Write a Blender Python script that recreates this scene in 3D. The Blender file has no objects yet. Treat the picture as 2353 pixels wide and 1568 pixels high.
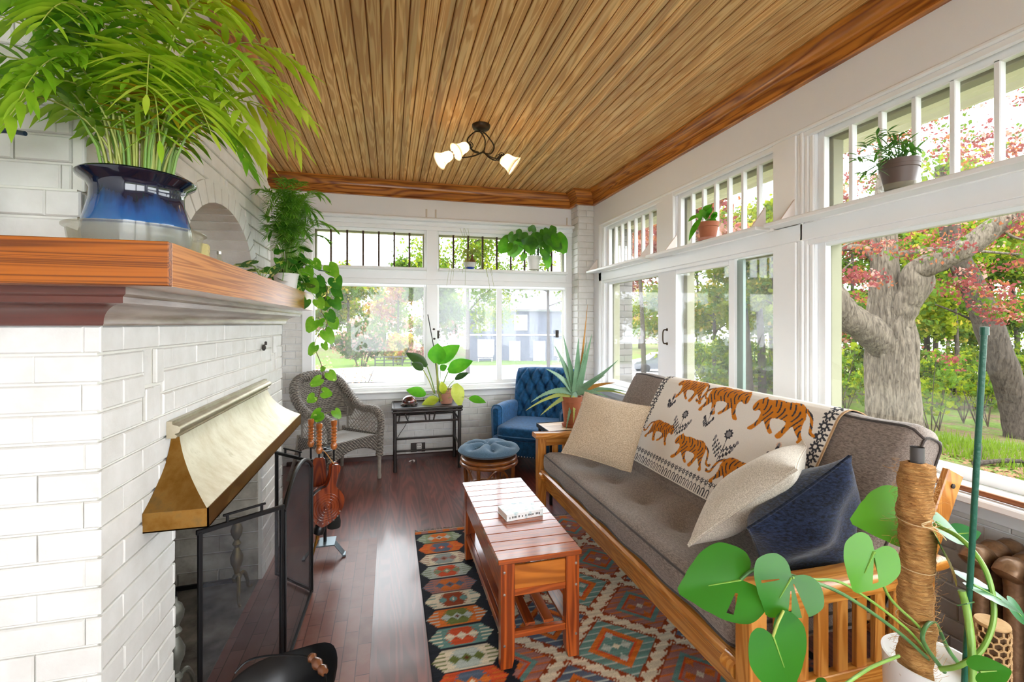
import bpy, math, random
import numpy as np
from mathutils import Vector, Matrix, Euler

# ------------------------------------------------------------------ camera, sky, exposure
SC = bpy.context.scene
COL = SC.collection
cam_d = bpy.data.cameras.new('camera')
cam = bpy.data.objects.new('camera', cam_d)
COL.objects.link(cam)
F_PX, CX, HY = 1065.0, 896.0, 744.0
cam_d.sensor_width = 36.0
cam_d.lens = F_PX / 2353.0 * 36.0
cam_d.shift_y = -(784.0 - HY) / 2353.0
cam_d.clip_start = 0.02
cam_d.clip_end = 400
YAW = math.atan2(1176.5 - CX, F_PX)
cam.location = (0, 0, 1.5)
cam.rotation_euler = (math.radians(90), 0, -YAW)
SC.camera = cam

world = bpy.data.worlds.new('overcast_sky')
SC.world = world
world.use_nodes = True
wn = world.node_tree.nodes
bg = wn['Background']
SKY_STRENGTH = 5.0
bg.inputs['Color'].default_value = (0.94, 0.97, 1.0, 1)
bg.inputs['Strength'].default_value = SKY_STRENGTH

SC.view_settings.view_transform = 'Standard'
SC.view_settings.look = 'None'
SC.view_settings.gamma = 1.0
SC.view_settings.use_curve_mapping = False
SC.view_settings.exposure = 1.02
try:
    SC.cycles.use_denoising = True
    SC.cycles.max_bounces = 9
    SC.cycles.diffuse_bounces = 6
    SC.cycles.glossy_bounces = 3
    SC.cycles.transparent_max_bounces = 12
    SC.cycles.transmission_bounces = 4
    SC.cycles.caustics_reflective = False
    SC.cycles.caustics_refractive = False
    SC.cycles.sample_clamp_indirect = 6.0
except Exception:
    pass

PI = math.pi
R = random.Random(7)

# ------------------------------------------------------------------ materials
def lin(h):
    h = h.lstrip('#')
    out = []
    for i in (0, 2, 4):
        c = int(h[i:i + 2], 16) / 255.0
        out.append(c / 12.92 if c <= 0.04045 else ((c + 0.055) / 1.055) ** 2.4)
    return tuple(out) + (1.0,)

class NT:
    def __init__(self, name):
        self.m = bpy.data.materials.new(name)
        self.m.use_nodes = True
        self.t = self.m.node_tree
        self.b = self.t.nodes['Principled BSDF']
        self.out = self.t.nodes['Material Output']
    def n(self, kind, **kw):
        x = self.t.nodes.new(kind)
        for k, v in kw.items():
            if hasattr(x, k) and k not in x.inputs.keys():
                setattr(x, k, v)
            else:
                x.inputs[k].default_value = v
        return x
    def l(self, a, b):
        self.t.links.new(a, b)
    def coord(self, scale=(1, 1, 1), kind='Object', rot=(0, 0, 0)):
        tc = self.n('ShaderNodeTexCoord')
        mp = self.n('ShaderNodeMapping')
        mp.inputs['Scale'].default_value = scale
        mp.inputs['Rotation'].default_value = rot
        self.l(tc.outputs[kind], mp.inputs['Vector'])
        return mp.outputs['Vector']
    def ramp(self, fac, stops):
        r = self.n('ShaderNodeValToRGB')
        el = r.color_ramp.elements
        while len(el) < len(stops):
            el.new(0.5)
        for e, (p, c) in zip(el, stops):
            e.position = p
            e.color = c
        self.l(fac, r.inputs['Fac'])
        return r.outputs['Color']
    def noise(self, vec, scale=5, detail=4, rough=0.55, dist=0.0):
        x = self.n('ShaderNodeTexNoise')
        x.inputs['Scale'].default_value = scale
        x.inputs['Detail'].default_value = detail
        x.inputs['Roughness'].default_value = rough
        x.inputs['Distortion'].default_value = dist
        self.l(vec, x.inputs['Vector'])
        return x.outputs['Fac']
    def bump(self, h, strength=0.2, dist=0.01):
        b = self.n('ShaderNodeBump')
        b.inputs['Strength'].default_value = strength
        b.inputs['Distance'].default_value = dist
        self.l(h, b.inputs['Height'])
        self.l(b.outputs['Normal'], self.b.inputs['Normal'])
    def mix(self, fac, a, b, mode='MIX'):
        x = self.n('ShaderNodeMix')
        x.data_type = 'RGBA'
        x.blend_type = mode
        fi = [i for i in x.inputs if i.name == 'Factor' and i.type == 'VALUE'][0]
        ai = [i for i in x.inputs if i.name == 'A' and i.type == 'RGBA'][0]
        bi = [i for i in x.inputs if i.name == 'B' and i.type == 'RGBA'][0]
        for s, v in ((fi, fac), (ai, a), (bi, b)):
            if isinstance(v, (int, float, tuple)):
                s.default_value = v
            else:
                self.l(v, s)
        return [o for o in x.outputs if o.type == 'RGBA'][0]

def flat(name, c, rough=0.5, metal=0.0, spec=None, vary=0.0, vscale=6, bump=0.0, bscale=60, bdist=0.004, c2=None, coat=0.0, sheen=0.0, stretch=(1, 1, 1)):
    k = NT(name)
    c = lin(c) if isinstance(c, str) else c
    k.b.inputs['Base Color'].default_value = c
    k.b.inputs['Roughness'].default_value = rough
    k.b.inputs['Metallic'].default_value = metal
    if spec is not None:
        k.b.inputs['Specular IOR Level'].default_value = spec
    if coat:
        k.b.inputs['Coat Weight'].default_value = coat
        k.b.inputs['Coat Roughness'].default_value = 0.08
    if sheen:
        k.b.inputs['Sheen Weight'].default_value = sheen
        k.b.inputs['Sheen Roughness'].default_value = 0.5
    v = k.coord(stretch)
    if c2 is not None or vary:
        b = lin(c2) if c2 is not None else tuple(x * (1 - vary) for x in c[:3]) + (1,)
        f = k.noise(v, vscale, 4, 0.6)
        k.l(k.ramp(f, [(0.35, c), (0.68, b)]), k.b.inputs['Base Color'])
    if bump:
        k.bump(k.noise(v, bscale, 3, 0.6), bump, bdist)
    return k.m

def wood(name, light, dark, axis='Y', rough=0.35, freq=1.0, coat=0.0, board=0.0, contrast=1.0, bump=0.08, spec=0.5, along=0.75, mulr=0.55, coatr=0.12):
    """Grain runs along AXIS of the object's coordinates; BOARD > 0 gives each board of that width its own tone."""
    k = NT(name)
    i = 'XYZ'.index(axis)
    sc = [9.0 * freq] * 3
    sc[i] = along * freq
    vec = k.coord(tuple(sc))
    if board:
        tc = k.n('ShaderNodeTexCoord')
        sep = k.n('ShaderNodeSeparateXYZ')
        k.l(tc.outputs['Object'], sep.inputs[0])
        across = 'X' if axis != 'X' else 'Y'
        dv = k.n('ShaderNodeMath', operation='DIVIDE')
        k.l(sep.outputs[across], dv.inputs[0])
        dv.inputs[1].default_value = board
        fl = k.n('ShaderNodeMath', operation='FLOOR')
        k.l(dv.outputs[0], fl.inputs[0])
        wnz = k.n('ShaderNodeTexWhiteNoise', noise_dimensions='1D')
        k.l(fl.outputs[0], wnz.inputs['W'])
        off = k.n('ShaderNodeVectorMath', operation='SCALE')
        k.l(wnz.outputs['Color'], off.inputs[0])
        off.inputs['Scale'].default_value = 40.0
        add = k.n('ShaderNodeVectorMath', operation='ADD')
        k.l(vec, add.inputs[0]); k.l(off.outputs[0], add.inputs[1])
        vec = add.outputs[0]
    w = k.n('ShaderNodeTexNoise')
    w.inputs['Scale'].default_value = 0.9
    w.inputs['Detail'].default_value = 2
    w.inputs['Distortion'].default_value = 0.4
    k.l(vec, w.inputs['Vector'])
    mul = k.n('ShaderNodeMath', operation='MULTIPLY')
    mul.inputs[1].default_value = 13.0
    k.l(w.outputs['Fac'], mul.inputs[0])
    fr = k.n('ShaderNodeMath', operation='PINGPONG')
    fr.inputs[1].default_value = 0.5
    k.l(mul.outputs[0], fr.inputs[0])
    dbl = k.n('ShaderNodeMath', operation='MULTIPLY')
    dbl.inputs[1].default_value = 2.0
    k.l(fr.outputs[0], dbl.inputs[0])
    lo = 0.5 - 0.45 * contrast
    fine = k.noise(vec, 5.0, 3, 0.6)
    c1 = k.ramp(dbl.outputs[0], [(max(0, lo), lin(dark)), (0.75, lin(light))])
    c2 = k.ramp(fine, [(0.3, (0.62, 0.58, 0.55, 1)), (0.62, (1, 1, 1, 1))])
    c = k.mix(mulr, c1, c2, 'MULTIPLY')
    if board:
        tone = k.ramp(wnz.outputs['Value'], [(0.0, (0.74, 0.72, 0.70, 1)), (0.5, (0.95, 0.95, 0.95, 1)), (1.0, (1.12, 1.1, 1.06, 1))])
        c = k.mix(1.0, c, tone, 'MULTIPLY')
    k.l(c, k.b.inputs['Base Color'])
    k.b.inputs['Roughness'].default_value = rough
    k.b.inputs['Specular IOR Level'].default_value = spec
    if coat:
        k.b.inputs['Coat Weight'].default_value = coat
        k.b.inputs['Coat Roughness'].default_value = coatr
    k.bump(dbl.outputs[0], bump, 0.002)
    return k.m

def leafmat(name, c1, c2, scale=7.0, rough=0.35, trans=0.35, tc=None, spots=None, spec=0.4):
    """Leaf: glossy diffuse front with light coming through the blade."""
    k = NT(name)
    v = k.coord()
    f = k.noise(v, scale, 3, 0.6)
    col = k.ramp(f, [(0.32, lin(c1)), (0.66, lin(c2))])
    if spots:
        g = k.noise(v, spots[1], 2, 0.5)
        sp = k.ramp(g, [(spots[2], (0, 0, 0, 1)), (spots[2] + 0.04, (1, 1, 1, 1))])
        col = k.mix(sp, col, lin(spots[0]))
    k.l(col, k.b.inputs['Base Color'])
    k.b.inputs['Roughness'].default_value = rough
    k.b.inputs['Specular IOR Level'].default_value = spec
    tr = k.n('ShaderNodeBsdfTranslucent')
    if tc:
        tr.inputs['Color'].default_value = lin(tc)
    else:
        k.l(col, tr.inputs['Color'])
    mx = k.n('ShaderNodeMixShader')
    mx.inputs[0].default_value = trans
    k.l(k.b.outputs[0], mx.inputs[1])
    k.l(tr.outputs[0], mx.inputs[2])
    k.l(mx.outputs[0], k.out.inputs['Surface'])
    return k.m

def glassmat(name, tint=(0.97, 0.985, 0.98, 1), refl=1.0, haze=0.0, hazec=(0.9, 0.9, 0.92, 1)):
    """Thin pane: clear, with a Fresnel reflection; HAZE is the share covered by a mesh, by dirt or by an added pale wash."""
    k = NT(name)
    tr = k.n('ShaderNodeBsdfTransparent')
    tr.inputs['Color'].default_value = tint
    gl = k.n('ShaderNodeBsdfGlossy')
    gl.inputs['Roughness'].default_value = 0.02
    fr = k.n('ShaderNodeLayerWeight')
    fr.inputs['Blend'].default_value = 0.5
    pw = k.n('ShaderNodeMath', operation='POWER')
    pw.inputs[1].default_value = 5.0
    k.l(fr.outputs['Facing'], pw.inputs[0])
    mu = k.n('ShaderNodeMath', operation='MULTIPLY_ADD')
    mu.inputs[1].default_value = 0.7 * refl
    mu.inputs[2].default_value = 0.03 * refl
    k.l(pw.outputs[0], mu.inputs[0])
    mx = k.n('ShaderNodeMixShader')
    k.l(mu.outputs[0], mx.inputs[0])
    k.l(tr.outputs[0], mx.inputs[1]); k.l(gl.outputs[0], mx.inputs[2])
    last = mx.outputs[0]
    if haze:
        df = k.n('ShaderNodeBsdfDiffuse')
        df.inputs['Color'].default_value = hazec
        tl_ = k.n('ShaderNodeBsdfTranslucent')      # dust, mesh and the added pale wash scatter daylight through
        tl_.inputs['Color'].default_value = hazec
        m3 = k.n('ShaderNodeMixShader')
        m3.inputs[0].default_value = 0.5
        k.l(df.outputs[0], m3.inputs[1]); k.l(tl_.outputs[0], m3.inputs[2])
        m2 = k.n('ShaderNodeMixShader')
        m2.inputs[0].default_value = haze
        k.l(last, m2.inputs[1]); k.l(m3.outputs[0], m2.inputs[2])
        last = m2.outputs[0]
    k.l(last, k.out.inputs['Surface'])
    return k.m

def meshmat(name, c, cover=0.55, pitch=420.0):
    """Woven wire: threads in two directions with open holes between."""
    k = NT(name)
    k.b.inputs['Base Color'].default_value = lin(c)
    k.b.inputs['Roughness'].default_value = 0.5
    tr = k.n('ShaderNodeBsdfTransparent')
    mx = k.n('ShaderNodeMixShader')
    mx.inputs[0].default_value = cover
    k.l(tr.outputs[0], mx.inputs[1]); k.l(k.b.outputs[0], mx.inputs[2])
    k.l(mx.outputs[0], k.out.inputs['Surface'])
    return k.m

def fabric(name, c1, c2, scale=220.0, rough=0.9, bump=0.35, stretch=(1, 1, 1), sheen=0.2, big=0.0):
    k = NT(name)
    v = k.coord(stretch)
    f = k.noise(v, scale, 2, 0.7)
    col = k.ramp(f, [(0.36, lin(c1)), (0.64, lin(c2))])
    k.l(col, k.b.inputs['Base Color'])
    k.b.inputs['Roughness'].default_value = rough
    k.b.inputs['Sheen Weight'].default_value = sheen
    k.b.inputs['Specular IOR Level'].default_value = 0.2
    k.bump(f, bump, 0.002)
    return k.m

def painted(name, attr='Col', rough=0.85, noise=0.25, scale=300):
    """Woven pattern: colour comes from the mesh's own pattern attribute, with yarn noise over it."""
    k = NT(name)
    a = k.n('ShaderNodeAttribute')
    a.attribute_name = attr
    v = k.coord((1, 1, 1))
    f = k.noise(v, scale, 2, 0.6)
    tone = k.ramp(f, [(0.3, (1 - noise, 1 - noise, 1 - noise, 1)), (0.7, (1, 1, 1, 1))])
    k.l(k.mix(1.0, a.outputs['Color'], tone, 'MULTIPLY'), k.b.inputs['Base Color'])
    k.b.inputs['Roughness'].default_value = rough
    k.b.inputs['Specular IOR Level'].default_value = 0.15
    k.bump(f, 0.3, 0.002)
    return k.m

# ------------------------------------------------------------------ mesh builder
class MB:
    def __init__(self):
        self.v = []; self.f = []; self.mi = []; self.cur = 0
    def add(self, vs, fs):
        b = len(self.v)
        self.v.extend([tuple(p) for p in vs])
        for f in fs:
            self.f.append(tuple(b + i for i in f)); self.mi.append(self.cur)
        return self
    def box(self, c, s, bev=0.0, rot=None, M=None):
        """Box centred at C with full sizes S; BEV chamfers every edge; ROT = euler tuple."""
        hx, hy, hz = s[0] / 2, s[1] / 2, s[2] / 2
        b = min(bev, hx * 0.9, hy * 0.9, hz * 0.9)
        if b <= 0:
            vs = [(sx * hx, sy * hy, sz * hz) for sx in (-1, 1) for sy in (-1, 1) for sz in (-1, 1)]
            fs = [(0, 1, 3, 2), (4, 6, 7, 5), (0, 4, 5, 1), (2, 3, 7, 6), (0, 2, 6, 4), (1, 5, 7, 3)]
        else:
            vs = []; idx = {}
            for sx in (-1, 1):
                for sy in (-1, 1):
                    for sz in (-1, 1):
                        for ax in range(3):
                            p = [sx * (hx - b), sy * (hy - b), sz * (hz - b)]
                            p[ax] = (sx, sy, sz)[ax] * (hx, hy, hz)[ax]
                            idx[(sx, sy, sz, ax)] = len(vs); vs.append(tuple(p))
            fs = []
            for ax in range(3):
                o = [a for a in range(3) if a != ax]
                for s0 in (-1, 1):
                    def key(a, bb):
                        t = [0, 0, 0]; t[ax] = s0; t[o[0]] = a; t[o[1]] = bb
                        return idx[(t[0], t[1], t[2], ax)]
                    q = [key(-1, -1), key(1, -1), key(1, 1), key(-1, 1)]
                    if (s0 > 0) == (ax == 1):
                        q.reverse()
                    fs.append(tuple(q))
            for ax in range(3):          # edges along ax
                o = [a for a in range(3) if a != ax]
                for a in (-1, 1):
                    for bb in (-1, 1):
                        t = [0, 0, 0]; t[o[0]] = a; t[o[1]] = bb
                        q = []
                        for e, oo in ((-1, o[0]), (1, o[0]), (1, o[1]), (-1, o[1])):
                            t[ax] = e
                            q.append(idx[(t[0], t[1], t[2], oo)])
                        fs.append(tuple(q))
            for sx in (-1, 1):
                for sy in (-1, 1):
                    for sz in (-1, 1):
                        fs.append(tuple(idx[(sx, sy, sz, a)] for a in range(3)))
        mt = Matrix.Translation(Vector(c))
        if rot:
            mt = mt @ Euler(rot).to_matrix().to_4x4()
        if M is not None:
            mt = M @ mt
        return self.add([mt @ Vector(p) for p in vs], fs)
    def b2(self, lo, hi, bev=0.0):
        c = [(a + b) / 2 for a, b in zip(lo, hi)]
        return self.box(c, [abs(b - a) for a, b in zip(lo, hi)], bev)
    def beam(self, p, q, w, h, bev=0.003, up=(0, 0, 1), ext=0.0):
        """Rectangular bar from P to Q; W across, H along UP."""
        p, q = Vector(p), Vector(q)
        d = (q - p); L = d.length; d.normalize()
        u = Vector(up)
        x = d.cross(u)
        if x.length < 1e-4:
            x = d.cross(Vector((1, 0, 0)))
        x.normalize(); z = x.cross(d)
        M = Matrix((x, d, z)).transposed().to_4x4()
        M.translation = (p + q) / 2
        return self.box((0, 0, 0), (w, L + 2 * ext, h), bev, M=M)
    def tube(self, pts, r, n=8, cap=True, squash=None):
        pts = [Vector(p) for p in pts]
        rs = r if isinstance(r, (list, tuple)) else [r] * len(pts)
        vs = []; fs = []
        prev = None
        for i, p in enumerate(pts):
            if i == 0: d = pts[1] - p
            elif i == len(pts) - 1: d = p - pts[i - 1]
            else: d = pts[i + 1] - pts[i - 1]
            if d.length < 1e-9: d = Vector((0, 0, 1))
            d.normalize()
            if prev is None:
                a = Vector((0, 0, 1)) if abs(d.z) < 0.9 else Vector((1, 0, 0))
                x = d.cross(a).normalized()
            else:
                x = prev - d * prev.dot(d)
                if x.length < 1e-6: x = d.cross(Vector((0, 0, 1)))
                x.normalize()
            prev = x
            y = d.cross(x)
            for k in range(n):
                a = 2 * PI * k / n
                vs.append(p + (x * math.cos(a) + y * math.sin(a) * (squash or 1)) * rs[i])
        for i in range(len(pts) - 1):
            for k in range(n):
                k2 = (k + 1) % n
                fs.append((i * n + k, i * n + k2, (i + 1) * n + k2, (i + 1) * n + k))
        if cap:
            fs.append(tuple(range(n - 1, -1, -1)))
            e = (len(pts) - 1) * n
            fs.append(tuple(range(e, e + n)))
        return self.add(vs, fs)
    def lathe(self, prof, c=(0, 0, 0), n=32, M=None, sx=1.0, sy=1.0):
        vs = []; fs = []
        for (r, z) in prof:
            for k in range(n):
                a = 2 * PI * k / n
                vs.append(Vector((r * math.cos(a) * sx, r * math.sin(a) * sy, z)))
        for i in range(len(prof) - 1):
            for k in range(n):
                k2 = (k + 1) % n
                fs.append((i * n + k, i * n + k2, (i + 1) * n + k2, (i + 1) * n + k))
        if prof[0][0] > 1e-5: fs.append(tuple(range(n - 1, -1, -1)))
        if prof[-1][0] > 1e-5:
            e = (len(prof) - 1) * n
            fs.append(tuple(range(e, e + n)))
        T = Matrix.Translation(Vector(c)) if M is None else Matrix.Translation(Vector(c)) @ M
        return self.add([T @ p for p in vs], fs)
    def prism(self, poly, a, b, axis='X'):
        """Extrude a 2-D polygon (in the two other axes, in cyclic order) from a to b along AXIS."""
        def P(u, v, w):
            return {'X': (w, u, v), 'Y': (u, w, v), 'Z': (u, v, w)}[axis]
        n = len(poly)
        vs = [P(u, v, a) for u, v in poly] + [P(u, v, b) for u, v in poly]
        fs = [(i, (i + 1) % n, n + (i + 1) % n, n + i) for i in range(n)]
        fs += [tuple(range(n - 1, -1, -1)), tuple(range(n, 2 * n))]
        return self.add(vs, fs)
    def grid(self, P, nu, nv, closed_u=False):
        """P(i, j) for i < nu, j < nv."""
        vs = [P(i, j) for i in range(nu) for j in range(nv)]
        fs = []
        for i in range(nu if closed_u else nu - 1):
            i2 = (i + 1) % nu
            for j in range(nv - 1):
                fs.append((i * nv + j, i2 * nv + j, i2 * nv + j + 1, i * nv + j + 1))
        return self.add(vs, fs)
    def sphere(self, c, r, n=12, sq=(1, 1, 1)):
        prof = [(math.sin(PI * i / n), -math.cos(PI * i / n)) for i in range(n + 1)]
        vs = []; fs = []
        m = n * 2
        for (rr, z) in prof:
            for k in range(m):
                a = 2 * PI * k / m
                vs.append((c[0] + rr * math.cos(a) * r * sq[0], c[1] + rr * math.sin(a) * r * sq[1], c[2] + z * r * sq[2]))
        for i in range(n):
            for k in range(m):
                k2 = (k + 1) % m
                fs.append((i * m + k, i * m + k2, (i + 1) * m + k2, (i + 1) * m + k))
        return self.add(vs, fs)
    def build(self, name, mat, parent=None, smooth=True, angle=40, world=True):
        """Link as ONE mesh object. With a parent, WORLD coordinates are taken relative to it."""
        me = bpy.data.meshes.new(name)
        vs = self.v
        par = parent
        if parent is not None and world:
            M = Matrix.Identity(4)
            p = parent; chain = []
            while p is not None:
                chain.append(p); p = p.parent
            for p in reversed(chain):
                M = M @ Matrix.LocRotScale(p.location, p.rotation_euler, p.scale)
            Mi = M.inverted()
            vs = [tuple(Mi @ Vector(q)) for q in vs]
        me.from_pydata(vs, [], self.f)
        mats = mat if isinstance(mat, (list, tuple)) else [mat]
        for m in mats:
            me.materials.append(m)
        if len(mats) > 1:
            me.polygons.foreach_set('material_index', self.mi)
        if smooth:
            me.polygons.foreach_set('use_smooth', [True] * len(me.polygons))
            me.set_sharp_from_angle(angle=math.radians(angle))
        me.validate(); me.update()
        o = bpy.data.objects.new(name, me)
        COL.objects.link(o)
        if par is not None:
            o.parent = par
        return o

def tag(o, label=None, cat=None, group=None, kind=None):
    if label: o['label'] = label
    if cat: o['category'] = cat
    if group: o['group'] = group
    if kind: o['kind'] = kind
    return o

def thing(name, label, cat, loc=(0, 0, 0), rz=0.0, group=None):
    o = bpy.data.objects.new(name, None)
    COL.objects.link(o)
    o.empty_display_size = 0.05
    o.location = loc
    o.rotation_euler = (0, 0, rz)
    return tag(o, label, cat, group)

def struct(o):
    o['kind'] = 'structure'
    return o

def bez(p0, p1, p2, p3, n=12):
    p0, p1, p2, p3 = map(Vector, (p0, p1, p2, p3))
    out = []
    for i in range(n + 1):
        t = i / n; s = 1 - t
        out.append(p0 * s ** 3 + p1 * 3 * s * s * t + p2 * 3 * s * t * t + p3 * t ** 3)
    return out

def spline(pts, n=6):
    """Catmull-Rom through the points."""
    P = [Vector(p) for p in pts]
    out = []
    for i in range(len(P) - 1):
        a = P[max(i - 1, 0)]; b = P[i]; c = P[i + 1]; d = P[min(i + 2, len(P) - 1)]
        for k in range(n):
            t = k / n
            out.append(0.5 * ((2 * b) + (c - a) * t + (2 * a - 5 * b + 4 * c - d) * t * t + (3 * b - a - 3 * c + d) * t ** 3))
    out.append(P[-1])
    return out

def frame(d, up=(0, 0, 1)):
    """Columns: forward D, left, normal."""
    d = Vector(d).normalized()
    u = Vector(up)
    s = u.cross(d)
    if s.length < 1e-4:
        s = Vector((1, 0, 0)).cross(d)
        if s.length < 1e-4: s = Vector((0, 1, 0))
    s.normalize()
    n = d.cross(s).normalized()
    return d, s, n

def blade(mb, base, d, L, w, up=(0, 0, 1), droop=0.0, fold=0.25, n=6, wpos=0.4, tipw=0.0, basew=0.25, curl=0.0):
    """Narrow leaf of length L and greatest width W, folded along its midrib and drooping."""
    d, s, nn = frame(d, up)
    base = Vector(base)
    rows = []
    for i in range(n + 1):
        t = i / n
        if t < wpos:
            ww = basew + (1 - basew) * math.sin(t / wpos * PI / 2)
        else:
            ww = tipw + (1 - tipw) * math.cos((t - wpos) / (1 - wpos) * PI / 2) ** 0.9
        ww *= w / 2
        c = base + d * (L * t * (1 - 0.15 * droop * t)) - Vector((0, 0, 1)) * (droop * L * t * t) + nn * (curl * L * math.sin(t * PI))
        e = nn * (fold * ww)
        rows.append((c + s * ww + e, c, c - s * ww + e))
    vs = [p for r in rows for p in r]
    fs = []
    for i in range(n):
        a = i * 3
        fs += [(a, a + 1, a + 4, a + 3), (a + 1, a + 2, a + 5, a + 4)]
    mb.add(vs, fs)

def heart(mb, base, d, L, w, up=(0, 0, 1), fold=0.12, droop=0.2, lobe=0.28, n=28, rings=5, cuts=(), tip=1.0, wave=0.0):
    """Heart-shaped leaf; BASE is where the stalk meets it, D points to the tip. CUTS: (side, angle, r0, r1, half angle) open slits."""
    d, s, nn = frame(d, up)
    base = Vector(base)
    lb = lobe / 0.28
    ctl = [(0.012, 0.0), (-0.045 * lb, 0.022), (-0.125 * lb, 0.075), (-0.20 * lb, 0.185), (-0.19 * lb, 0.32), (-0.06, 0.445), (0.12, 0.5), (0.35, 0.455), (0.6, 0.315), (0.80, 0.155), (0.93, 0.045), (1.0, 0.0)]
    ang = []; rd_ = []
    for (x, y) in reversed(ctl):
        X_, Y_ = x * L, y * w
        ang.append(math.atan2(Y_, X_) if not (y == 0 and x < 0.5) else PI); rd_.append(math.hypot(X_, Y_))
    def rad(a):
        return float(np.interp(abs(a), ang, rd_))
    vs = [base]
    fs = []
    def P(a, r):
        x = math.cos(a) * r; y = math.sin(a) * r
        z = fold * abs(y) - droop * (max(x, 0) / L) ** 2 * L * 0.6 - droop * 0.35 * y * y / max(w, 1e-6) + wave * math.sin(5 * a) * r / L * w * 0.1
        return base + d * x + s * y + nn * z
    for k in range(n):
        a = -PI + 2 * PI * (k + 0.5) / n
        R0 = rad(a)
        for j in range(1, rings + 1):
            vs.append(P(a, R0 * j / rings))
    def cut(a, j):
        for (ac, j0, j1, ha) in cuts:
            if abs(a - ac) < ha and j0 <= j < j1:
                return True
        return False
    for k in range(n):
        k2 = (k + 1) % n
        if k == n - 1:
            continue
        am = -PI + 2 * PI * (k + 1.0) / n
        i1 = 1 + k * rings; i2 = 1 + k2 * rings
        if not cut(am, 0):
            fs.append((0, i1, i2))
        for j in range(rings - 1):
            if not cut(am, j + 1):
                fs.append((i1 + j, i1 + j + 1, i2 + j + 1, i2 + j))
    mb.add(vs, fs)

def dup_tree(o, parent=None):
    """A copy of a thing, its parts and their sub-parts (mesh data shared)."""
    c = o.copy()
    COL.objects.link(c)
    if parent is not None:
        c.parent = parent
    for ch in list(KIDS.get(o.name, [])):
        k = dup_tree(ch, c)
        KIDS.setdefault(c.name, []).append(k)
    return c
KIDS = {}
def kids(o):
    KIDS[o.name] = [x for x in COL.objects if x.parent == o]
    for c in KIDS[o.name]:
        kids(c)
# ------------------------------------------------------------------ shared materials
M_WHITE = flat('white_gloss_paint', '#F0F1F1', 0.32, vary=0.03, vscale=3, bump=0.05, bscale=25)
M_WALL = flat('white_wall_paint', '#ECEDEF', 0.6, vary=0.02, vscale=2, bump=0.1, bscale=120)
M_BRICK = flat('white_painted_brick', '#DEDDD9', 0.5, c2='#D2D0CA', vscale=9, bump=0.35, bscale=45, bdist=0.004)
M_BRICKJ = flat('painted_mortar', '#DEDCD4', 0.7, bump=0.4, bscale=60)
M_SOFFIT = flat('cream_paint_lightened', (0.80, 0.78, 0.58, 1), 0.7, vary=0.04, spec=0.1)  # same cream paint, lightened against the shade under the eaves
M_CREAM = flat('cream_paint_darkened', (0.30, 0.29, 0.20, 1), 0.7, vary=0.05, spec=0.1)  # same cream paint, darkened against the strong daylight on the frames
M_CEIL = wood('ceiling_pine', '#EDC482', '#D49E58', 'Y', 0.45, 1.3, board=0.072, contrast=0.22, bump=0.01, along=0.45, mulr=0.2)
M_GROOVE = flat('ceiling_groove', '#8A4E1E', 0.7)
M_CROWN_Y = wood('crown_wood_y', '#C98234', '#8A4818', 'Y', 0.34, 0.8, coat=0.25, contrast=1.0)
M_CROWN_X = wood('crown_wood_x', '#C98234', '#8A4818', 'X', 0.34, 0.8, coat=0.25, contrast=1.0)
M_FLOOR = wood('floor_boards', '#7A3E33', '#5E2E25', 'Y', 0.34, 0.8, coat=0.35, board=0.057, contrast=0.45, bump=0.01, mulr=0.4)
M_GLASS = glassmat('window_glass')
M_SCREENED = glassmat('window_glass_with_insect_screen', (0.93, 0.94, 0.96, 1), 1.0, 0.12, (0.66, 0.68, 0.74, 1))
M_HAZED = glassmat('hazed_window_glass', (0.96, 0.97, 0.97, 1), 1.0, 0.05, (0.8, 0.8, 0.8, 1))  # dirt on the pane plus the pale wash of an overexposed view
M_LIGHTHAZE = glassmat('slightly_hazed_glass', (0.97, 0.98, 0.98, 1), 1.0, 0.03, (0.8, 0.8, 0.8, 1))  # slight pale wash of the bright outdoors, put into the right panes
M_BLACK = flat('black_iron', '#0E0E10', 0.42, 0.3)
M_BRONZE = flat('dark_bronze', '#3A2C1E', 0.4, 0.6)
M_NAIL = flat('dark_nail', '#3B3530', 0.5, 0.5)

# ------------------------------------------------------------------ floor, hearth, ceiling
m = MB(); m.b2((-1.30, -2.2, -0.12), (2.60, 5.55, 0.0)); floor = struct(m.build('floor', M_FLOOR))
M_HEARTH = NT('hearth_brick')
_v = M_HEARTH.coord((1, 1, 1), rot=(0, 0, PI / 2))
_bk = M_HEARTH.n('ShaderNodeTexBrick')
_bk.inputs['Color1'].default_value = lin('#8A5A4E'); _bk.inputs['Color2'].default_value = lin('#6E443C')
_bk.inputs['Mortar'].default_value = lin('#4A2A24'); _bk.inputs['Scale'].default_value = 1.0
_bk.inputs['Mortar Size'].default_value = 0.0022; _bk.inputs['Mortar Smooth'].default_value = 0.3
_bk.inputs['Brick Width'].default_value = 0.20; _bk.inputs['Row Height'].default_value = 0.062
_bk.inputs['Bias'].default_value = 0.0
M_HEARTH.l(_v, _bk.inputs['Vector'])
_nz = M_HEARTH.noise(M_HEARTH.coord((1, 1, 1)), 7, 4, 0.6)
M_HEARTH.l(M_HEARTH.mix(M_HEARTH.ramp(_nz, [(0.45, (0, 0, 0, 1)), (0.75, (0.35, 0.35, 0.35, 1))]), _bk.outputs['Color'], lin('#A08478')), M_HEARTH.b.inputs['Base Color'])
M_HEARTH.b.inputs['Roughness'].default_value = 0.38
M_HEARTH.bump(_bk.outputs['Fac'], -0.4, 0.003)

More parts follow.
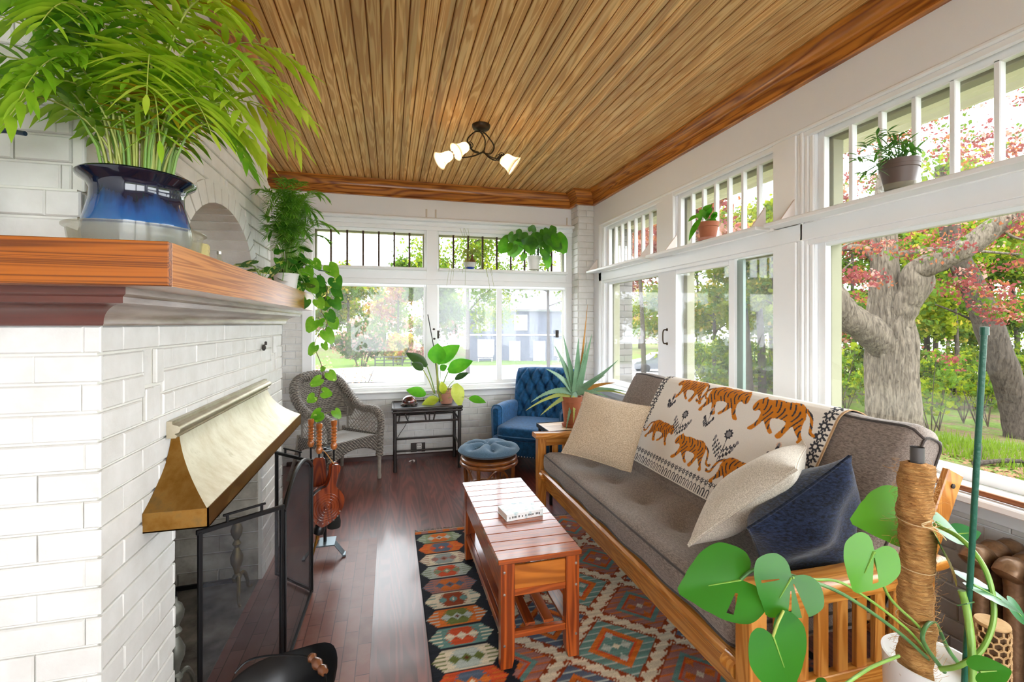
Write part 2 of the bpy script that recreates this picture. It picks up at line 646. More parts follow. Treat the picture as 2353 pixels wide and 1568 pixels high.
CZ = 3.075
m = MB(); g = MB()
x = -1.27; bw = 0.072
while x < 2.36:
    y = -2.2
    m.box((x + bw / 2, 1.57, CZ + 0.011), (bw - 0.0055, 7.6, 0.022), 0.0045)
    x += bw
g.b2((-1.40, -2.3, CZ + 0.010), (2.62, 5.6, CZ + 0.09))
ceiling = struct(m.build('ceiling', M_CEIL))
struct(g.build('ceiling', M_GROOVE))

def sweep(path, prof, side=1, mats=None):
    """Sweep a (distance from wall, z) profile along an open path in plan, mitred at corners; distance is to the left for side=1."""
    P = [Vector((a, b, 0)) for a, b in path]
    nrm = []
    for i in range(len(P) - 1):
        d = (P[i + 1] - P[i]).normalized()
        nrm.append(Vector((-d.y, d.x, 0)) * side)
    offs = []
    for i in range(len(P)):
        if i == 0: offs.append(nrm[0])
        elif i == len(P) - 1: offs.append(nrm[-1])
        else:
            a, b = nrm[i - 1], nrm[i]
            s = a + b
            offs.append(s / max(0.15, s.dot(a)))
    mb = MB()
    n = len(prof)
    for i in range(len(P) - 1):
        vs = []
        for k in (i, i + 1):
            for (dd, z) in prof:
                q = P[k] + offs[k] * dd
                vs.append((q.x, q.y, z))
        fs = [(j, (j + 1) % n, n + (j + 1) % n, n + j) for j in range(n)]
        fs += [tuple(range(n - 1, -1, -1)), tuple(range(n, 2 * n))]
        dirn = P[i + 1] - P[i]
        mb.cur = 0 if abs(dirn.y) > abs(dirn.x) else 1
        mb.add(vs, fs)
    return mb

cove = [(0.0, 2.905), (0.030, 2.905), (0.034, 2.912), (0.030, 2.918), (0.022, 2.93), (0.022, 2.99), (0.034, 2.995), (0.04, 3.004)]
for k in range(7):
    a = k / 6 * PI / 2
    cove.append((0.04 + 0.05 * (1 - math.cos(a)), 3.004 + 0.052 * math.sin(a)))
cove += [(0.10, 3.058), (0.10, CZ), (0.0, CZ)]
path_r = [(2.36, -2.2), (2.36, 5.11), (2.155, 5.11), (2.155, 5.33), (-1.27, 5.33), (-1.27, 3.47), (-0.80, 3.47), (-0.80, 1.5), (-1.27, 1.5), (-1.27, -2.2)]
struct(sweep(path_r, cove).build('trim_1', [M_CROWN_Y, M_CROWN_X], angle=30))

# ------------------------------------------------------------------ bricks
def bricks(mb, O, U, V, N, w, h, bl=0.205, bh=0.0680, j=0.0070, skip=None, dep=0.010, seed=1, soft=0.0035, jit=0.0012, jv=0.0006):
    """Rows of slightly uneven painted bricks on the rectangle O + U*w + V*h, standing DEP proud along N."""
    rr = random.Random(seed)
    O, U, V, N = Vector(O), Vector(U), Vector(V), Vector(N)
    rows = int(h / (bh + j) + 0.999)
    for r in range(rows):
        v0 = r * (bh + j); v1 = min(h, v0 + bh)
        if v1 - v0 < 0.012: continue
        u = -(bl + jv) / 2 if r % 2 else 0.0
        while u < w:
            u0 = max(0.0, u); u1 = min(w, u + bl)
            u += bl + jv + rr.uniform(-0.004, 0.004)
            if u1 - u0 < 0.02: continue
            segs = skip(u0, u1, v0, v1) if skip else [(u0, u1)]
            for (a, b) in segs:
                if b - a < 0.015: continue
                e = [rr.uniform(-jit, jit) for _ in range(5)]
                c = [(a, v0), (b, v0), (b, v1), (a, v1)]
                back = [O + U * p + V * q for p, q in c]
                s = soft
                ci = [(a + s, v0 + s), (b - s, v0 + s), (b - s, v1 - s), (a + s, v1 - s)]
                front = [O + U * p + V * q + N * (dep + e[4] + ee * 0.6) for (p, q), ee in zip(ci, e)]
                mid = [O + U * p + V * q + N * (dep * 0.62) for p, q in c]
                mb.add(back + mid + front, [(0, 1, 5, 4), (1, 2, 6, 5), (2, 3, 7, 6), (3, 0, 4, 7), (4, 5, 9, 8), (5, 6, 10, 9), (6, 7, 11, 10), (7, 4, 8, 11), (8, 9, 10, 11)])

def hole_skip(holes):
    def f(u0, u1, v0, v1):
        segs = [(u0, u1)]
        for (a, b, c, d) in holes:
            if v1 <= c + 0.004 or v0 >= d - 0.004: continue
            out = []
            for (p, q) in segs:
                if q <= a or p >= b: out.append((p, q)); continue
                if p < a: out.append((p, a))
                if q > b: out.append((b, q))
            segs = out
        return segs
    return f

# ------------------------------------------------------------------ walls
TW = 0.12   # wall thickness
# right wall: solid below the sill, header above the transoms, posts between the bays
BAYS = [(-1.75, 0.08), (0.35, 2.13), (2.40, 3.47), (3.74, 4.80)]  # first bay is unseen, added behind the camera to let daylight in
m = MB()
m.b2((2.36, -2.2, 0), (2.36 + TW, 5.55, 0.80))
m.b2((2.36, -2.2, 2.60), (2.36 + TW, 5.55, 3.10))
ed = [-2.2] + [e for b in BAYS for e in b] + [5.55]
for a, b in zip(ed[0::2], ed[1::2]):
    m.b2((2.36, a, 0.80), (2.36 + TW, b, 2.60))
wall_right = struct(m.build('wall_right', M_WALL))
m = MB()
bricks(m, (2.36, -0.3, 0.0), (0, 1, 0), (0, 0, 1), (-1, 0, 0), 5.4, 0.70, dep=0.010, seed=4)
struct(m.build('wall_right', M_BRICK))

# far wall
m = MB()
m.b2((-1.27, 5.33, 0), (2.36, 5.33 + TW, 0.76))
m.b2((-1.27, 5.33, 2.56), (2.36, 5.33 + TW, 3.10))
for a, b in ((-1.27, -0.82), (0.415, 0.505), (2.12, 2.36)):
    m.b2((a, 5.33, 0.76), (b, 5.33 + TW, 2.56))
struct(m.build('wall_far', M_WALL))
m = MB()
bricks(m, (-1.27, 5.33, 0.0), (1, 0, 0), (0, 0, 1), (0, -1, 0), 3.40, 0.695, seed=5, dep=0.010)
bricks(m, (-1.27, 5.33, 0.76), (1, 0, 0), (0, 0, 1), (0, -1, 0), 0.38, 1.74, seed=6, dep=0.010)
struct(m.build('wall_far', M_BRICK))
# corner pier of painted brick
m = MB()
m.b2((2.167, 5.122, 0), (2.36, 5.33, 2.92)); m.cur = 1
bricks(m, (2.165, 5.122, 0.0), (1, 0, 0), (0, 0, 1), (0, -1, 0), 0.195, 2.91, bl=0.19, seed=8)
bricks(m, (2.167, 5.33, 0.0), (0, -1, 0), (0, 0, 1), (-1, 0, 0), 0.208, 2.91, bl=0.2, seed=9)
struct(m.build('wall_pier', [M_BRICKJ, M_BRICK]))
# left wall and back wall (the room goes on behind the camera; unseen window openings added there for daylight)
m = MB(); m.b2((-1.45, -2.2, 0), (-1.27, 5.55, 3.1)); struct(m.build('wall_left', M_WALL))
m = MB()
m.b2((-1.45, -2.4, 0), (2.58, -2.2, 0.75)); m.b2((-1.45, -2.4, 2.62), (2.58, -2.2, 3.1))
for a, b in ((-1.45, -1.1), (0.5, 0.62), (2.2, 2.58)):
    m.b2((a, -2.4, 0.75), (b, -2.2, 2.62))
struct(m.build('wall_back', M_WALL))
M_BASE = flat('dark_baseboard', '#3E1E17', 0.4, coat=0.2)
m = MB(); m.box((0.55, 5.312, 0.0175), (3.2, 0.03, 0.05), 0.006); struct(m.build('baseboard_far', M_BASE))
m = MB(); m.box((2.342, 2.4, 0.0175), (0.03, 5.4, 0.05), 0.006); struct(m.build('baseboard_right', M_BASE))

# ------------------------------------------------------------------ windows
def rb(mb, a0, a1, n0, n1, z0, z1, bev=0.003):      # right wall: a along Y, n into the room
    mb.b2((2.36 - n1, a0, z0), (2.36 - n0, a1, z1), bev)
def fb(mb, a0, a1, n0, n1, z0, z1, bev=0.003):      # far wall: a along X
    mb.b2((a0, 5.33 - n1, z0), (a1, 5.33 - n0, z1), bev)

WN = [0]
def window(fn, frame_boxes, panes, muntins=(), extra=None, glass=None, cream=()):
    WN[0] += 1
    mb = MB()
    for b in frame_boxes: fn(mb, *b)
    w = struct(mb.build('window_%d' % WN[0], M_WHITE, smooth=False))
    for b in muntins:
        q = MB(); fn(q, *b); q.build('muntin', M_WHITE, w, smooth=False)
    for p in panes:
        q = MB(); fn(q, *p, 0.0); q.build('pane', glass or M_GLASS, w, smooth=False)
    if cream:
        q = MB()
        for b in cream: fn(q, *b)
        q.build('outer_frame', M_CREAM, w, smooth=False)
    return w

def sash(a0, a1, z0, z1, w=0.045, n0=-0.06, n1=-0.02):
    return [(a0, a0 + w, n0, n1, z0, z1), (a1 - w, a1, n0, n1, z0, z1), (a0 + w, a1 - w, n0, n1, z0, z0 + w), (a0 + w, a1 - w, n0, n1, z1 - w, z1)]
def outer(a0, a1, z0, z1, w=0.05):
    return [(a0, a0 + w, -TW - 0.03, -0.075, z0, z1), (a1 - w, a1, -TW - 0.03, -0.075, z0, z1), (a0, a1, -TW - 0.03, -0.075, z1 - w, z1), (a0, a1, -TW - 0.05, -0.075, z0, z0 + 0.03)]

# -- right wall: transoms over the three bays (and the one behind the camera)
for (a0, a1), nm in zip(BAYS, (9, 10, 6, 6)):
    fr = sash(a0, a1, 2.08, 2.60, 0.04)
    st = (a1 - a0 - 0.08) / (nm + 1)
    mu = [(a0 + 0.04 + st * (k + 1) - 0.011, a0 + 0.04 + st * (k + 1) + 0.011, -0.055, -0.02, 2.11, 2.57) for k in range(nm)]
    window(rb, fr, [(a0 + 0.03, a1 - 0.03, -0.045, -0.041, 2.11, 2.57)], mu, cream=outer(a0, a1, 2.08, 2.60), glass=M_LIGHTHAZE)
# -- right wall: lower lights
window(rb, sash(0.35, 2.13, 0.83, 1.99, 0.05), [(0.38, 2.10, -0.045, -0.041, 0.86, 1.96)], cream=outer(0.35, 2.13, 0.82, 2.0, 0.04))
window(rb, sash(-1.75, 0.08, 0.83, 1.99, 0.05), [(-1.72, 0.05, -0.045, -0.041, 0.86, 1.96)], cream=outer(-1.75, 0.08, 0.82, 2.0, 0.04))
w_mid = window(rb, sash(2.40, 3.60, 0.83, 1.99, 0.035, -0.075, -0.045) + sash(2.78, 3.62, 0.84, 1.98, 0.06, -0.04, -0.005),
               [(2.43, 2.80, -0.062, -0.058, 0.86, 1.96), (2.83, 3.57, -0.024, -0.020, 0.89, 1.93)], cream=outer(2.40, 3.47, 0.82, 2.0, 0.05), glass=M_LIGHTHAZE)
M_SEAM = flat('grey_green_sash_edge', '#8FA39A', 0.4)
q = MB(); rb(q, 2.725, 2.785, -0.055, -0.028, 0.86, 1.95); q.build('meeting_stile', M_SEAM, w_mid, smooth=False)
h = MB()
h.tube(spline([(2.358, 3.60, 1.445), (2.325, 3.60, 1.44), (2.318, 3.60, 1.385), (2.325, 3.60, 1.33), (2.358, 3.60, 1.325)], 5), 0.006, 8)
for zz in (1.447, 1.323):
    h.lathe([(0.0, -0.01), (0.014, -0.008), (0.016, 0.0), (0.006, 0.012), (0, 0.014)], M=Matrix.Translation((2.362, 3.60, zz)) @ Euler((0, -PI / 2, 0)).to_matrix().to_4x4(), n=14)
tag(h.build('sash_handle', M_BRONZE, w_mid), 'dark bronze pull handle')
window(rb, sash(3.66, 4.80, 0.83, 1.99, 0.05), [(3.69, 4.77, -0.045, -0.041, 0.86, 1.96)], cream=outer(3.66, 4.80, 0.82, 2.0, 0.05), glass=M_LIGHTHAZE)

# casings, rails and sill of the right wall
m = MB()
rb(m, -2.0, 4.92, 0.0, 0.030, 1.985, 2.085, 0.004)      # band between lower lights and transoms
rb(m, -2.0, 4.92, 0.0, 0.018, 1.955, 1.99, 0.006)
rb(m, -2.0, 4.92, 0.0, 0.022, 2.585, 2.625, 0.008)
rb(m, -2.0, 4.92, 0.0, 0.034, 2.62, 2.645, 0.008)
struct(m.build('trim_2', M_WHITE, smooth=False))
m = MB()
for (a, b) in ((2.13, 2.40), (0.08, 0.35)):
    rb(m, a + 0.10, b + 0.0, 0.0, 0.034, 2.09, 2.62, 0.004)
    rb(m, a + 0.10, b + 0.0, 0.0, 0.034, 0.83, 1.985, 0.004)
    for k, (p, q, t) in enumerate(((0.0, 0.03, 0.012), (0.03, 0.055, 0.02), (0.055, 0.075, 0.03), (0.075, 0.10, 0.024))):
        rb(m, a + p, a + q, 0.0, t, 0.83, 2.62, 0.005)
rb(m, 3.47, 3.64, 0.0, 0.030, 2.085, 2.62, 0.004); rb(m, 3.64, 3.74, 0.0, 0.018, 2.085, 2.62, 0.006)
rb(m, 4.80, 4.85, 0.0, 0.02, 0.83, 2.62, 0.005); rb(m, 4.85, 4.92, 0.0, 0.03, 0.83, 2.62, 0.005)
struct(m.build('trim_3', M_WHITE, smooth=False))
m = MB()
rb(m, -2.0, 5.10, -0.02, 0.20, 0.80, 0.832, 0.006)
rb(m, -2.0, 5.10, 0.0, 0.05, 0.765, 0.80, 0.008)
rb(m, -2.0, 5.10, 0.0, 0.026, 0.70, 0.77, 0.004)
struct(m.build('trim_4', M_WHITE, smooth=False))

# -- far wall
M_MUNT = flat('dark_muntin', '#4A3A30', 0.7, spec=0.1)
for (a0, a1) in ((-0.82, 0.415), (0.505, 2.12)):
    fr = sash(a0, a1, 2.09, 2.56, 0.035)
    nm = int(round((a1 - a0) / 0.183)) - 1
    st = (a1 - a0 - 0.07) / (nm + 1)
    mu = [(a0 + 0.035 + st * (k + 1) - 0.010, a0 + 0.035 + st * (k + 1) + 0.010, -0.052, -0.024, 2.12, 2.53) for k in range(nm)]
    WN[0] += 1
    q = MB()
    for b in fr: fb(q, *b)
    w = struct(q.build('window_%d' % WN[0], M_WHITE, smooth=False))
    for b in mu:
        q = MB(); fb(q, *b); tag(q.build('muntin', M_MUNT, w, smooth=False), 'dark brown muntin')
    q = MB(); fb(q, a0 + 0.03, a1 - 0.03, -0.042, -0.038, 2.12, 2.53, 0.0); q.build('pane', M_GLASS, w, smooth=False)
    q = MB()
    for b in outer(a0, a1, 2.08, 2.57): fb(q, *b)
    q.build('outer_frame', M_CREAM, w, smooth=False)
w_l = window(fb, sash(-0.82, 0.415, 0.80, 1.95, 0.04), [(-0.79, 0.385, -0.042, -0.038, 0.83, 1.92)], cream=outer(-0.82, 0.415, 0.79, 1.96, 0.02), glass=M_HAZED)
w_r = window(fb, sash(0.505, 2.12, 0.80, 1.95, 0.04) + [(1.225, 1.285, -0.055, -0.02, 0.84, 1.91)], [(0.535, 2.09, -0.042, -0.038, 0.83, 1.92)], cream=outer(0.505, 2.12, 0.79, 1.96, 0.03), glass=M_SCREENED)
for xx in (0.527, 1.975):
    q = MB(); fb(q, xx - 0.02, xx + 0.02, -0.018, 0.004, 1.33, 1.42, 0.004)
    fb(q, xx - 0.008, xx + 0.008, 0.004, 0.012, 1.35, 1.40, 0.003)
    tag(q.build('sash_latch', M_NAIL, w_r, smooth=False), 'dark grey latch')
m = MB()
fb(m, -0.90, 2.166, 0.0, 0.029, 1.94, 2.00, 0.006); fb(m, -0.90, 2.166, 0.0, 0.018, 2.00, 2.09, 0.004)
fb(m, -0.90, 2.166, 0.0, 0.03, 2.555, 2.60, 0.004); fb(m, -0.90, 2.166, 0.0, 0.05, 2.60, 2.65, 0.012); fb(m, -0.95, 2.166, 0.0, 0.11, 2.65, 2.685, 0.012)
fb(m, 0.40, 0.52, 0.0, 0.02, 0.80, 2.56, 0.004); fb(m, -0.90, -0.80, 0.0, 0.025, 0.80, 2.56, 0.004); fb(m, 2.08, 2.170, 0.0, 0.022, 0.80, 2.57, 0.004)
struct(m.build('trim_5', M_WHITE, smooth=False))
m = MB()
for a, b in ((-0.80, 0.40), (0.53, 2.08)):
    fb(m, a, b, 0.0, 0.10, 2.095, 2.125, 0.006)
struct(m.build('trim_6', M_WHITE, smooth=False))
m = MB()
fb(m, -0.95, 2.166, -0.02, 0.06, 0.765, 0.80, 0.006); fb(m, -0.95, 2.166, 0.0, 0.10, 0.735, 0.765, 0.012); fb(m, -0.95, 2.166, 0.0, 0.03, 0.66, 0.735, 0.008)
struct(m.build('trim_7', M_WHITE, smooth=False))

# little hooks on the wall over the far windows
M_THREAD = flat('pale_hook_wire', '#CFC4B4', 0.5)
for i, (xx, lab) in enumerate(((0.40, 'slim pale hanger strip on the plaster above the far window post, left one'), (0.505, 'slim pale hanger strip on the plaster above the far window post, right one'), (2.10, 'slim pale hanger strip on the plaster beside the brick corner pier'))):
    q = MB(); q.b2((xx - 0.008, 5.322, 2.69), (xx + 0.008, 5.33, 2.80), 0.003)
    tag(q.build('wall_hanger', M_THREAD, smooth=False), lab, 'hanger', 'hanger strips above the far windows')

# shelves on the right wall, each with its brackets
def wall_shelf(y0, y1, br, label):
    t = thing('wall_shelf', label, 'shelf', (2.30, (y0 + y1) / 2, 2.088), group='white shelves under the transoms')
    q = MB(); q.b2((2.215, y0, 2.088), (2.33, y1, 2.112), 0.004); q.build('shelf_board', M_WHITE, t, smooth=False)
    for yy in br:
        q = MB(); q.prism([(2.335, 2.112), (2.225, 2.112), (2.335, 2.25)], yy - 0.006, yy + 0.006, 'Y')
        q.build('bracket', M_BRKT, t, smooth=False)
M_BRKT = flat('pinkish_white_bracket', '#E4D8D0', 0.5)
q = None
def prismY(mb, poly, a, b): mb.prism(poly, a, b, 'Y')
wall_shelf(3.79, 5.02, (4.97, 3.84), 'long white shelf board under the transom beside the corner pier')
wall_shelf(2.42, 3.72, (3.42, 2.47), 'long white shelf board holding the small terracotta pot')
wall_shelf(0.2, 2.36, (2.24, 0.9), 'long white shelf board holding the brown plastic pot')
for p in (('#EAE7DF',),): pass
q = MB()
q.tube([(2.205, -0.2, 0.846), (2.205, 2.6, 0.846)], 0.012, 10)
M_COPPER = flat('copper_rod', '#9A6444', 0.35, 0.5)
tag(q.build('copper_rod', M_COPPER), 'long copper coloured rod lying along the right window sill', 'rod')
q = MB()
q.tube(spline([(2.352, 1.105, 0.742), (2.33, 1.105, 0.745), (2.315, 1.105, 0.725), (2.322, 1.105, 0.70), (2.338, 1.105, 0.705)], 6), 0.008, 8)
q.lathe([(0, -0.004), (0.017, -0.004), (0.017, 0.004), (0, 0.006)], M=Matrix.Translation((2.352, 1.105, 0.742)) @ Euler((0, PI / 2, 0)).to_matrix().to_4x4(), n=14)
tag(q.build('wall_hook', M_WHITE), 'small white curved hook on the apron under the right window sill', 'hook')
# ------------------------------------------------------------------ fireplace
M_MANTEL_Y = wood('mantel_wood_front', '#CB8440', '#A6602A', 'Y', 0.26, 3.0, coat=1.0, contrast=0.7, bump=0.04, spec=1.0, along=0.2, coatr=0.3)
M_MANTEL_X = wood('mantel_wood_end', '#AA5E12', '#703806', 'X', 0.35, 3.4, coat=0.1, spec=0.3, contrast=0.9, bump=0.05, along=0.10, mulr=0.4)
M_BED_X = flat('dark_red_moulding', '#5A2412', 0.3, vary=0.3, vscale=5, coat=0.3, stretch=(1, 8, 8))
M_BED_Y = flat('grey_brown_moulding', '#A89A90', 0.3, c2='#7E6C62', vscale=4, coat=0.3, stretch=(6, 1, 10))  # front run, paler and greyer than the near run
M_SOOT = flat('sooty_brick', '#8E877C', 0.9, c2='#3A3531', vscale=5, bump=0.5, bscale=30)
M_SOOT2 = flat('sooty_black', '#2A2725', 0.95, c2='#4A443E', vscale=6, bump=0.5, bscale=25)
M_FBJ = flat('firebox_brick', '#C9C4B6', 0.8, c2='#8B8376', vscale=6, bump=0.4, bscale=40)
M_BRASS = NT('aged_brass')
_v = M_BRASS.coord((2.5, 1.2, 2.5)); _f = M_BRASS.noise(_v, 5, 5, 0.65)
M_BRASS.l(M_BRASS.ramp(_f, [(0.3, lin('#84591F')), (0.55, lin('#9C743A')), (0.75, lin('#7C6A44'))]), M_BRASS.b.inputs['Base Color'])
M_BRASS.b.inputs['Metallic'].default_value = 1.0
_rf = M_BRASS.ramp(_f, [(0.3, (0.36, 0.36, 0.36, 1)), (0.7, (0.5, 0.5, 0.5, 1))])
M_BRASS.l(_rf, M_BRASS.b.inputs['Roughness']); M_BRASS.bump(_f, 0.08, 0.004); M_BRASS = M_BRASS.m
M_BRASSP = NT('polished_worn_brass')
_v = M_BRASSP.coord((2.5, 3.5, 2.5)); _f = M_BRASSP.noise(_v, 4, 5, 0.65)
M_BRASSP.l(M_BRASSP.ramp(_f, [(0.3, lin('#B4A78C')), (0.6, lin('#C8C0AA')), (0.8, lin('#9A8C6E'))]), M_BRASSP.b.inputs['Base Color'])
M_BRASSP.b.inputs['Metallic'].default_value = 1.0; M_BRASSP.b.inputs['Roughness'].default_value = 0.42
M_BRASSP.bump(_f, 0.15, 0.006); M_BRASSP = M_BRASSP.m

fp = thing('fireplace', 'white painted brick fireplace and chimney breast with orange wood mantel and brass hood', 'fireplace', (-0.95, 2.47, 0))
y0, y1, oy0, oy1, oz = 1.42, 3.52, 1.86, 3.00, 0.95
FX = -0.732
m = MB()
m.b2((-1.27, y0 + .012, 0), (FX, oy0, 1.56)); m.b2((-1.27, oy1, 0), (FX, y1 - .012, 1.56)); m.b2((-1.27, oy0, oz), (FX, oy1, 1.56))
m.cur = 1
sold = [(0.10 + .12, 0.34, 1.20, 1.42), (1.78, 1.90, 1.20, 1.42)]
bricks(m, (FX, y0 + .012, 0), (0, 1, 0), (0, 0, 1), (1, 0, 0), y1 - y0 - .024, 1.50, skip=hole_skip([(oy0 - y0 - .012, oy1 - y0 - .012, 0, oz)] + sold), seed=11)
bricks(m, (-1.27, y0 + .012, 0), (1, 0, 0), (0, 0, 1), (0, -1, 0), -FX * 0 + (FX + 1.27) + 0.012, 1.50, seed=12)
bricks(m, (FX + .012, y1 - .012, 0), (-1, 0, 0), (0, 0, 1), (0, 1, 0), 0.53, 1.50, seed=13)
for (a, b, c, d) in sold:      # upright soldier bricks, each set at its own depth
    n = 2
    wv = (b - a) / n
    for k in range(n):
        for (zz0, zz1, dp) in ((c, c + 0.10, 0.004 if k else 0.012), (c + 0.11, d, 0.014 if k else 0.003)):
            yy = y0 + .012 + a + wv * k
            m.b2((FX, yy + 0.004, zz0), (FX + dp, yy + wv - 0.006, zz1), 0.003)
m.build('brick_surround', [M_BRICKJ, M_BRICK], fp, angle=25)
# inside of the opening
m = MB()
m.b2((-1.265, oy0, 0), (-1.20, oy1, oz))
bricks(m, (-1.20, oy0, 0), (0, 1, 0), (0, 0, 1), (1, 0, 0), oy1 - oy0, oz, seed=14, dep=0.008)
m.build('fireback', M_SOOT2, fp, angle=25)
m = MB()
bricks(m, (-0.745, oy1, 0.0), (-1, 0, 0), (0, 0, 1), (0, -1, 0), 0.46, oz, bl=0.2, bh=0.09, seed=15, dep=0.014)
m.build('firebox_side', M_FBJ, fp, angle=25)
m = MB()
bricks(m, (-1.2, oy0, 0.0), (1, 0, 0), (0, 0, 1), (0, 1, 0), 0.46, oz, bl=0.2, bh=0.09, seed=16, dep=0.014)
m.build('firebox_side', M_FBJ, fp, angle=25)
m = MB()
m.b2((-1.20, oy0 + .015, 0.0), (-0.74, oy1 - .015, 0.012))
m.build('firebox_floor', M_SOOT, fp)
m = MB(); m.b2((-1.24, 0.75, -0.004), (-0.085, 3.375, 0.004)); m.build('hearth', M_HEARTH.m, fp, smooth=False)

# upper chimney with arched niche
UX = -0.812
m = MB()
arch = []
cy, cz, ry, rz = 2.62, 1.75, 0.50, 0.345
for k in range(25):
    a = PI * k / 24
    arch.append((cy - ry * math.cos(a), cz + rz * math.sin(a)))
poly = [(1.52, 1.56), (cy - ry, 1.56)] + arch + [(cy + ry, 1.56), (3.54, 1.56), (3.54, 2.46), (3.46, 2.50), (3.46, 3.07), (1.52, 3.07)]
m.prism(poly, -1.06, UX, 'X')
m.b2((-1.27, 1.52, 1.56), (-1.06, 3.44, 3.07))
m.b2((-1.27, 1.50, 1.56), (UX, 1.53, 1.86))
m.cur = 1
def arch_skip(u0, u1, v0, v1):
    segs = []
    st = 6
    run = None
    for k in range(st):
        a = u0 + (u1 - u0) * k / st; b = u0 + (u1 - u0) * (k + 1) / st
        yy = 1.52 + (a + b) / 2; zz = 1.56 + (v0 + v1) / 2
        ins = ((yy - cy) / (ry + 0.10)) ** 2 + ((zz - cz) / (rz + 0.10)) ** 2 < 1 or (abs(yy - cy) < ry + 0.10 and zz < cz)
        if yy > 3.45 and zz > 2.47: ins = True
        if ins:
            if run: segs.append(run); run = None
        else:
            run = (run[0], b) if run else (a, b)
    if run: segs.append(run)
    return segs
bricks(m, (UX, 1.52, 1.56), (0, 1, 0), (0, 0, 1), (1, 0, 0), 2.02, 1.51, skip=arch_skip, seed=21)
bricks(m, (-1.27, 1.52, 1.86), (1, 0, 0), (0, 0, 1), (0, -1, 0), -1.27 * -1 + UX - 0.02, 1.21, seed=22)
bricks(m, (-1.27, 1.50, 1.56), (1, 0, 0), (0, 0, 1), (0, -1, 0), -1.27 * -1 + UX + 0.012, 0.30, bl=0.26, seed=24)
bricks(m, (UX, 3.54, 1.56), (-1, 0, 0), (0, 0, 1), (0, 1, 0), 0.45, 0.88, seed=23)
nv = 17
for k in range(nv):     # voussoirs run the whole depth of the niche
    a0 = PI * (k + 0.06) / nv; a1 = PI * (k + 0.94) / nv
    q = []
    for (aa, dr) in ((a0, -0.008), (a1, -0.008), (a1, 0.098), (a0, 0.098)):
        q.append((cy - (ry + dr) * math.cos(aa), cz + (rz + dr) * math.sin(aa)))
    m.prism(q, -1.05, UX + 0.012 + R.uniform(-0.001, 0.001), 'X')
for s in (-1, 1):
    zz = 1.70
    m.b2((-1.05, cy + s * (ry - 0.006) if s > 0 else cy - ry - 0.098, 1.565), (UX + 0.012, cy + ry + 0.098 if s > 0 else cy - (ry - 0.006), 1.74), 0.003)
m.build('chimney_breast', [M_BRICKJ, M_BRICK], fp, angle=25)

# mantel shelf, its end board and the moulding under it
ms = MB()
pl = [(-1.26, 1.272), (-0.502, 1.272), (-0.50, 1.275)]
for k in range(9):
    a = k / 8 * PI / 2
    pl.append((-0.61 + 0.11 * math.cos(a), 3.36 + 0.11 * math.sin(a)))
pl += [(-0.825, 3.47), (-0.825, 3.72), (-1.26, 3.72)]
ms.prism(pl, 1.588, 1.692, 'Z')
shelf = ms.build('mantel_shelf', M_MANTEL_Y, fp, angle=35)
q = MB(); q.b2((-1.26, 1.25, 1.588), (-0.50, 1.272, 1.692), 0.002); q.build('end_board', M_MANTEL_X, shelf, smooth=False)
prof = [(0.0, 1.495), (0.012, 1.495), (0.016, 1.50)]
for k in range(8):
    a = k / 7 * PI / 2
    prof.append((0.016 + 0.07 * (1 - math.cos(a)), 1.503 + 0.045 * math.sin(a)))
prof += [(0.095, 1.55), (0.095, 1.565), (0.105, 1.572), (0.105, 1.588), (0.0, 1.588)]
bm_ = sweep([(-1.26, 1.42), (-0.72, 1.42)][::1] + [(-0.72, 3.53), (-1.26, 3.53)], prof, side=-1)
bm_.build('bed_moulding', [M_BED_Y, M_BED_X], shelf, angle=30)

# brass hood
def hood_x(z):          # concave flare from the cap down to the lip
    t = (1.125 - z) / (1.125 - 0.925)
    return -0.70 + 0.15 * (0.25 * t + 0.75 * t ** 2.2)
zs = [1.125 - 0.2 * k / 12 for k in range(13)]
def hood_y(z, s):
    t = (1.125 - z) / 0.2
    return (1.83 - 0.195 * (0.25 * t + 0.75 * t ** 2.2)) if s < 0 else (3.00 + 0.19 * (0.25 * t + 0.75 * t ** 2.2))
h = MB()
h.grid(lambda i, j: (hood_x(zs[i]), hood_y(zs[i], -1) + (hood_y(zs[i], 1) - hood_y(zs[i], -1)) * j / 30, zs[i]), 13, 31)
hood = h.build('hood', M_BRASSP, fp, angle=50)
for s in (-1, 1):
    h = MB()
    h.grid(lambda i, j, s=s: (-0.722 + (hood_x(zs[i]) + 0.722) * j / 6, hood_y(zs[i], s), zs[i]), 13, 7)
    h.build('hood_side', M_BRASS, hood, angle=50)
h = MB()
ya, yb = hood_y(0.925, -1), hood_y(0.925, 1)
h.b2((-0.55, ya, 0.866), (-0.546, yb, 0.926)); h.b2((-0.722, ya, 0.866), (-0.546, ya + 0.004, 0.926)); h.b2((-0.722, yb - 0.004, 0.866), (-0.546, yb, 0.926))
h.b2((-0.722, ya, 0.866), (-0.546, yb, 0.870))
h.build('hood_lip', M_BRASS, hood, smooth=False)
h = MB()
cp = [(-0.722, 1.115), (-0.695, 1.115), (-0.69, 1.122), (-0.697, 1.128)]
for k in range(9):
    a = -PI / 2 + PI * k / 8
    cp.append((-0.697 + 0.016 * math.cos(a), 1.144 + 0.014 * math.sin(a)))
cp += [(-0.705, 1.162), (-0.705, 1.172), (-0.722, 1.172)]
h.prism(cp, 1.79, 3.03, 'Y')
h.build('hood_cap', M_BRASSP, hood, angle=40)
q = MB(); q.lathe([(0, -0.004), (0.017, -0.004), (0.019, 0.004), (0.008, 0.012), (0, 0.012)], M=Matrix.Translation((-0.712, 2.98, 1.36)) @ Euler((0, PI / 2, 0)).to_matrix().to_4x4(), n=14)
q.box((-0.70, 2.98, 1.385), (0.012, 0.016, 0.022), 0.003)
tag(q.build('damper_knob', M_NAIL, fp), 'small dark iron knob')
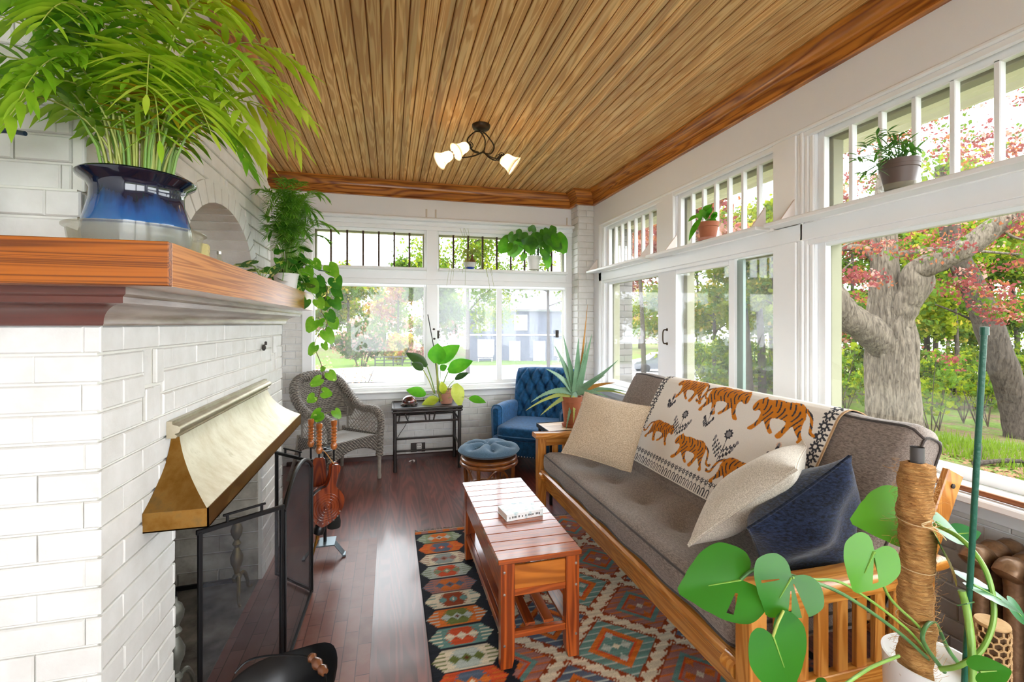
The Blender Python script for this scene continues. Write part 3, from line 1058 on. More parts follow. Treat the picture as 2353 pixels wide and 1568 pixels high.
# ------------------------------------------------------------------ kilim rug
def step(v, q): return np.floor(v / q + 0.5) * q
HEX = lambda h: np.array(lin(h)[:3])
RC = dict(navy=HEX('#23262E'), cream=HEX('#E6DABF'), rust=HEX('#9A4420'), org=HEX('#D9732B'), red=HEX('#D4552C'), teal=HEX('#6A938C'), sage=HEX('#8B9A78'), grn=HEX('#6D7A3C'),
          blue=HEX('#5B6A7E'), pink=HEX('#A8766E'), grey=HEX('#9AA5A2'), brn=HEX('#6B3A20'), lt=HEX('#B9C4BC'))
rx0, rx1, ry0, ry1 = 0.168, 1.86, 0.85, 3.39
q_ = 0.008
nx = int((rx1 - rx0) / q_); ny = int((ry1 - ry0) / q_)
gx, gy = np.meshgrid((np.arange(nx) + 0.5) * q_, (np.arange(ny) + 0.5) * q_, indexing='ij')
Wd = rx1 - rx0
img = np.zeros((nx, ny, 3)); img[:] = RC['navy']
rs_ = np.random.RandomState(3)
rng = np.random.RandomState(5)
def hexd(x, y, w, h):      # stepped hexagon: distance 0 at centre, 1 at the outline
    return np.maximum(np.abs(y) / h, (np.abs(x) + np.abs(y) * 0.75) / w)
pal = [('sage', 'org', 'lt'), ('org', 'blue', 'red'), ('cream', 'grey', 'pink'), ('lt', 'red', 'sage'), ('pink', 'org', 'blue'), ('cream', 'rust', 'teal'), ('org', 'grn', 'lt'), ('teal', 'red', 'cream'), ('cream', 'lt', 'grn'), ('red', 'blue', 'org'), ('teal', 'cream', 'brn'), ('pink', 'sage', 'red')]
pitch = 0.150
for side in (0, 1):
    bx = 0.165 if side == 0 else Wd - 0.165
    for k in range(int((ry1 - ry0) / pitch) + 1):
        cyy = (ny * q_) - 0.13 - k * pitch
        p = pal[(k + side * 5) % len(pal)]
        X = step(gx - bx, q_); Y = step(gy - cyy, q_)
        d = hexd(X, Y, 0.155, 0.071)
        ragged = 0.10 * ((np.abs(Y) // q_) % 2)
        img[d < 1.0] = RC[p[0]]
        img[(d < 1.0) & (np.abs(X) > 0.095) & ((np.abs(Y) // q_) % 3 == 0)] = RC[p[2]]
        d2 = np.abs(X) / (0.085 - 0.6 * np.abs(Y)) + ragged
        img[(d < 1) & (d2 < 1) & (np.abs(Y) < 0.062)] = RC[p[1]]
        img[(np.abs(np.abs(X) - 0.055) + np.abs(Y) * 0.8 < 0.026)] = RC[p[2]]
        img[(np.abs(X) + np.abs(Y) * 1.1 < 0.032)] = RC[p[2]]
        img[(np.abs(X) + np.abs(Y) < 0.012)] = RC['cream'] if k % 2 else RC['brn']
# field: a net of cream bands round stepped diamonds
f0, f1 = 0.335, Wd - 0.335
fld = (gx > f0) & (gx < f1) & (gy > 0.05) & (gy < ny * q_ - 0.05)
u = gx - (f0 + f1) / 2; v = gy - 1.10
pw_, ph_ = 0.52, 0.50
best = np.full(gx.shape, 9.0); ida = np.zeros(gx.shape, int); bu = np.zeros(gx.shape); bv = np.zeros(gx.shape)
for i in range(-3, 4):
    for j in range(-7, 8):
        cu = i * pw_ / 2; cv = j * ph_ / 2
        if (i + j) % 2: continue
        X = step(u - cu, q_); Y = step(v - cv, q_)
        d = np.abs(X) / (pw_ / 2) + np.abs(Y) / (ph_ / 2)
        mlt = d < best
        best = np.where(mlt, d, best); ida = np.where(mlt, (i * 5 + j * 3) % 6, ida); bu = np.where(mlt, X, bu); bv = np.where(mlt, Y, bv)
fp_ = [('teal', 'org', 'red', 'lt'), ('blue', 'org', 'cream', 'navy'), ('pink', 'teal', 'red', 'org'), ('teal', 'org', 'grn', 'cream'), ('blue', 'org', 'rust', 'lt'), ('sage', 'red', 'blue', 'org')]
tooth = 0.055 * (np.abs(np.mod(bv, 0.048) - 0.024) / 0.024)
fimg = np.zeros_like(img); fimg[:] = RC['cream']
for k, p in enumerate(fp_):
    s = ida == k
    fimg[s & (best < 0.93 - tooth * 1.6)] = RC['rust']
    fimg[s & (best < 0.86) & (best > 0.825) & (np.mod(bv, 0.048) < 0.022)] = RC['cream']
    fimg[s & (best < 0.79)] = RC[p[0]]
    fimg[s & (best < 0.55)] = RC[p[1]]
    fimg[s & (best < 0.42) & (best > 0.36)] = RC[p[2]]
    fimg[s & (best < 0.36)] = RC[p[0]]
    fimg[s & (best < 0.79) & (best > 0.55) & ((gy // 0.008) % 5 == 0)] = RC[p[3]]
    fimg[s & (np.abs(np.abs(bu) - 0.05) + np.abs(bv) < 0.030)] = RC[p[3]]
    fimg[s & (np.abs(bu) + np.abs(np.abs(bv) - 0.075) * 0.8 < 0.022)] = RC[p[3]]
    fimg[s & (np.abs(bu) + np.abs(bv) < 0.022)] = RC['cream']
edge = np.minimum(gx - f0, f1 - gx)
zig = 0.05 * (np.abs(np.mod(gy, 0.14) - 0.07) / 0.07)
img[fld] = fimg[fld]
img[fld & (edge < step(zig, q_))] = RC['navy']
frn = (gy > ny * q_ - 0.045)
img[frn] = np.where((((gx[frn] // 0.05) % 2) == 0)[:, None], RC['org'], RC['pink'])
img[gy > ny * q_ - 0.012] = RC['cream']; img[gy < 0.045] = RC['org']
streak = rs_.uniform(0.80, 1.12, (1, ny, 1)) * rs_.uniform(0.93, 1.05, (nx, ny, 1))
img = np.clip(img * streak, 0, 1)

def colour_grid(name, P, C, mat, parent=None, thick=None):
    """One mesh: grid of points P (n, m, 3) with a colour per point."""
    n, mm = P.shape[:2]
    me = bpy.data.meshes.new(name)
    vs = P.reshape(-1, 3).astype(np.float32)
    ii = np.arange(n * mm).reshape(n, mm)
    quads = np.stack([ii[:-1, :-1], ii[1:, :-1], ii[1:, 1:], ii[:-1, 1:]], -1).reshape(-1, 4)
    col = C.reshape(-1, 3)
    if thick is not None:
        low = (P - thick).reshape(-1, 3).astype(np.float32)
        rim = np.concatenate([ii[:, 0], ii[-1, 1:], ii[::-1, -1][1:], ii[0, ::-1][1:]])
        nb = len(vs)
        vs = np.concatenate([vs, low]); col = np.concatenate([col, col])
        rq = np.stack([rim[:-1], rim[1:], rim[1:] + nb, rim[:-1] + nb], -1)
        quads = np.concatenate([quads, quads[:, ::-1] + nb, rq[:, ::-1]])
    me.vertices.add(len(vs)); me.vertices.foreach_set('co', vs.ravel())
    me.loops.add(quads.size); me.loops.foreach_set('vertex_index', quads.ravel().astype(np.int32))
    me.polygons.add(len(quads))
    me.polygons.foreach_set('loop_start', np.arange(0, quads.size, 4, dtype=np.int32))
    me.polygons.foreach_set('loop_total', np.full(len(quads), 4, dtype=np.int32))
    me.update(calc_edges=True)
    me.polygons.foreach_set('use_smooth', [True] * len(quads))
    at = me.color_attributes.new('Col', 'FLOAT_COLOR', 'POINT')
    at.data.foreach_set('color', np.concatenate([col, np.ones((len(col), 1))], 1).astype(np.float32).ravel())
    me.materials.append(mat)
    o = bpy.data.objects.new(name, me)
    COL.objects.link(o)
    if parent is not None: o.parent = parent
    return o
M_RUG = painted('kilim_wool', noise=0.3, scale=260)
P = np.stack([gx + rx0, gy + ry0, np.full_like(gx, 0.008)], -1)
rug = tag(colour_grid('kilim_rug', P, img, M_RUG, thick=np.array([0, 0, 0.007])), 'flat woven kilim rug with rows of orange, cream and teal hexagons on a dark border', 'rug')
q = MB()
for k in range(150):
    xx = rx0 + (k + 0.5) * (rx1 - rx0) / 150
    q.tube([(xx, ry1 - 0.004, 0.006), (xx + R.uniform(-.006, .006), ry1 + 0.015, 0.005), (xx + R.uniform(-.012, .012), ry1 + R.uniform(0.02, 0.04), 0.003)], 0.0016, 4)
M_FRINGE = flat('rug_fringe_wool', '#6E655A', 0.9)
tag(q.build('fringe', M_FRINGE, rug), 'short greyish fringe').__setitem__('kind', 'stuff')

# ------------------------------------------------------------------ slatted coffee table and book
M_TBL = wood('table_teak_y', '#A04E1E', '#6F2C10', 'Y', 0.28, 1.2, coat=0.5, contrast=0.7, bump=0.03)
M_TBLX = wood('table_teak_x', '#B4561F', '#94441A', 'X', 0.26, 1.0, coat=0.8, contrast=0.35, bump=0.0, mulr=0.35)
M_TBLZ = wood('table_teak_z', '#B0541E', '#7C3412', 'Z', 0.28, 1.0, coat=0.4, contrast=0.6, bump=0.03)
M_TBLP = wood('table_panel', '#C9772B', '#A35A1C', 'X', 0.32, 0.8, coat=0.3, contrast=0.5)
M_STEEL = flat('steel_screw', '#B9B4AC', 0.3, 0.9)
tx0, tx1, ty0, ty1, tz = 0.447, 0.832, 1.925, 2.935, 0.488
t = thing('coffee_table', 'narrow reddish teak coffee table with grooved slat top and lower slat shelf', 'coffee table', (0.64, 2.43, 0))
q = MB(); n = 12; w_ = (ty1 - ty0) / n
for k in range(n):
    q.box(((tx0 + tx1) / 2, ty0 + w_ * (k + 0.5), tz - 0.011), (tx1 - tx0, w_ - 0.0025, 0.022), 0.0025)
q.b2((tx0 + .01, ty0 + .01, tz - 0.026), (tx1 - .01, ty1 - .01, tz - 0.018))
q.build('tabletop', M_TBLX, t, smooth=False)
lx = (tx0 + 0.012, tx1 - 0.012 - 0.062); ly = (ty0 + 0.006, ty1 - 0.006 - 0.042)
legs = []
for ix in (0, 1):
    for iy in (0, 1):
        q = MB()
        x_, y_ = lx[ix], ly[iy]
        q.prism([(x_, tz - 0.024), (x_, 0.009 + 0.05), (x_ + (0.012 if ix else 0.0), 0.0145), (x_ + 0.062 - (0 if ix else 0.012), 0.0145), (x_ + 0.062, 0.06), (x_ + 0.062, tz - 0.024)], y_, y_ + 0.042, 'Y')
        lg = q.build('leg', M_TBLZ, t, smooth=False)
        if iy == 0:
            for zz in (0.43, 0.335, 0.115):
                s_ = MB(); s_.lathe([(0, -0.002), (0.006, -0.001), (0.0055, 0.002), (0, 0.003)], M=Matrix.Translation((x_ + 0.016 if ix == 0 else x_ + 0.046, y_ - 0.001, zz)) @ Euler((PI / 2, 0, 0)).to_matrix().to_4x4(), n=12)
                s_.build('screw', M_STEEL, lg)
for ix in (0, 1):
    x_ = tx0 + 0.016 if ix == 0 else tx1 - 0.038
    q = MB(); q.b2((x_, ly[0] + .042, 0.325), (x_ + 0.022, ly[1], tz - 0.024), 0.002); q.build('side_apron', M_TBL, t, smooth=False)
    q = MB(); q.b2((x_, ly[0] + .042, 0.14), (x_ + 0.024, ly[1], 0.175), 0.002); q.build('side_rail', M_TBL, t, smooth=False)
for iy in (0, 1):
    y_ = ly[0] + 0.006 if iy == 0 else ly[1] + 0.012
    q = MB(); q.b2((lx[0] + 0.062, y_ + 0.004, 0.345), (lx[1], y_ + 0.018, 0.45), 0.002); q.build('end_panel', M_TBLP, t, smooth=False)
    q = MB(); q.b2((lx[0] + 0.062, y_, 0.318), (lx[1], y_ + 0.026, 0.348), 0.002); q.build('end_rail', M_TBLX, t, smooth=False)
    q = MB(); q.b2((lx[0] + 0.062, y_, 0.135), (lx[1], y_ + 0.024, 0.165), 0.002); q.build('end_rail', M_TBLX, t, smooth=False)
for k in range(4):
    x_ = lx[0] + 0.03 + k * 0.088
    q = MB(); q.b2((x_ - 0.002, ly[0] + .03, 0.164), (x_ + 0.046, ly[1] + .012, 0.178), 0.002); q.build('shelf_slat', M_TBL, t, smooth=False)
for yy in (2.15, 2.62):
    q = MB(); q.b2((tx0 + 0.006, yy - 0.012, tz - 0.045), (tx0 + 0.014, yy + 0.012, tz - 0.028), 0.002); q.build('hinge', M_STEEL, t, smooth=False)

M_COVER = NT('book_cover')
_v = M_COVER.coord((1, 1, 1)); _f = M_COVER.noise(_v, 28, 3, 0.6)
M_COVER.l(M_COVER.ramp(_f, [(0.50, lin('#F0F3F3')), (0.62, lin('#D3E4E6')), (0.72, lin('#9CC0C8'))]), M_COVER.b.inputs['Base Color']); M_COVER.b.inputs['Roughness'].default_value = 0.3; M_COVER = M_COVER.m
M_PAGES = flat('book_pages', '#EDE8DC', 0.8); M_INK = flat('book_ink', '#4E4A48', 0.7)
bk = thing('book', 'pale paperback book with bluish cover lying on the coffee table', 'book', (0.668, 2.372, tz), math.radians(8))
def loc_build(mb, name, mat, par, **k): return mb.build(name, mat, par, world=False, **k)
q = MB(); q.box((0, 0, 0.0175), (0.198, 0.128, 0.027), 0.001); loc_build(q, 'pages', M_PAGES, bk, smooth=False)
q = MB(); q.box((0, 0, 0.0335), (0.205, 0.135, 0.003), 0.001); q.box((0, 0, 0.002), (0.205, 0.135, 0.003), 0.001); q.box((0, -0.0665, 0.0175), (0.205, 0.002, 0.032), 0.0008); loc_build(q, 'cover', M_COVER, bk, smooth=False)
q = MB(); xx = -0.085
rr = random.Random(2)
while xx < 0.085:
    w2 = rr.choice((0.004, 0.006, 0.007)); q.box((xx, -0.0678, 0.0175 + rr.uniform(-.001, .001)), (w2, 0.0006, rr.choice((0.007, 0.010, 0.010))))
    xx += w2 + (0.003 if rr.random() < 0.8 else 0.012)
loc_build(q, 'spine_print', M_INK, bk, smooth=False)

# ------------------------------------------------------------------ futon sofa
M_OAK_Y = wood('futon_oak_y', '#CF9046', '#B4722C', 'Y', 0.3, 1.2, coat=0.4, mulr=0.4, contrast=0.4, bump=0.03)
M_OAK_X = wood('futon_oak_x', '#D29142', '#B6722A', 'X', 0.3, 1.2, coat=0.4, mulr=0.4, contrast=0.4, bump=0.03)
M_OAK_Z = wood('futon_oak_z', '#CC8C42', '#B26F2A', 'Z', 0.3, 1.2, coat=0.4, mulr=0.4, contrast=0.4, bump=0.03)
M_FUT = fabric('futon_twill', '#8F8278', '#675A52', 260, bump=0.5, stretch=(1, 0.25, 1))
M_PIPE = fabric('futon_piping', '#4A413D', '#3A332F', 260)
sf = thing('futon_sofa', 'honey oak futon sofa with grey brown tufted mattress along the right windows', 'sofa', (1.55, 2.32, 0))
NY, FY = 1.240, 3.375           # near and far ends
def arm(yc, side):
    """One slatted arm; SIDE is the outward direction along Y."""
    q = MB(); q.b2((1.085, yc - 0.034, 0.0095), (1.150, yc + 0.034, 0.632), 0.004); q.build('arm_post', M_OAK_Z, sf, smooth=False)
    q = MB(); q.b2((1.80, yc - 0.034, 0.0095), (1.87, yc + 0.034, 0.632), 0.004); q.build('arm_post', M_OAK_Z, sf, smooth=False)
    q = MB()
    def top(i, j):
        x_ = 1.062 + (1.91 - 1.062) * i / 24
        e = 0.022 * math.sin((x_ - 1.062) / 0.848 * PI)
        k = [( -0.052, 0.632), (-0.058, 0.640), (-0.055, 0.660), (-0.045, 0.668), (0.045, 0.668), (0.055, 0.660), (0.058, 0.640), (0.052, 0.632), (-0.052, 0.632)][j]
        return (x_, yc + k[0] * (1 - 0.1 * (abs(i - 12) / 12) ** 3), k[1] - e * 0.6)
    q.grid(top, 25, 9)
    q.add([top(0, j) for j in range(8)], [tuple(range(8))]); q.add([top(24, j) for j in range(8)], [tuple(range(8))])
    q.build('armrest', M_OAK_X, sf, angle=50)
    q = MB(); q.b2((1.15, yc - 0.016, 0.565), (1.80, yc + 0.016, 0.622), 0.003); q.build('arm_rail', M_OAK_X, sf, smooth=False)
    q = MB(); q.b2((1.15, yc - 0.018, 0.215), (1.80, yc + 0.018, 0.325), 0.003); q.build('arm_rail', M_OAK_X, sf, smooth=False)
    for k in range(7):
        x_ = 1.21 + 0.083 * k
        q = MB(); q.b2((x_, yc - 0.010, 0.32), (x_ + 0.045, yc + 0.010, 0.57), 0.002); q.build('arm_slat', M_OAK_Z, sf, smooth=False)
arm(NY, -1); arm(FY, 1)
q = MB()     # long front rail: a sloping face over a flat one
q.prism([(1.098, 0.388), (1.112, 0.396), (1.165, 0.396), (1.165, 0.245), (1.142, 0.245), (1.132, 0.330), (1.100, 0.368)], NY + 0.036, FY - 0.036, 'Y')
q.build('front_rail', M_OAK_Y, sf, smooth=False)
q = MB(); q.b2((1.86, NY + 0.036, 0.26), (1.90, FY - 0.036, 0.38), 0.003); q.build('back_rail', M_OAK_Y, sf, smooth=False)
for yy in (NY + 0.075, FY - 0.075):
    q = MB(); q.tube([(1.112, yy - 0.028, 0.355), (1.112, yy + 0.028, 0.355)], 0.030, 16); q.b2((1.10, yy - 0.028, 0.34), (1.16, yy + 0.028, 0.395), 0.004)
    q.build('rail_block', M_OAK_X, sf)
for yy in (NY + 0.02, FY - 0.02):
    s = 1 if yy < 2 else -1
    q = MB(); q.beam((1.69, yy + s * 0.035, 0.08), (2.10, yy + s * 0.035, 0.93), 0.026, 0.085, 0.004, up=(1, 0, -0.45)); bs = q.build('back_stile', M_OAK_Z, sf, smooth=False)
    q = MB(); q.lathe([(0, -0.003), (0.009, -0.003), (0.009, 0.003), (0, 0.004)], M=Matrix.Translation((2.075, yy + s * 0.02, 0.88)) @ Euler((PI / 2, 0, 0)).to_matrix().to_4x4(), n=12); q.build('bolt', M_NAIL, bs)
for k in range(7):
    yy = NY + 0.15 + k * (FY - NY - 0.3) / 6
    q = MB(); q.b2((1.16, yy - 0.03, 0.355), (1.87, yy + 0.03, 0.372), 0.002); q.build('seat_slat', M_OAK_X, sf, smooth=False)

def cushion_slab(prof_fn, y0, y1, ny, tufts, nm, mat, seam_rows, par, face=(0.0, 1.0)):
    """Quilted slab whose cross-section (closed loop of (x, z, outward nx, nz)) runs along Y, with tufted dimples."""
    loop = prof_fn()
    n = len(loop)
    mb = MB()
    def Pt(i, j):
        x_, z_, nx_, nz_, w = loop[i % n]
        t = j / (ny - 1)
        y_ = y0 + (y1 - y0) * t
        e = min(t, 1 - t) * (y1 - y0)
        rr2 = 0.055
        sh = 0.0
        if e < rr2: sh = rr2 - math.sqrt(max(0, rr2 ** 2 - (rr2 - e) ** 2))
        d = -sh * 0.8
        for (tx, tzz, ty, amp, rad) in tufts:
            dd = math.sqrt((x_ - tx) ** 2 + (z_ - tzz) ** 2 + (y_ - ty) ** 2)
            d -= amp * math.exp(-(dd / rad) ** 1.3) * max(0.0, nx_ * face[0] + nz_ * face[1]) ** 2
        d += 0.004 * math.sin(y_ * 17 + x_ * 9) * w
        return (x_ + nx_ * d, y_, z_ + nz_ * d)
    mb.grid(lambda i, j: Pt(i, j), n, ny, closed_u=True)
    mb.add([Pt(i, 0) for i in range(n)], [tuple(range(n))])
    mb.add([Pt(i, ny - 1) for i in range(n)], [tuple(range(n - 1, -1, -1))])
    o = mb.build(nm, mat, par, angle=70)
    for (i0) in seam_rows:
        s = MB(); s.tube([Vector(Pt(i0, j)) + Vector((loop[i0][2], 0, loop[i0][3])) * 0.002 for j in range(ny)], 0.0055, 6)
        s.build('piping', M_PIPE, o)
    for jj in (0, ny - 1):
        s = MB(); s.tube([Vector(Pt(i, jj)) + Vector((0, -0.002 if jj == 0 else 0.002, 0)) for i in range(n + 1)], 0.005, 6)
        s.build('piping', M_PIPE, o)
    return o
def rounded(poly, r, seg=5, sub=6):
    """Closed loop from polygon corners with fillets: (x, z, nx, nz, weight)."""
    out = []
    n = len(poly)
    P_ = [Vector((a, b, 0)) for a, b in poly]
    for i in range(n):
        p, a, b = P_[i], P_[i - 1], P_[(i + 1) % n]
        u1 = (a - p).normalized(); u2 = (b - p).normalized()
        ang = u1.angle(u2)
        rr = r[i] if isinstance(r, (list, tuple)) else r
        dist = rr / math.tan(ang / 2)
        c = p + (u1 + u2).normalized() * (rr / math.sin(ang / 2))
        s = p + u1 * dist; e = p + u2 * dist
        a0 = math.atan2(s.y - c.y, s.x - c.x); a1 = math.atan2(e.y - c.y, e.x - c.x)
        while a1 - a0 > PI: a1 -= 2 * PI
        while a1 - a0 < -PI: a1 += 2 * PI
        for k in range(seg + 1):
            aa = a0 + (a1 - a0) * k / seg
            out.append((c.x + rr * math.cos(aa), c.y + rr * math.sin(aa)))
        nxt = P_[(i + 1) % n]
    # subdivide the long straight runs
    res = []
    m_ = len(out)
    for i in range(m_):
        a = Vector(out[i] + (0,)); b = Vector(out[(i + 1) % m_] + (0,))
        L = (b - a).length
        k = max(1, int(L / 0.03))
        for j in range(k):
            res.append(a + (b - a) * j / k)
    fin = []
    area = sum(out[i][0] * out[(i + 1) % m_][1] - out[(i + 1) % m_][0] * out[i][1] for i in range(m_))
    for i, p in enumerate(res):
        d = res[(i + 1) % len(res)] - res[i - 1]
        nn = Vector((d.y, -d.x, 0)).normalized() * (1 if area > 0 else -1)
        fin.append((p.x, p.y, nn.x, nn.y, 1.0))
    return fin
SEAT = [(1.110, 0.397), (1.70, 0.378), (1.68, 0.525), (1.105, 0.540)]
BACK = [(1.565, 0.50), (1.73, 0.42), (2.06, 1.07), (1.895, 1.135)]
ty = [1.62, 1.98, 2.33, 2.68, 3.03]
seat_t = [(1.38, 0.532, y, 0.060, 0.105) for y in ty]
back_t = [(1.72, 0.815, y, 0.03, 0.08) for y in ty]
loopS = rounded(SEAT, [0.05, 0.03, 0.05, 0.055])
loopB = rounded(BACK, [0.05, 0.04, 0.07, 0.075])
def row_near(loop, x_, z_): return min(range(len(loop)), key=lambda i: (loop[i][0] - x_) ** 2 + (loop[i][1] - z_) ** 2)
cushion_slab(lambda: loopS, NY + 0.05, FY - 0.05, 90, seat_t, 'seat_mattress', M_FUT, [row_near(loopS, 1.112, 0.532), row_near(loopS, 1.115, 0.405)], sf)
cushion_slab(lambda: loopB, NY + 0.03, FY - 0.03, 90, back_t, 'back_mattress', M_FUT, [row_near(loopB, 1.885, 1.12), row_near(loopB, 2.05, 1.06)], sf, face=(-0.887, 0.461))

# ------------------------------------------------------------------ tiger throw
TC = dict(bg=HEX('#E9E2D8'), ink=HEX('#3B3B42'), org=HEX('#CF7E22'), gry=HEX('#8E8A8A'), pk=HEX('#E3C0A6'), brn=HEX('#B08E6A'))
TY0, TY1 = 1.56, 2.90
s0 = [(2.085, 0.93), (2.072, 1.02), (2.055, 1.085), (2.015, 1.126), (1.965, 1.148), (1.915, 1.150), (1.868, 1.118), (1.835, 1.06), (1.79, 0.975), (1.745, 0.890), (1.70, 0.80), (1.655, 0.715), (1.61, 0.63), (1.595, 0.60)]
_i0 = row_near(loopB, 2.03, 0.95); _i1 = row_near(loopB, 1.60, 0.585); _n = len(loopB)
_f = [(_i0 + k) % _n for k in range((_i1 - _i0) % _n + 1)]; _b = [(_i0 - k) % _n for k in range((_i0 - _i1) % _n + 1)]
_seq = _f if max(loopB[i][1] for i in _f) > 1.05 else _b
prof3 = [Vector((loopB[i][0], 0, loopB[i][1])) for i in _seq]
L = [0.0]
for a, b in zip(prof3, prof3[1:]): L.append(L[-1] + (b - a).length)
TL = L[-1]
nu, nv = 300, 470
S_ = np.linspace(0, TL, nu)
px_ = np.interp(S_, L, [p.x for p in prof3]); pz_ = np.interp(S_, L, [p.z for p in prof3])
# design coordinates: a = along Y from the far edge (left in the picture), b = down from the top fold, metres
top_i = max(range(len(prof3)), key=lambda i: prof3[i].z)
S_top = L[top_i]
A = np.linspace(0, TY1 - TY0, nv)
gb, ga = np.meshgrid(S_ - S_top, A, indexing='ij')
tim = np.zeros((nu, nv, 3)); tim[:] = TC['bg']
def poly_mask(pts):
    x, y = ga, gb
    ins = np.zeros(x.shape, bool)
    n = len(pts)
    for i in range(n):
        x1, y1 = pts[i]; x2, y2 = pts[(i + 1) % n]
        if y1 == y2: continue
        c = ((y1 > y) != (y2 > y)) & (x < (x2 - x1) * (y - y1) / (y2 - y1) + x1)
        ins ^= c
    return ins
def smooth_poly(pts, n=5):
    P_ = [Vector((a, b, 0)) for a, b in pts]
    out = []
    N = len(P_)
    for i in range(N):
        a, b, c, d = P_[i - 1], P_[i], P_[(i + 1) % N], P_[(i + 2) % N]
        for k in range(n):
            t = k / n
            v_ = 0.5 * ((2 * b) + (c - a) * t + (2 * a - 5 * b + 4 * c - d) * t * t + (3 * b - a - 3 * c + d) * t ** 3)
            out.append((v_.x, v_.y))
    return out
# a walking tiger facing right, about 1 wide, y down
TIG = [(0.17, 0.10), (0.30, 0.03), (0.48, 0.05), (0.64, 0.04), (0.76, 0.07), (0.84, 0.05), (0.87, 0.02), (0.90, 0.06), (0.96, 0.12), (1.00, 0.22), (0.985, 0.29), (0.93, 0.31), (0.87, 0.28), (0.82, 0.32), (0.82, 0.42), (0.86, 0.52), (0.93, 0.60), (0.92, 0.64), (0.85, 0.63), (0.77, 0.52), (0.72, 0.44), (0.66, 0.50), (0.56, 0.60), (0.51, 0.62), (0.49, 0.58), (0.57, 0.50), (0.60, 0.38), (0.48, 0.35), (0.36, 0.38), (0.36, 0.46), (0.40, 0.56), (0.43, 0.62), (0.38, 0.66), (0.33, 0.63), (0.28, 0.50), (0.24, 0.42), (0.17, 0.50), (0.10, 0.57), (0.10, 0.63), (0.04, 0.65), (0.02, 0.60), (0.09, 0.48), (0.11, 0.36), (0.11, 0.22)]
def tail_pts(fl): return [(0.15, 0.13), (0.05, 0.20), (0.00, 0.32), (-0.03, 0.44), (-0.10, 0.47), (-0.13, 0.44)]
def stroke(pts, w, col, ins=None):
    P_ = spline([(a, b, 0) for a, b in pts], 6)
    msk = np.zeros(ga.shape, bool)
    for a, b in zip(P_, P_[1:]):
        dx, dy = b.x - a.x, b.y - a.y
        l2 = dx * dx + dy * dy + 1e-12
        t = np.clip(((ga - a.x) * dx + (gb - a.y) * dy) / l2, 0, 1)
        msk |= (ga - a.x - t * dx) ** 2 + (gb - a.y - t * dy) ** 2 < w * w
    if ins is not None: msk &= ins
    tim[msk] = col
    return msk
def tiger(a0, b0, sc, flip):
    T_ = lambda p: (a0 + (p[0] if not flip else 1 - p[0]) * sc, b0 + p[1] * sc * 0.86)
    tl = stroke([T_(p) for p in tail_pts(0)], 0.016 * sc + 0.002, TC['org'])
    mk = poly_mask([T_(p) for p in smooth_poly(TIG, 4)])
    tim[mk] = TC['org']
    u_ = (ga - a0) / sc; v_ = (gb - b0) / (sc * 0.86)
    if flip: u_ = 1 - u_
    ph = u_ * 17 + 1.6 * np.sin(v_ * 9) + 2.6 * v_
    st = (np.sin(ph * 2 * PI / 1.35) > 0.50) & (np.sin(v_ * 22 + np.floor(ph / 1.35) * 2.1) > -0.55) & (v_ < 0.56)
    tim[mk & st] = TC['ink']
    tim[tl & ~mk & (np.sin((u_ + v_) * 60) > 0.45)] = TC['ink']
def flower(a0, b0, sc, big):
    up = lambda x, y: (a0 + x * sc, b0 - y * sc)
    stroke([up(0, 0), up(0.02, 0.3), up(0, 0.62)], 0.0022, TC['ink'])
    brs = [(-1, 0.10, 0.30), (1, 0.10, 0.28), (-1, 0.26, 0.36), (1, 0.28, 0.34)] if big else [(-1, 0.08, 0.22), (1, 0.1, 0.22)]
    for (s, y_, l) in brs:
        stroke([up(0, y_), up(s * l * 0.6, y_ + 0.10), up(s * l, y_ + 0.24)], 0.0018, TC['ink'])
        for k in range(4 if big else 3):
            f = (k + 1) / 4.0
            cx_, cy_ = up(s * l * f, y_ + 0.24 * f ** 1.3)
            for o_ in (-1, 1):
                d = ((ga - cx_ - o_ * 0.004) / 0.0045) ** 2 + ((gb - cy_ + o_ * 0.009) / 0.010) ** 2 < 1
                tim[d] = TC['ink']
        ex, ey = up(s * l, y_ + 0.28)
        d = ((ga - ex) / 0.008) ** 2 + ((gb - ey) / 0.013) ** 2 < 1
        tim[d] = TC['gry'] if big else TC['ink']
    hx, hy_ = up(0, 0.70)
    r_ = (0.026 if big else 0.014)
    d = ((ga - hx) / r_) ** 2 + ((gb - hy_) / (r_ * 1.05)) ** 2
    an = np.arctan2(gb - hy_, ga - hx)
    tim[d < 1 + 0.25 * np.sin(an * 9)] = TC['ink'] if big else TC['pk']
    tim[(d < 0.35)] = TC['gry']
    if not big: tim[((ga - hx) / 0.010) ** 2 + ((gb - hy_ - 0.02) / 0.014) ** 2 < 1] = TC['ink']
WT = TY1 - TY0
tiger(0.19, 0.0, 0.30, True); tiger(0.48, 0.01, 0.35, False); tiger(0.87, 0.03, 0.36, True)
tiger(0.10, 0.33, 0.27, False); tiger(0.42, 0.36, 0.31, True); tiger(0.80, 0.385, 0.32, False)
flower(0.40, 0.40, 0.21, True); flower(0.80, 0.44, 0.22, True); flower(0.21, 0.24, 0.13, False); flower(0.60, 0.29, 0.16, False); flower(1.12, 0.38, 0.17, False)
BL = TL - S_top
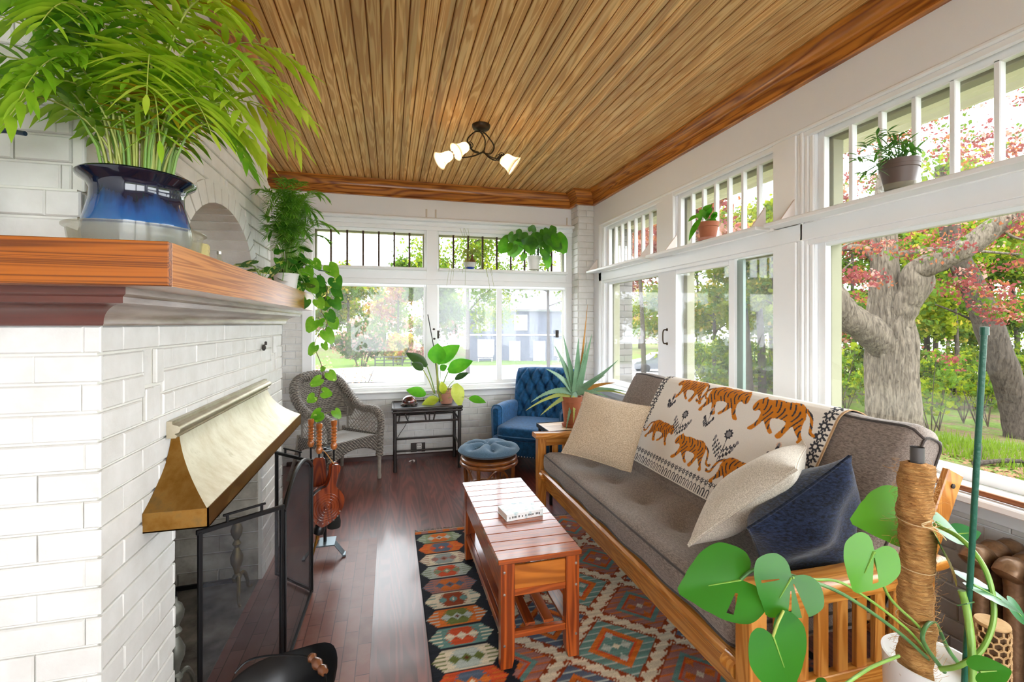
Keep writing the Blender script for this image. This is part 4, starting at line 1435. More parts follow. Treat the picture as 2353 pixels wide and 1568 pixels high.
for k in range(int(WT / 0.034) + 1):          # border of flowers over arches at the lower edge
    c = 0.017 + k * 0.034
    r2 = np.hypot(ga - c, gb - (BL - 0.083)); an = np.arctan2(gb - (BL - 0.083), ga - c)
    tim[(r2 < 0.013 * (1 + 0.35 * np.sin(an * 7)))] = TC['ink']
    tim[r2 < 0.004] = TC['bg']
    tim[(np.abs(ga - c) < 0.0015) & (gb > BL - 0.072) & (gb < BL - 0.055)] = TC['ink']
    ar = np.hypot(ga - c, (gb - (BL - 0.040)) * 1.0)
    arch_ = ((ar < 0.0125) & (ar > 0.0065) & (gb < BL - 0.040)) | ((np.abs(np.abs(ga - c) - 0.0095) < 0.0032) & (gb >= BL - 0.040) & (gb < BL - 0.006))
    tim[arch_] = TC['ink']
for side in (0, 1):                            # borders down both sides
    for k in range(-6, int(BL / 0.05)):
        c = k * 0.05 + 0.02; ac = 0.035 if side == 0 else WT - 0.050
        r2 = np.hypot(ga - ac, gb - c); an = np.arctan2(gb - c, ga - ac)
        if c < BL - 0.11:
            tim[(r2 < 0.023 * (1 + 0.3 * np.sin(an * 8)))] = TC['ink']; tim[r2 < 0.009] = TC['bg']
            for o_ in (-0.012, 0.012):
                e_ = 0.008 if side == 0 else WT - 0.020
                tim[(np.abs(gb - c - o_) < 0.0045) & (np.abs(ga - e_) < 0.008)] = TC['ink']
tim[ga > WT - 0.010] = TC['brn']
wob = 0.004 * np.sin(ga * 19) * np.clip((gb) / 0.3, 0, 1)
P = np.zeros((nu, nv, 3))
nxx = np.gradient(pz_); nzz = -np.gradient(px_); nl = np.hypot(nxx, nzz)
ox = (-nxx / nl)[:, None]; oz = (-nzz / nl)[:, None]
sgn = 1.0
yy = TY1 - ga + 0.02 * np.clip(gb, 0, 1) / 0.5
lift = 0.012 + wob
P[..., 0] = px_[:, None] + sgn * np.sign(0.001) * 0 + (nxx / nl)[:, None] * lift * 1.0
P[..., 1] = yy
P[..., 2] = pz_[:, None] + (nzz / nl)[:, None] * lift
M_THROW = painted('woven_throw', noise=0.12, scale=420)
tag(colour_grid('throw_blanket', P, tim, M_THROW, thick=np.stack([(nxx / nl)[:, None] + 0 * ga, 0 * ga, (nzz / nl)[:, None] + 0 * ga], -1) * 0.004), 'cream woven throw with orange walking tigers draped over the sofa back', 'throw blanket')

# ------------------------------------------------------------------ cushions on the sofa
def pillow(name, label, mat, origin, ax_u, ax_v, su, sv, th, pinch=0.06, seed=0, lump=0.0, zmin=None):
    """Square stuffed cushion: AX_U, AX_V span it, thickness along their cross product; ORIGIN is its centre."""
    U = Vector(ax_u).normalized(); V = Vector(ax_v); V = (V - U * V.dot(U)).normalized(); N = U.cross(V)
    t = thing(name, label, 'cushion', origin)
    O = Vector(origin)
    q = MB(); n = 26
    rr = random.Random(seed)
    ph = [rr.uniform(0, 6) for _ in range(6)]
    def Pt(i, j, s):
        a = -1 + 2 * i / (n - 1); b = -1 + 2 * j / (n - 1)
        pin = 1 - pinch * (1 - abs(b) ** 2.5) * abs(a) ** 2 ; pin2 = 1 - pinch * (1 - abs(a) ** 2.5) * abs(b) ** 2
        h = max(0.0, (1 - abs(a) ** 2.4)) ** 0.62 * max(0.0, (1 - abs(b) ** 2.4)) ** 0.62
        wr = lump * (math.sin(5 * a + ph[0] + 2 * b) + 0.7 * math.sin(7 * b + ph[1] - 3 * a)) * h
        r_ = O + U * (a * pin * su / 2) + V * (b * pin2 * sv / 2) + N * (s * (th / 2 * h + 0.004) + wr)
        if zmin is not None:      # the stuffing gives way where the cushion rests on the seat, the back and the arm
            if r_.z < zmin + 0.02: r_.z = zmin + 0.02 * math.exp((r_.z - zmin - 0.02) / 0.06)
            sd = (r_.x - 1.565) * -0.887 + (r_.z - 0.5) * 0.461
            if sd < 0.045:
                k_ = 0.028 + 0.017 * math.exp((sd - 0.045) / 0.05) - sd
                r_.x -= 0.887 * k_; r_.z += 0.461 * k_
            ym = 1.29 - max(0.0, r_.z - 0.70) * 1.2
            if r_.y < ym + 0.02: r_.y = ym + 0.02 * math.exp((r_.y - ym - 0.02) / 0.05)
        return r_
    for s in (-1, 1):
        q.grid(lambda i, j: Pt(i, j, s), n, n) if s > 0 else q.grid(lambda i, j: Pt(j, i, s), n, n)
    rim = [(i, 0) for i in range(n)] + [(n - 1, j) for j in range(1, n)] + [(i, n - 1) for i in range(n - 2, -1, -1)] + [(0, j) for j in range(n - 2, -1, -1)]
    q.grid(lambda i, j: Pt(rim[i][0], rim[i][1], -1 if j == 0 else 1), len(rim), 2)
    q.build('cushion_cover', mat, t, angle=80)
    s = MB(); s.tube([Pt(a, b, 1) for a, b in rim], 0.0035, 5, cap=False); s.build('seam', mat, t)
    return t
M_BEIGE = fabric('oatmeal_boucle', '#DCCAB0', '#A8947A', 190, bump=0.5)
M_BEIGE2 = fabric('pale_oatmeal_linen', '#E6DDCE', '#B5AA99', 240, bump=0.5)
M_NAVY = fabric('navy_chenille', '#080C18', '#1E2A46', 60, bump=0.9, stretch=(1, 1, 2.5), sheen=0.25)
pillow('cushion', 'square oatmeal beige cushion at the far end of the sofa', M_BEIGE, (1.43, 2.90, 0.772), (0.316, -0.329, -0.062), (0.232, 0.153, 0.367), 0.485, 0.485, 0.15, seed=1, lump=0.004, zmin=0.545)
pillow('cushion', 'pale oatmeal cushion leaning in front of the navy cushion', M_BEIGE2, (1.485, 1.645, 0.785), (0.39, 0.31, -0.016), (0.23, -0.266, 0.355), 0.52, 0.53, 0.19, seed=2, lump=0.004, zmin=0.545)
pillow('cushion', 'dark navy chenille cushion against the near arm of the sofa', M_NAVY, (1.535, 1.425, 0.735), (0.84, -0.12, 0.52), (-0.50, -0.36, 0.78), 0.47, 0.42, 0.24, seed=3, lump=0.017, zmin=0.545)
# ------------------------------------------------------------------ ceiling light
M_SHADE = NT('alabaster_glass_shade')
_v = M_SHADE.coord((1, 1, 1)); _f = M_SHADE.noise(_v, 14, 4, 0.6)
_c = M_SHADE.ramp(_f, [(0.3, lin('#F6EEDF')), (0.7, lin('#E4D5BE'))])
M_SHADE.l(_c, M_SHADE.b.inputs['Base Color']); M_SHADE.b.inputs['Roughness'].default_value = 0.25
_t = M_SHADE.n('ShaderNodeBsdfTranslucent'); M_SHADE.l(_c, _t.inputs['Color'])
_m = M_SHADE.n('ShaderNodeMixShader'); _m.inputs[0].default_value = 0.4
M_SHADE.l(M_SHADE.b.outputs[0], _m.inputs[1]); M_SHADE.l(_t.outputs[0], _m.inputs[2]); M_SHADE.l(_m.outputs[0], M_SHADE.out.inputs['Surface']); M_SHADE = M_SHADE.m
cl = thing('ceiling_light', 'bronze scroll ceiling light with four frosted bell shades', 'ceiling light', (0.70, 3.62, CZ))
cx_, cy_ = 0.70, 3.62
q = MB(); q.lathe([(0.0, CZ - 0.055), (0.014, CZ - 0.055), (0.02, CZ - 0.045), (0.045, CZ - 0.04), (0.066, CZ - 0.028), (0.072, CZ - 0.012), (0.072, CZ + 0.001), (0, CZ + 0.001)], (cx_, cy_, 0), 28); q.build('canopy', M_BRONZE, cl)
hub = Vector((cx_ + 0.02, cy_, 2.865))
q = MB()
for s, ya in ((1, 0.3), (-1, -0.2)):
    q.tube(spline([(cx_ + s * 0.012, cy_, CZ - 0.05), (cx_ + s * 0.06, cy_ + ya * 0.1, CZ - 0.07), (cx_ + s * 0.115, cy_ + ya * 0.15, 2.935), (cx_ + s * 0.085, cy_ + ya * 0.12, 2.87), (cx_ + s * 0.02, cy_ + 0.01, 2.862)], 7), 0.0055, 7)
q.tube(spline([(cx_ - 0.008, cy_, CZ - 0.05), (cx_ + 0.03, cy_, 2.97), (cx_ + 0.03, cy_, 2.90), tuple(hub)], 6), 0.005, 7)
q.sphere(hub, 0.012, 8)
q.build('scroll_stem', M_BRONZE, cl)
ends = [(-0.235, -0.06, 2.805, -1), (-0.115, -0.10, 2.87, -1), (0.125, -0.12, 2.785, 1), (0.185, 0.03, 2.86, 1)]
for (dx, dy, z, s) in ends:
    e = Vector((cx_ + dx, cy_ + dy, z))
    q = MB()
    d = (e - hub)
    q.tube(spline([tuple(hub), tuple(hub + d * 0.35 + Vector((0, 0, -0.028))), tuple(hub + d * 0.75 + Vector((0, 0, -0.03))), tuple(e + Vector((-s * 0.012, 0, 0.012)))], 7), 0.0055, 7)
    q.build('arm', M_BRONZE, cl)
    q = MB()
    q.tube([e + Vector((0.0, math.cos(a) * 0.002, 0)) + Vector((0.024 * math.cos(a), 0, 0.024 * math.sin(a))) + Vector((-s * 0.008, 0, 0)) for a in [2 * PI * k / 18 for k in range(19)]], 0.0035, 6)
    q.sphere(e, 0.012, 7)
    q.build('scroll_ring', M_BRONZE, cl)
    ax = Vector((s * 0.80, -0.18, -0.55)).normalized()
    xx = ax.cross(Vector((0, 1, 0))).normalized(); yy = ax.cross(xx)
    Mx = Matrix((xx, yy, ax)).transposed().to_4x4(); Mx.translation = e
    q = MB(); q.lathe([(0.0, -0.004), (0.020, -0.004), (0.021, 0.018), (0.016, 0.026)], M=Mx, n=20); q.build('socket', M_BRONZE, cl)
    q = MB()
    pr = [(0.020, 0.010), (0.034, 0.022), (0.040, 0.045), (0.041, 0.07), (0.048, 0.095), (0.062, 0.118), (0.070, 0.128)]
    pr = pr + [(r - 0.004, z2) for r, z2 in reversed(pr)]
    q.lathe(pr[:-1] + [(0.016, 0.012)], M=Mx, n=30); q.build('lamp_shade', M_SHADE, cl, angle=60)
    ld = bpy.data.lights.new('bulb', 'POINT'); ld.energy = 1.3; ld.color = (1.0, 0.86, 0.68); ld.shadow_soft_size = 0.025  # added fill light: the fixture looks unlit, this evens out the ceiling
    lo = bpy.data.objects.new('bulb', ld); COL.objects.link(lo); lo.parent = cl; lo.location = (e + ax * 0.085) - cl.location

# ------------------------------------------------------------------ fire screen
M_MESH = meshmat('black_wire_mesh', '#34353A', 0.46)
fs = thing('fire_screen', 'black three panel mesh fire screen with arched middle panel before the hearth', 'fire screen', (-0.5, 2.45, 0.004))
A = (-0.690, 1.955); B_ = (-0.435, 2.145); C_ = (-0.420, 2.775); D_ = (-0.655, 3.015)
def panel(p, q2, ztop, nm, arch=0.0, handle=True):
    p = Vector((p[0], p[1], 0)); q2 = Vector((q2[0], q2[1], 0))
    d = (q2 - p).normalized(); W_ = (q2 - p).length
    n = 20
    def zt(t): return ztop + arch * (1 - abs(2 * t - 1) ** 2.2)
    fr = MB()
    z0 = 0.012
    fr.beam(p + d * 0.009 + Vector((0, 0, z0)), p + d * 0.009 + Vector((0, 0, zt(0))), 0.018, 0.014, 0.002, up=d)
    fr.beam(q2 - d * 0.009 + Vector((0, 0, z0)), q2 - d * 0.009 + Vector((0, 0, zt(1))), 0.018, 0.014, 0.002, up=d)
    fr.beam(p + Vector((0, 0, z0 + 0.008)), q2 + Vector((0, 0, z0 + 0.008)), 0.014, 0.016, 0.002)
    if arch:
        fr.tube([p + d * (W_ * k / n) + Vector((0, 0, zt(k / n))) for k in range(n + 1)], 0.010, 8)
    else:
        fr.beam(p + Vector((0, 0, ztop)), q2 + Vector((0, 0, ztop)), 0.014, 0.018, 0.002, ext=0.003)
    pn = fr.build(nm, M_BLACK, fs)
    q = MB()
    q.grid(lambda i, j: tuple(p + d * (0.01 + (W_ - 0.02) * i / n) + Vector((0, 0, z0 + (zt(i / n) - z0 - 0.004) * j / 4))), n + 1, 5)
    q.build('wire_mesh', M_MESH, pn)
    if handle:
        m0 = p + d * (W_ * 0.32); m1 = p + d * (W_ * 0.72)
        q = MB()
        for mm in (m0, m1): q.beam(mm + Vector((0, 0, ztop)), mm + Vector((0, 0, ztop + 0.035)), 0.009, 0.009, 0.001, up=d)
        q.beam(m0 + Vector((0, 0, ztop + 0.036)), m1 + Vector((0, 0, ztop + 0.036)), 0.009, 0.008, 0.001, ext=0.015)
        q.build('handle', M_BLACK, pn)
panel(A, B_, 0.725, 'side_panel')
panel(B_, C_, 0.705, 'arched_panel', arch=0.105, handle=False)
panel(C_, D_, 0.735, 'side_panel')

# andirons
M_PEWTER = flat('dull_brass_andiron', '#8C7A4C', 0.4, 0.7, c2='#5E5236', vscale=9)
M_GREY = flat('pewter_andiron', '#8E8F86', 0.45, 0.5, c2='#6A6A60', vscale=9)
def andiron(y, x, mat_, lab, h=0.42):
    t = thing('andiron', lab, 'andiron', (x, y, 0.012))
    q = MB()
    q.lathe([(0, 0.10), (0.020, 0.10), (0.024, 0.12), (0.012, 0.14), (0.018, 0.17), (0.030, 0.20), (0.032, 0.23), (0.020, 0.26), (0.011, 0.28), (0.022, 0.30), (0.011, 0.32), (0.026, 0.35), (0.030, 0.375), (0.022, 0.40), (0.008, 0.415), (0.006, 0.43), (0, 0.435)], (x, y, 0.012), 18)
    q.build('post', mat_, t)
    for s in (-1, 1):
        q = MB(); q.tube(spline([(x, y, 0.125), (x + 0.02, y + s * 0.04, 0.135), (x + 0.03, y + s * 0.075, 0.08), (x + 0.035, y + s * 0.085, 0.03), (x + 0.045, y + s * 0.105, 0.022)], 6), [0.012 - 0.00025 * k for k in range(25)], 8); q.build('leg', mat_, t)
    q = MB(); q.beam((x - 0.01, y, 0.115), (x - 0.30, y, 0.105), 0.018, 0.022); q.beam((x - 0.29, y, 0.013), (x - 0.29, y, 0.11), 0.018, 0.02, up=(1, 0, 0)); q.build('log_bar', M_BLACK, t)
andiron(2.06, -0.80, M_GREY, 'greyish andiron at the near side of the firebox')
andiron(2.80, -0.80, M_PEWTER, 'dull brass andiron at the far side of the firebox')

# ------------------------------------------------------------------ hearth tools
M_TURN = wood('turned_maple', '#C4763C', '#95501F', 'Z', 0.3, 1.5, coat=0.5, contrast=0.5)
M_RED = wood('bellows_wood', '#8A3A18', '#622410', 'Z', 0.25, 1.0, coat=0.6, contrast=0.6)
M_SLATE = flat('blue_grey_steel', '#7F8C93', 0.35, 0.7)
M_BRISTLE = flat('black_bristle', '#15130F', 0.9, bump=0.8, bscale=200)
M_LEATH = flat('black_leather', '#121214', 0.35)
SX, SY = -0.405, 3.20
ts = thing('tool_stand', 'steel stand for fireplace tools with angled foot beside the fire screen', 'stand', (SX, SY, 0.004))
q = MB(); q.tube([(SX, SY, 0.075), (SX, SY, 0.70)], 0.010, 10); q.build('pole', M_BLACK, ts)
q = MB(); q.tube([(SX - 0.05, SY + 0.03, 0.098), (SX - 0.05, SY + 0.03, 0.21)], 0.014, 12); q.build('wood_peg', M_TURN, ts)
q = MB()
q.box((SX, SY, 0.09), (0.13, 0.13, 0.008), 0.002)
q.build('foot_plate', M_SLATE, ts, smooth=False)
for s in (-1, 1):
    q = MB(); q.beam((SX + s * 0.06, SY - 0.02, 0.09), (SX + s * 0.115, SY - 0.03, 0.018), 0.05, 0.006, 0.001); q.box((SX + s * 0.12, SY - 0.03, 0.0125), (0.02, 0.055, 0.012), 0.002); q.build('foot', M_SLATE, ts, smooth=False)
q = MB(); q.tube([(SX + 0.058 * math.cos(a), SY + 0.058 * math.sin(a), 0.69) for a in [2 * PI * k / 24 for k in range(25)]], 0.006, 7); q.beam((SX - 0.058, SY, 0.69), (SX + 0.058, SY, 0.69), 0.012, 0.008); q.build('hook_ring', M_SLATE, ts)
def turned(mb, x, y, z0, z1):
    pr = [(0, z0 - 0.004), (0.013, z0), (0.020, z0 + 0.014), (0.021, z0 + 0.030), (0.013, z0 + 0.045)]
    n = 5; h = (z1 - z0 - 0.085) / n
    for k in range(n):
        b = z0 + 0.045 + k * h
        pr += [(0.013, b), (0.019, b + h * 0.5), (0.0195, b + h * 0.6), (0.013, b + h * 0.95)]
    pr += [(0.014, z1 - 0.038), (0.019, z1 - 0.028), (0.020, z1 - 0.004), (0.014, z1), (0, z1)]
    mb.lathe(pr, (x, y, 0), 18)
tools = [(-0.085, 0.0, 0.710, 0.890, 'poker', 'poker with turned wooden grip, leftmost of the hearth tools'), (-0.024, -0.082, 0.685, 0.875, 'ash_shovel', 'ash shovel with turned wooden grip and flat brown blade, middle of the hearth tools'), (0.060, -0.058, 0.70, 0.885, 'hearth_brush', 'black bristled hearth brush with turned wooden grip, rightmost of the hearth tools')]
for dx, dy, z0, z1, nm, lab in tools:
    x, y = SX + dx, SY + dy
    t = thing(nm, lab, 'fireplace tool', (x, y, z0), group='hearth tools on the stand')
    q = MB(); turned(q, x, y, z0, z1); q.build('grip', M_TURN, t)
    q = MB()
    if nm == 'poker':
        q.tube([(x, y, z0), (x, y, 0.20)], 0.006, 8); q.tube(spline([(x, y, 0.20), (x + 0.01, y, 0.17), (x + 0.035, y, 0.18)], 5), 0.005, 8); q.build('shaft', M_BLACK, t)
    elif nm == 'ash_shovel':
        q.tube([(x, y, z0), (x, y, 0.66)], 0.006, 8); q.build('shaft', M_BLACK, t)
        q = MB(); q.prism([(x - 0.022, 0.66), (x - 0.034, 0.65), (x - 0.040, 0.60), (x - 0.046, 0.48), (x + 0.046, 0.48), (x + 0.040, 0.60), (x + 0.034, 0.65), (x + 0.022, 0.66)], y - 0.006, y + 0.006, 'Y'); q.build('blade', M_RED, t)
    else:
        q.tube([(x, y, z0), (x, y, 0.33)], 0.006, 8); q.build('shaft', M_BLACK, t)
        q = MB(); q.lathe([(0, 0.20), (0.040, 0.205), (0.042, 0.24), (0.030, 0.30), (0.012, 0.335), (0, 0.335)], (x, y, 0), 18); q.build('bristles', M_BRISTLE, t)
# bellows hanging in front
bx, by = SX + 0.015, SY - 0.175
bl = thing('bellows', 'red brown wooden hand bellows with carved rings hanging before the hearth tools', 'bellows', (bx, by, 0.20))
ang = math.radians(-14)
Mb = Matrix.Translation((bx + 0.012, by, 0.405)) @ Euler((0, -ang, math.radians(20))).to_matrix().to_4x4()
out = []
for k in range(33):
    a = -PI / 2 + 2 * PI * k / 32
    r = 0.100
    px2, pz2 = r * math.cos(a) * 0.95, r * math.sin(a) * 1.1
    out.append((px2, pz2))
pear = [(0.0, -0.135), (0.035, -0.115), (0.075, -0.07), (0.098, -0.01), (0.092, 0.045), (0.060, 0.085), (0.030, 0.105), (0.022, 0.135), (0.022, 0.185), (0.028, 0.215), (0.020, 0.235), (0.0, 0.24)]
pear = pear + [(-a, b) for a, b in reversed(pear[1:-1])]
pear = [(v.x, v.y) for v in spline([(a, b, 0) for a, b in pear + pear[:1]], 4)][:-1]
for s in (-1, 1):
    q = MB(); q.prism(pear, s * 0.030 - 0.007, s * 0.030 + 0.007, 'Y'); q.v = [tuple(Mb @ Vector(p)) for p in q.v]
    bd = q.build('board', M_RED, bl, angle=30)
    if s < 0:
        q = MB()
        for rr2 in (0.014, 0.030, 0.046, 0.062, 0.076):
            q.tube([(rr2 * math.cos(a), -0.037, 0.0 - 0.015 + rr2 * math.sin(a) * 1.05) for a in [2 * PI * k / 28 for k in range(29)]], 0.0035, 6)
        q.v = [tuple(Mb @ Vector(p)) for p in q.v]; q.build('carved_ring', M_RED, bd)
q = MB(); q.prism([(a * 0.94, b * 0.94) for a, b in pear if b < 0.1], -0.028, 0.028, 'Y'); q.v = [tuple(Mb @ Vector(p)) for p in q.v]; q.build('leather_side', M_LEATH, bl)
q = MB(); q.lathe([(0.028, -0.135), (0.034, -0.15), (0.030, -0.18), (0.012, -0.19)], (0, 0, 0), 14); q.v = [tuple(Mb @ Vector(p)) for p in q.v]; q.build('nozzle_collar', M_LEATH, bl)
q = MB(); q.lathe([(0.010, -0.19), (0.008, -0.22), (0.010, -0.235), (0.006, -0.26), (0.005, -0.31), (0, -0.315)], (0, 0, 0), 12); q.v = [tuple(Mb @ Vector(p)) for p in q.v]; q.build('nozzle', flat('brass_nozzle', '#A97B35', 0.3, 0.9), bl)
q = MB()
for a in range(9):
    aa = -PI * a / 8
    q = MB(); q.sphere((0.084 * math.cos(aa), -0.039, -0.035 + 0.075 * math.sin(aa)), 0.0045, 4)
    q.v = [tuple(Mb @ Vector(p)) for p in q.v]; q.build('stud', M_STEEL, bl)
q = MB(); q.tube(spline([tuple(Mb @ Vector((0, 0, 0.225))), (bx + 0.01, by + 0.05, 0.69), (SX, SY - 0.075, 0.70)], 6), 0.003, 5); q.build('hanging_cord', flat('hanging_cord', '#C08A50', 0.8), bl)

# ------------------------------------------------------------------ coal scuttle
sc_ = thing('coal_scuttle', 'black metal coal scuttle with turned wooden handle at the front of the hearth', 'coal scuttle', (-0.37, 1.66, 0.004))
M_SCUT = flat('black_enamel', '#17181B', 0.33, 0.3, vary=0.3, vscale=4)
q = MB(); n = 40
def rim(k, r, z, tilt):
    a = 2 * PI * k / n
    x = -0.37 + math.cos(a) * r * 0.94
    y = 1.66 + math.sin(a) * r * 1.02
    zz = z + tilt * (math.cos(a - 0.35) ** 3) * 0.10 if tilt else z
    return (x, y, zz)
prof = [(0.10, 0.006, 0), (0.115, 0.02, 0), (0.135, 0.12, 0), (0.165, 0.20, 0.3), (0.208, 0.275, 0.75), (0.211, 0.279, 0.75), (0.204, 0.275, 0.75), (0.160, 0.198, 0.3), (0.128, 0.12, 0), (0.10, 0.03, 0)]
q.grid(lambda k, j: rim(k, *prof[j]), n, len(prof), closed_u=True)
q.add([rim(k, *prof[-1]) for k in range(n)], [tuple(range(n))]); q.add([rim(k, *prof[0]) for k in range(n)], [tuple(range(n - 1, -1, -1))])
q.build('bucket', M_SCUT, sc_, angle=50)
h0, h1 = Vector((-0.515, 1.78, 0.30)), Vector((-0.22, 1.56, 0.30))
hp = spline([tuple(h0), (-0.47, 1.80, 0.325), (-0.36, 1.765, 0.345), (-0.26, 1.72, 0.345), (-0.205, 1.64, 0.325), tuple(h1)], 6)
q = MB(); q.tube(hp, 0.0035, 6); q.build('bail', M_BLACK, sc_)
q = MB()
c0, c1 = Vector((-0.268, 1.735, 0.346)), Vector((-0.208, 1.655, 0.332))
dd = (c1 - c0); LL = dd.length; dd.normalize(); xx = dd.cross(Vector((0, 0, 1))).normalized(); yy = dd.cross(xx)
Mx = Matrix((xx, yy, dd)).transposed().to_4x4(); Mx.translation = c0
q.lathe([(0, 0), (0.011, 0.002), (0.016, 0.014), (0.011, 0.026), (0.017, 0.042), (0.018, 0.052), (0.011, 0.068), (0.017, 0.082), (0.012, LL - 0.003), (0, LL)], M=Mx, n=16); q.build('handle_grip', flat('dark_turned_wood', '#6E4228', 0.3, coat=0.5), sc_)

# ------------------------------------------------------------------ wicker armchair
M_WICK = NT('grey_wicker')
_tc = M_WICK.n('ShaderNodeTexCoord'); _uv = M_WICK.n('ShaderNodeMapping'); M_WICK.l(_tc.outputs['Object'], _uv.inputs['Vector'])
_w1 = M_WICK.n('ShaderNodeTexWave'); _w1.wave_type = 'BANDS'; _w1.bands_direction = 'Z'; _w1.inputs['Scale'].default_value = 22; _w1.inputs['Distortion'].default_value = 1.5; _w1.inputs['Detail'].default_value = 1; M_WICK.l(_uv.outputs[0], _w1.inputs['Vector'])
_w2 = M_WICK.n('ShaderNodeTexWave'); _w2.wave_type = 'BANDS'; _w2.bands_direction = 'DIAGONAL'; _w2.inputs['Scale'].default_value = 20; _w2.inputs['Distortion'].default_value = 1.0; M_WICK.l(_uv.outputs[0], _w2.inputs['Vector'])
_mm = M_WICK.n('ShaderNodeMath', operation='MULTIPLY'); M_WICK.l(_w1.outputs['Fac'], _mm.inputs[0]); M_WICK.l(_w2.outputs['Fac'], _mm.inputs[1])
M_WICK.l(M_WICK.ramp(_mm.outputs[0], [(0.05, lin('#3E3832')), (0.35, lin('#7A7268')), (0.8, lin('#A39B90'))]), M_WICK.b.inputs['Base Color']); M_WICK.b.inputs['Roughness'].default_value = 0.55
M_WICK.bump(_mm.outputs[0], 0.8, 0.006); M_WICK = M_WICK.m
M_CANE = flat('grey_cane', '#8C847A', 0.5, vary=0.25, vscale=30)
M_SEATW = flat('pale_wicker_seat', '#C9C7C4', 0.45, vary=0.25, vscale=40, bump=0.6, bscale=160, stretch=(1, 6, 1))
wc = thing('wicker_armchair', 'grey wicker armchair with rolled arms under the far left window', 'armchair', (-0.468, 4.70, 0.0), math.radians(41))
# local frame: chair faces -Y, width along X
HWF, HWB, DF, DB = 0.262, 0.245, -0.26, 0.27
def wb(mb, nm, mat, par=wc, **k): return mb.build(nm, mat, par, world=False, **k)
for s in (-1, 1):
    q = MB(); q.tube([(s * HWF, DF, 0.26), (s * HWF, DF, 0.05), (s * HWF, DF, 0.03), (s * HWF, DF, 0.0)], [0.021, 0.016, 0.022, 0.018], 12); wb(q, 'leg', M_CANE)
    q = MB(); q.tube(spline([(s * HWB, DB, 0.45), (s * (HWB + 0.01), DB + 0.03, 0.25), (s * (HWB + 0.05), DB + 0.10, 0.01)], 6), 0.018, 10); wb(q, 'leg', M_CANE)
q = MB()
q.grid(lambda i, j: ((-1 + 2 * i / 10) * (HWF - 0.01 + (HWB - HWF) * j / 8), DF + (DB - DF) * j / 8, 0.405 + 0.02 * (1 - (j / 8)) - 0.012 * (1 - (2 * i / 10 - 1) ** 2)), 11, 9)
q.b2((-HWB, DF, 0.36), (HWB, DB, 0.385), 0.005)
wb(q, 'seat', M_SEATW)
# aprons with an arched lower edge
def apron(p, q2, nm, z1=0.425, drop=0.17, arch=0.10):
    p = Vector(p); q2 = Vector(q2)
    n = 16; mb = MB()
    nn = (q2 - p).cross(Vector((0, 0, 1))).normalized() * 0.012
    for s in (-1, 1):
        mb.grid(lambda i, j: tuple(p + (q2 - p) * (i / n) + nn * s + Vector((0, 0, (z1 - drop + arch * math.sin(PI * i / n) ** 0.7) + (drop - arch * math.sin(PI * i / n) ** 0.7) * j / 4))), n + 1, 5)
    edge = [p + (q2 - p) * (i / n) + Vector((0, 0, z1 - drop + arch * math.sin(PI * i / n) ** 0.7)) for i in range(n + 1)]
    mb.tube(edge, 0.014, 8); mb.tube([p + Vector((0, 0, z1)), q2 + Vector((0, 0, z1))], 0.014, 8)
    wb(mb, nm, M_WICK)
apron((-HWF, DF, 0), (HWF, DF, 0), 'front_apron')
apron((HWF, DF, 0), (HWB, DB, 0), 'side_apron', 0.42, 0.13, 0.08); apron((-HWF, DF, 0), (-HWB, DB, 0), 'side_apron', 0.42, 0.13, 0.08)
# one rolled edge: up the front post, along the arm, up over the back and down the other side
half = [(HWF, DF, 0.22), (HWF + 0.004, DF - 0.006, 0.42), (HWF + 0.012, DF - 0.012, 0.56), (HWF + 0.014, DF + 0.03, 0.635), (HWF + 0.012, DF + 0.12, 0.662), (HWF + 0.016, DF + 0.25, 0.655), (HWF + 0.020, DF + 0.36, 0.685), (HWF + 0.022, DB - 0.03, 0.78), (HWF - 0.015, DB + 0.07, 0.90), (HWF - 0.11, DB + 0.115, 0.965), (0.0, DB + 0.125, 0.985)]
ph_ = spline(half, 5)
full = ph_ + [Vector((-p.x, p.y, p.z)) for p in reversed(ph_[:-1])]
q = MB()
nn_ = len(full)
rad = [0.034 + 0.010 * min(1, max(0, (p.z - 0.55) / 0.25)) for p in full]
q.tube(full, rad, 12)
wb(q, 'rolled_edge', M_WICK)
q = MB()     # strands plaited round the roll
for ph0 in range(3):
    pts = []
    for i in range(len(full) * 3):
        t = i / 3; k = min(int(t), nn_ - 2); f = t - k
        c = full[k].lerp(full[k + 1], min(f, 1)); d = (full[k + 1] - full[k]).normalized()
        x = d.cross(Vector((0.3, 0.9, 0.2))).normalized(); y = d.cross(x)
        a = i * 0.75 + ph0 * 2 * PI / 3
        r = rad[k] + 0.002
        pts.append(c + x * math.cos(a) * r + y * math.sin(a) * r)
    q.tube(pts, 0.0045, 5)
wb(q, 'plaited_strand', M_CANE)
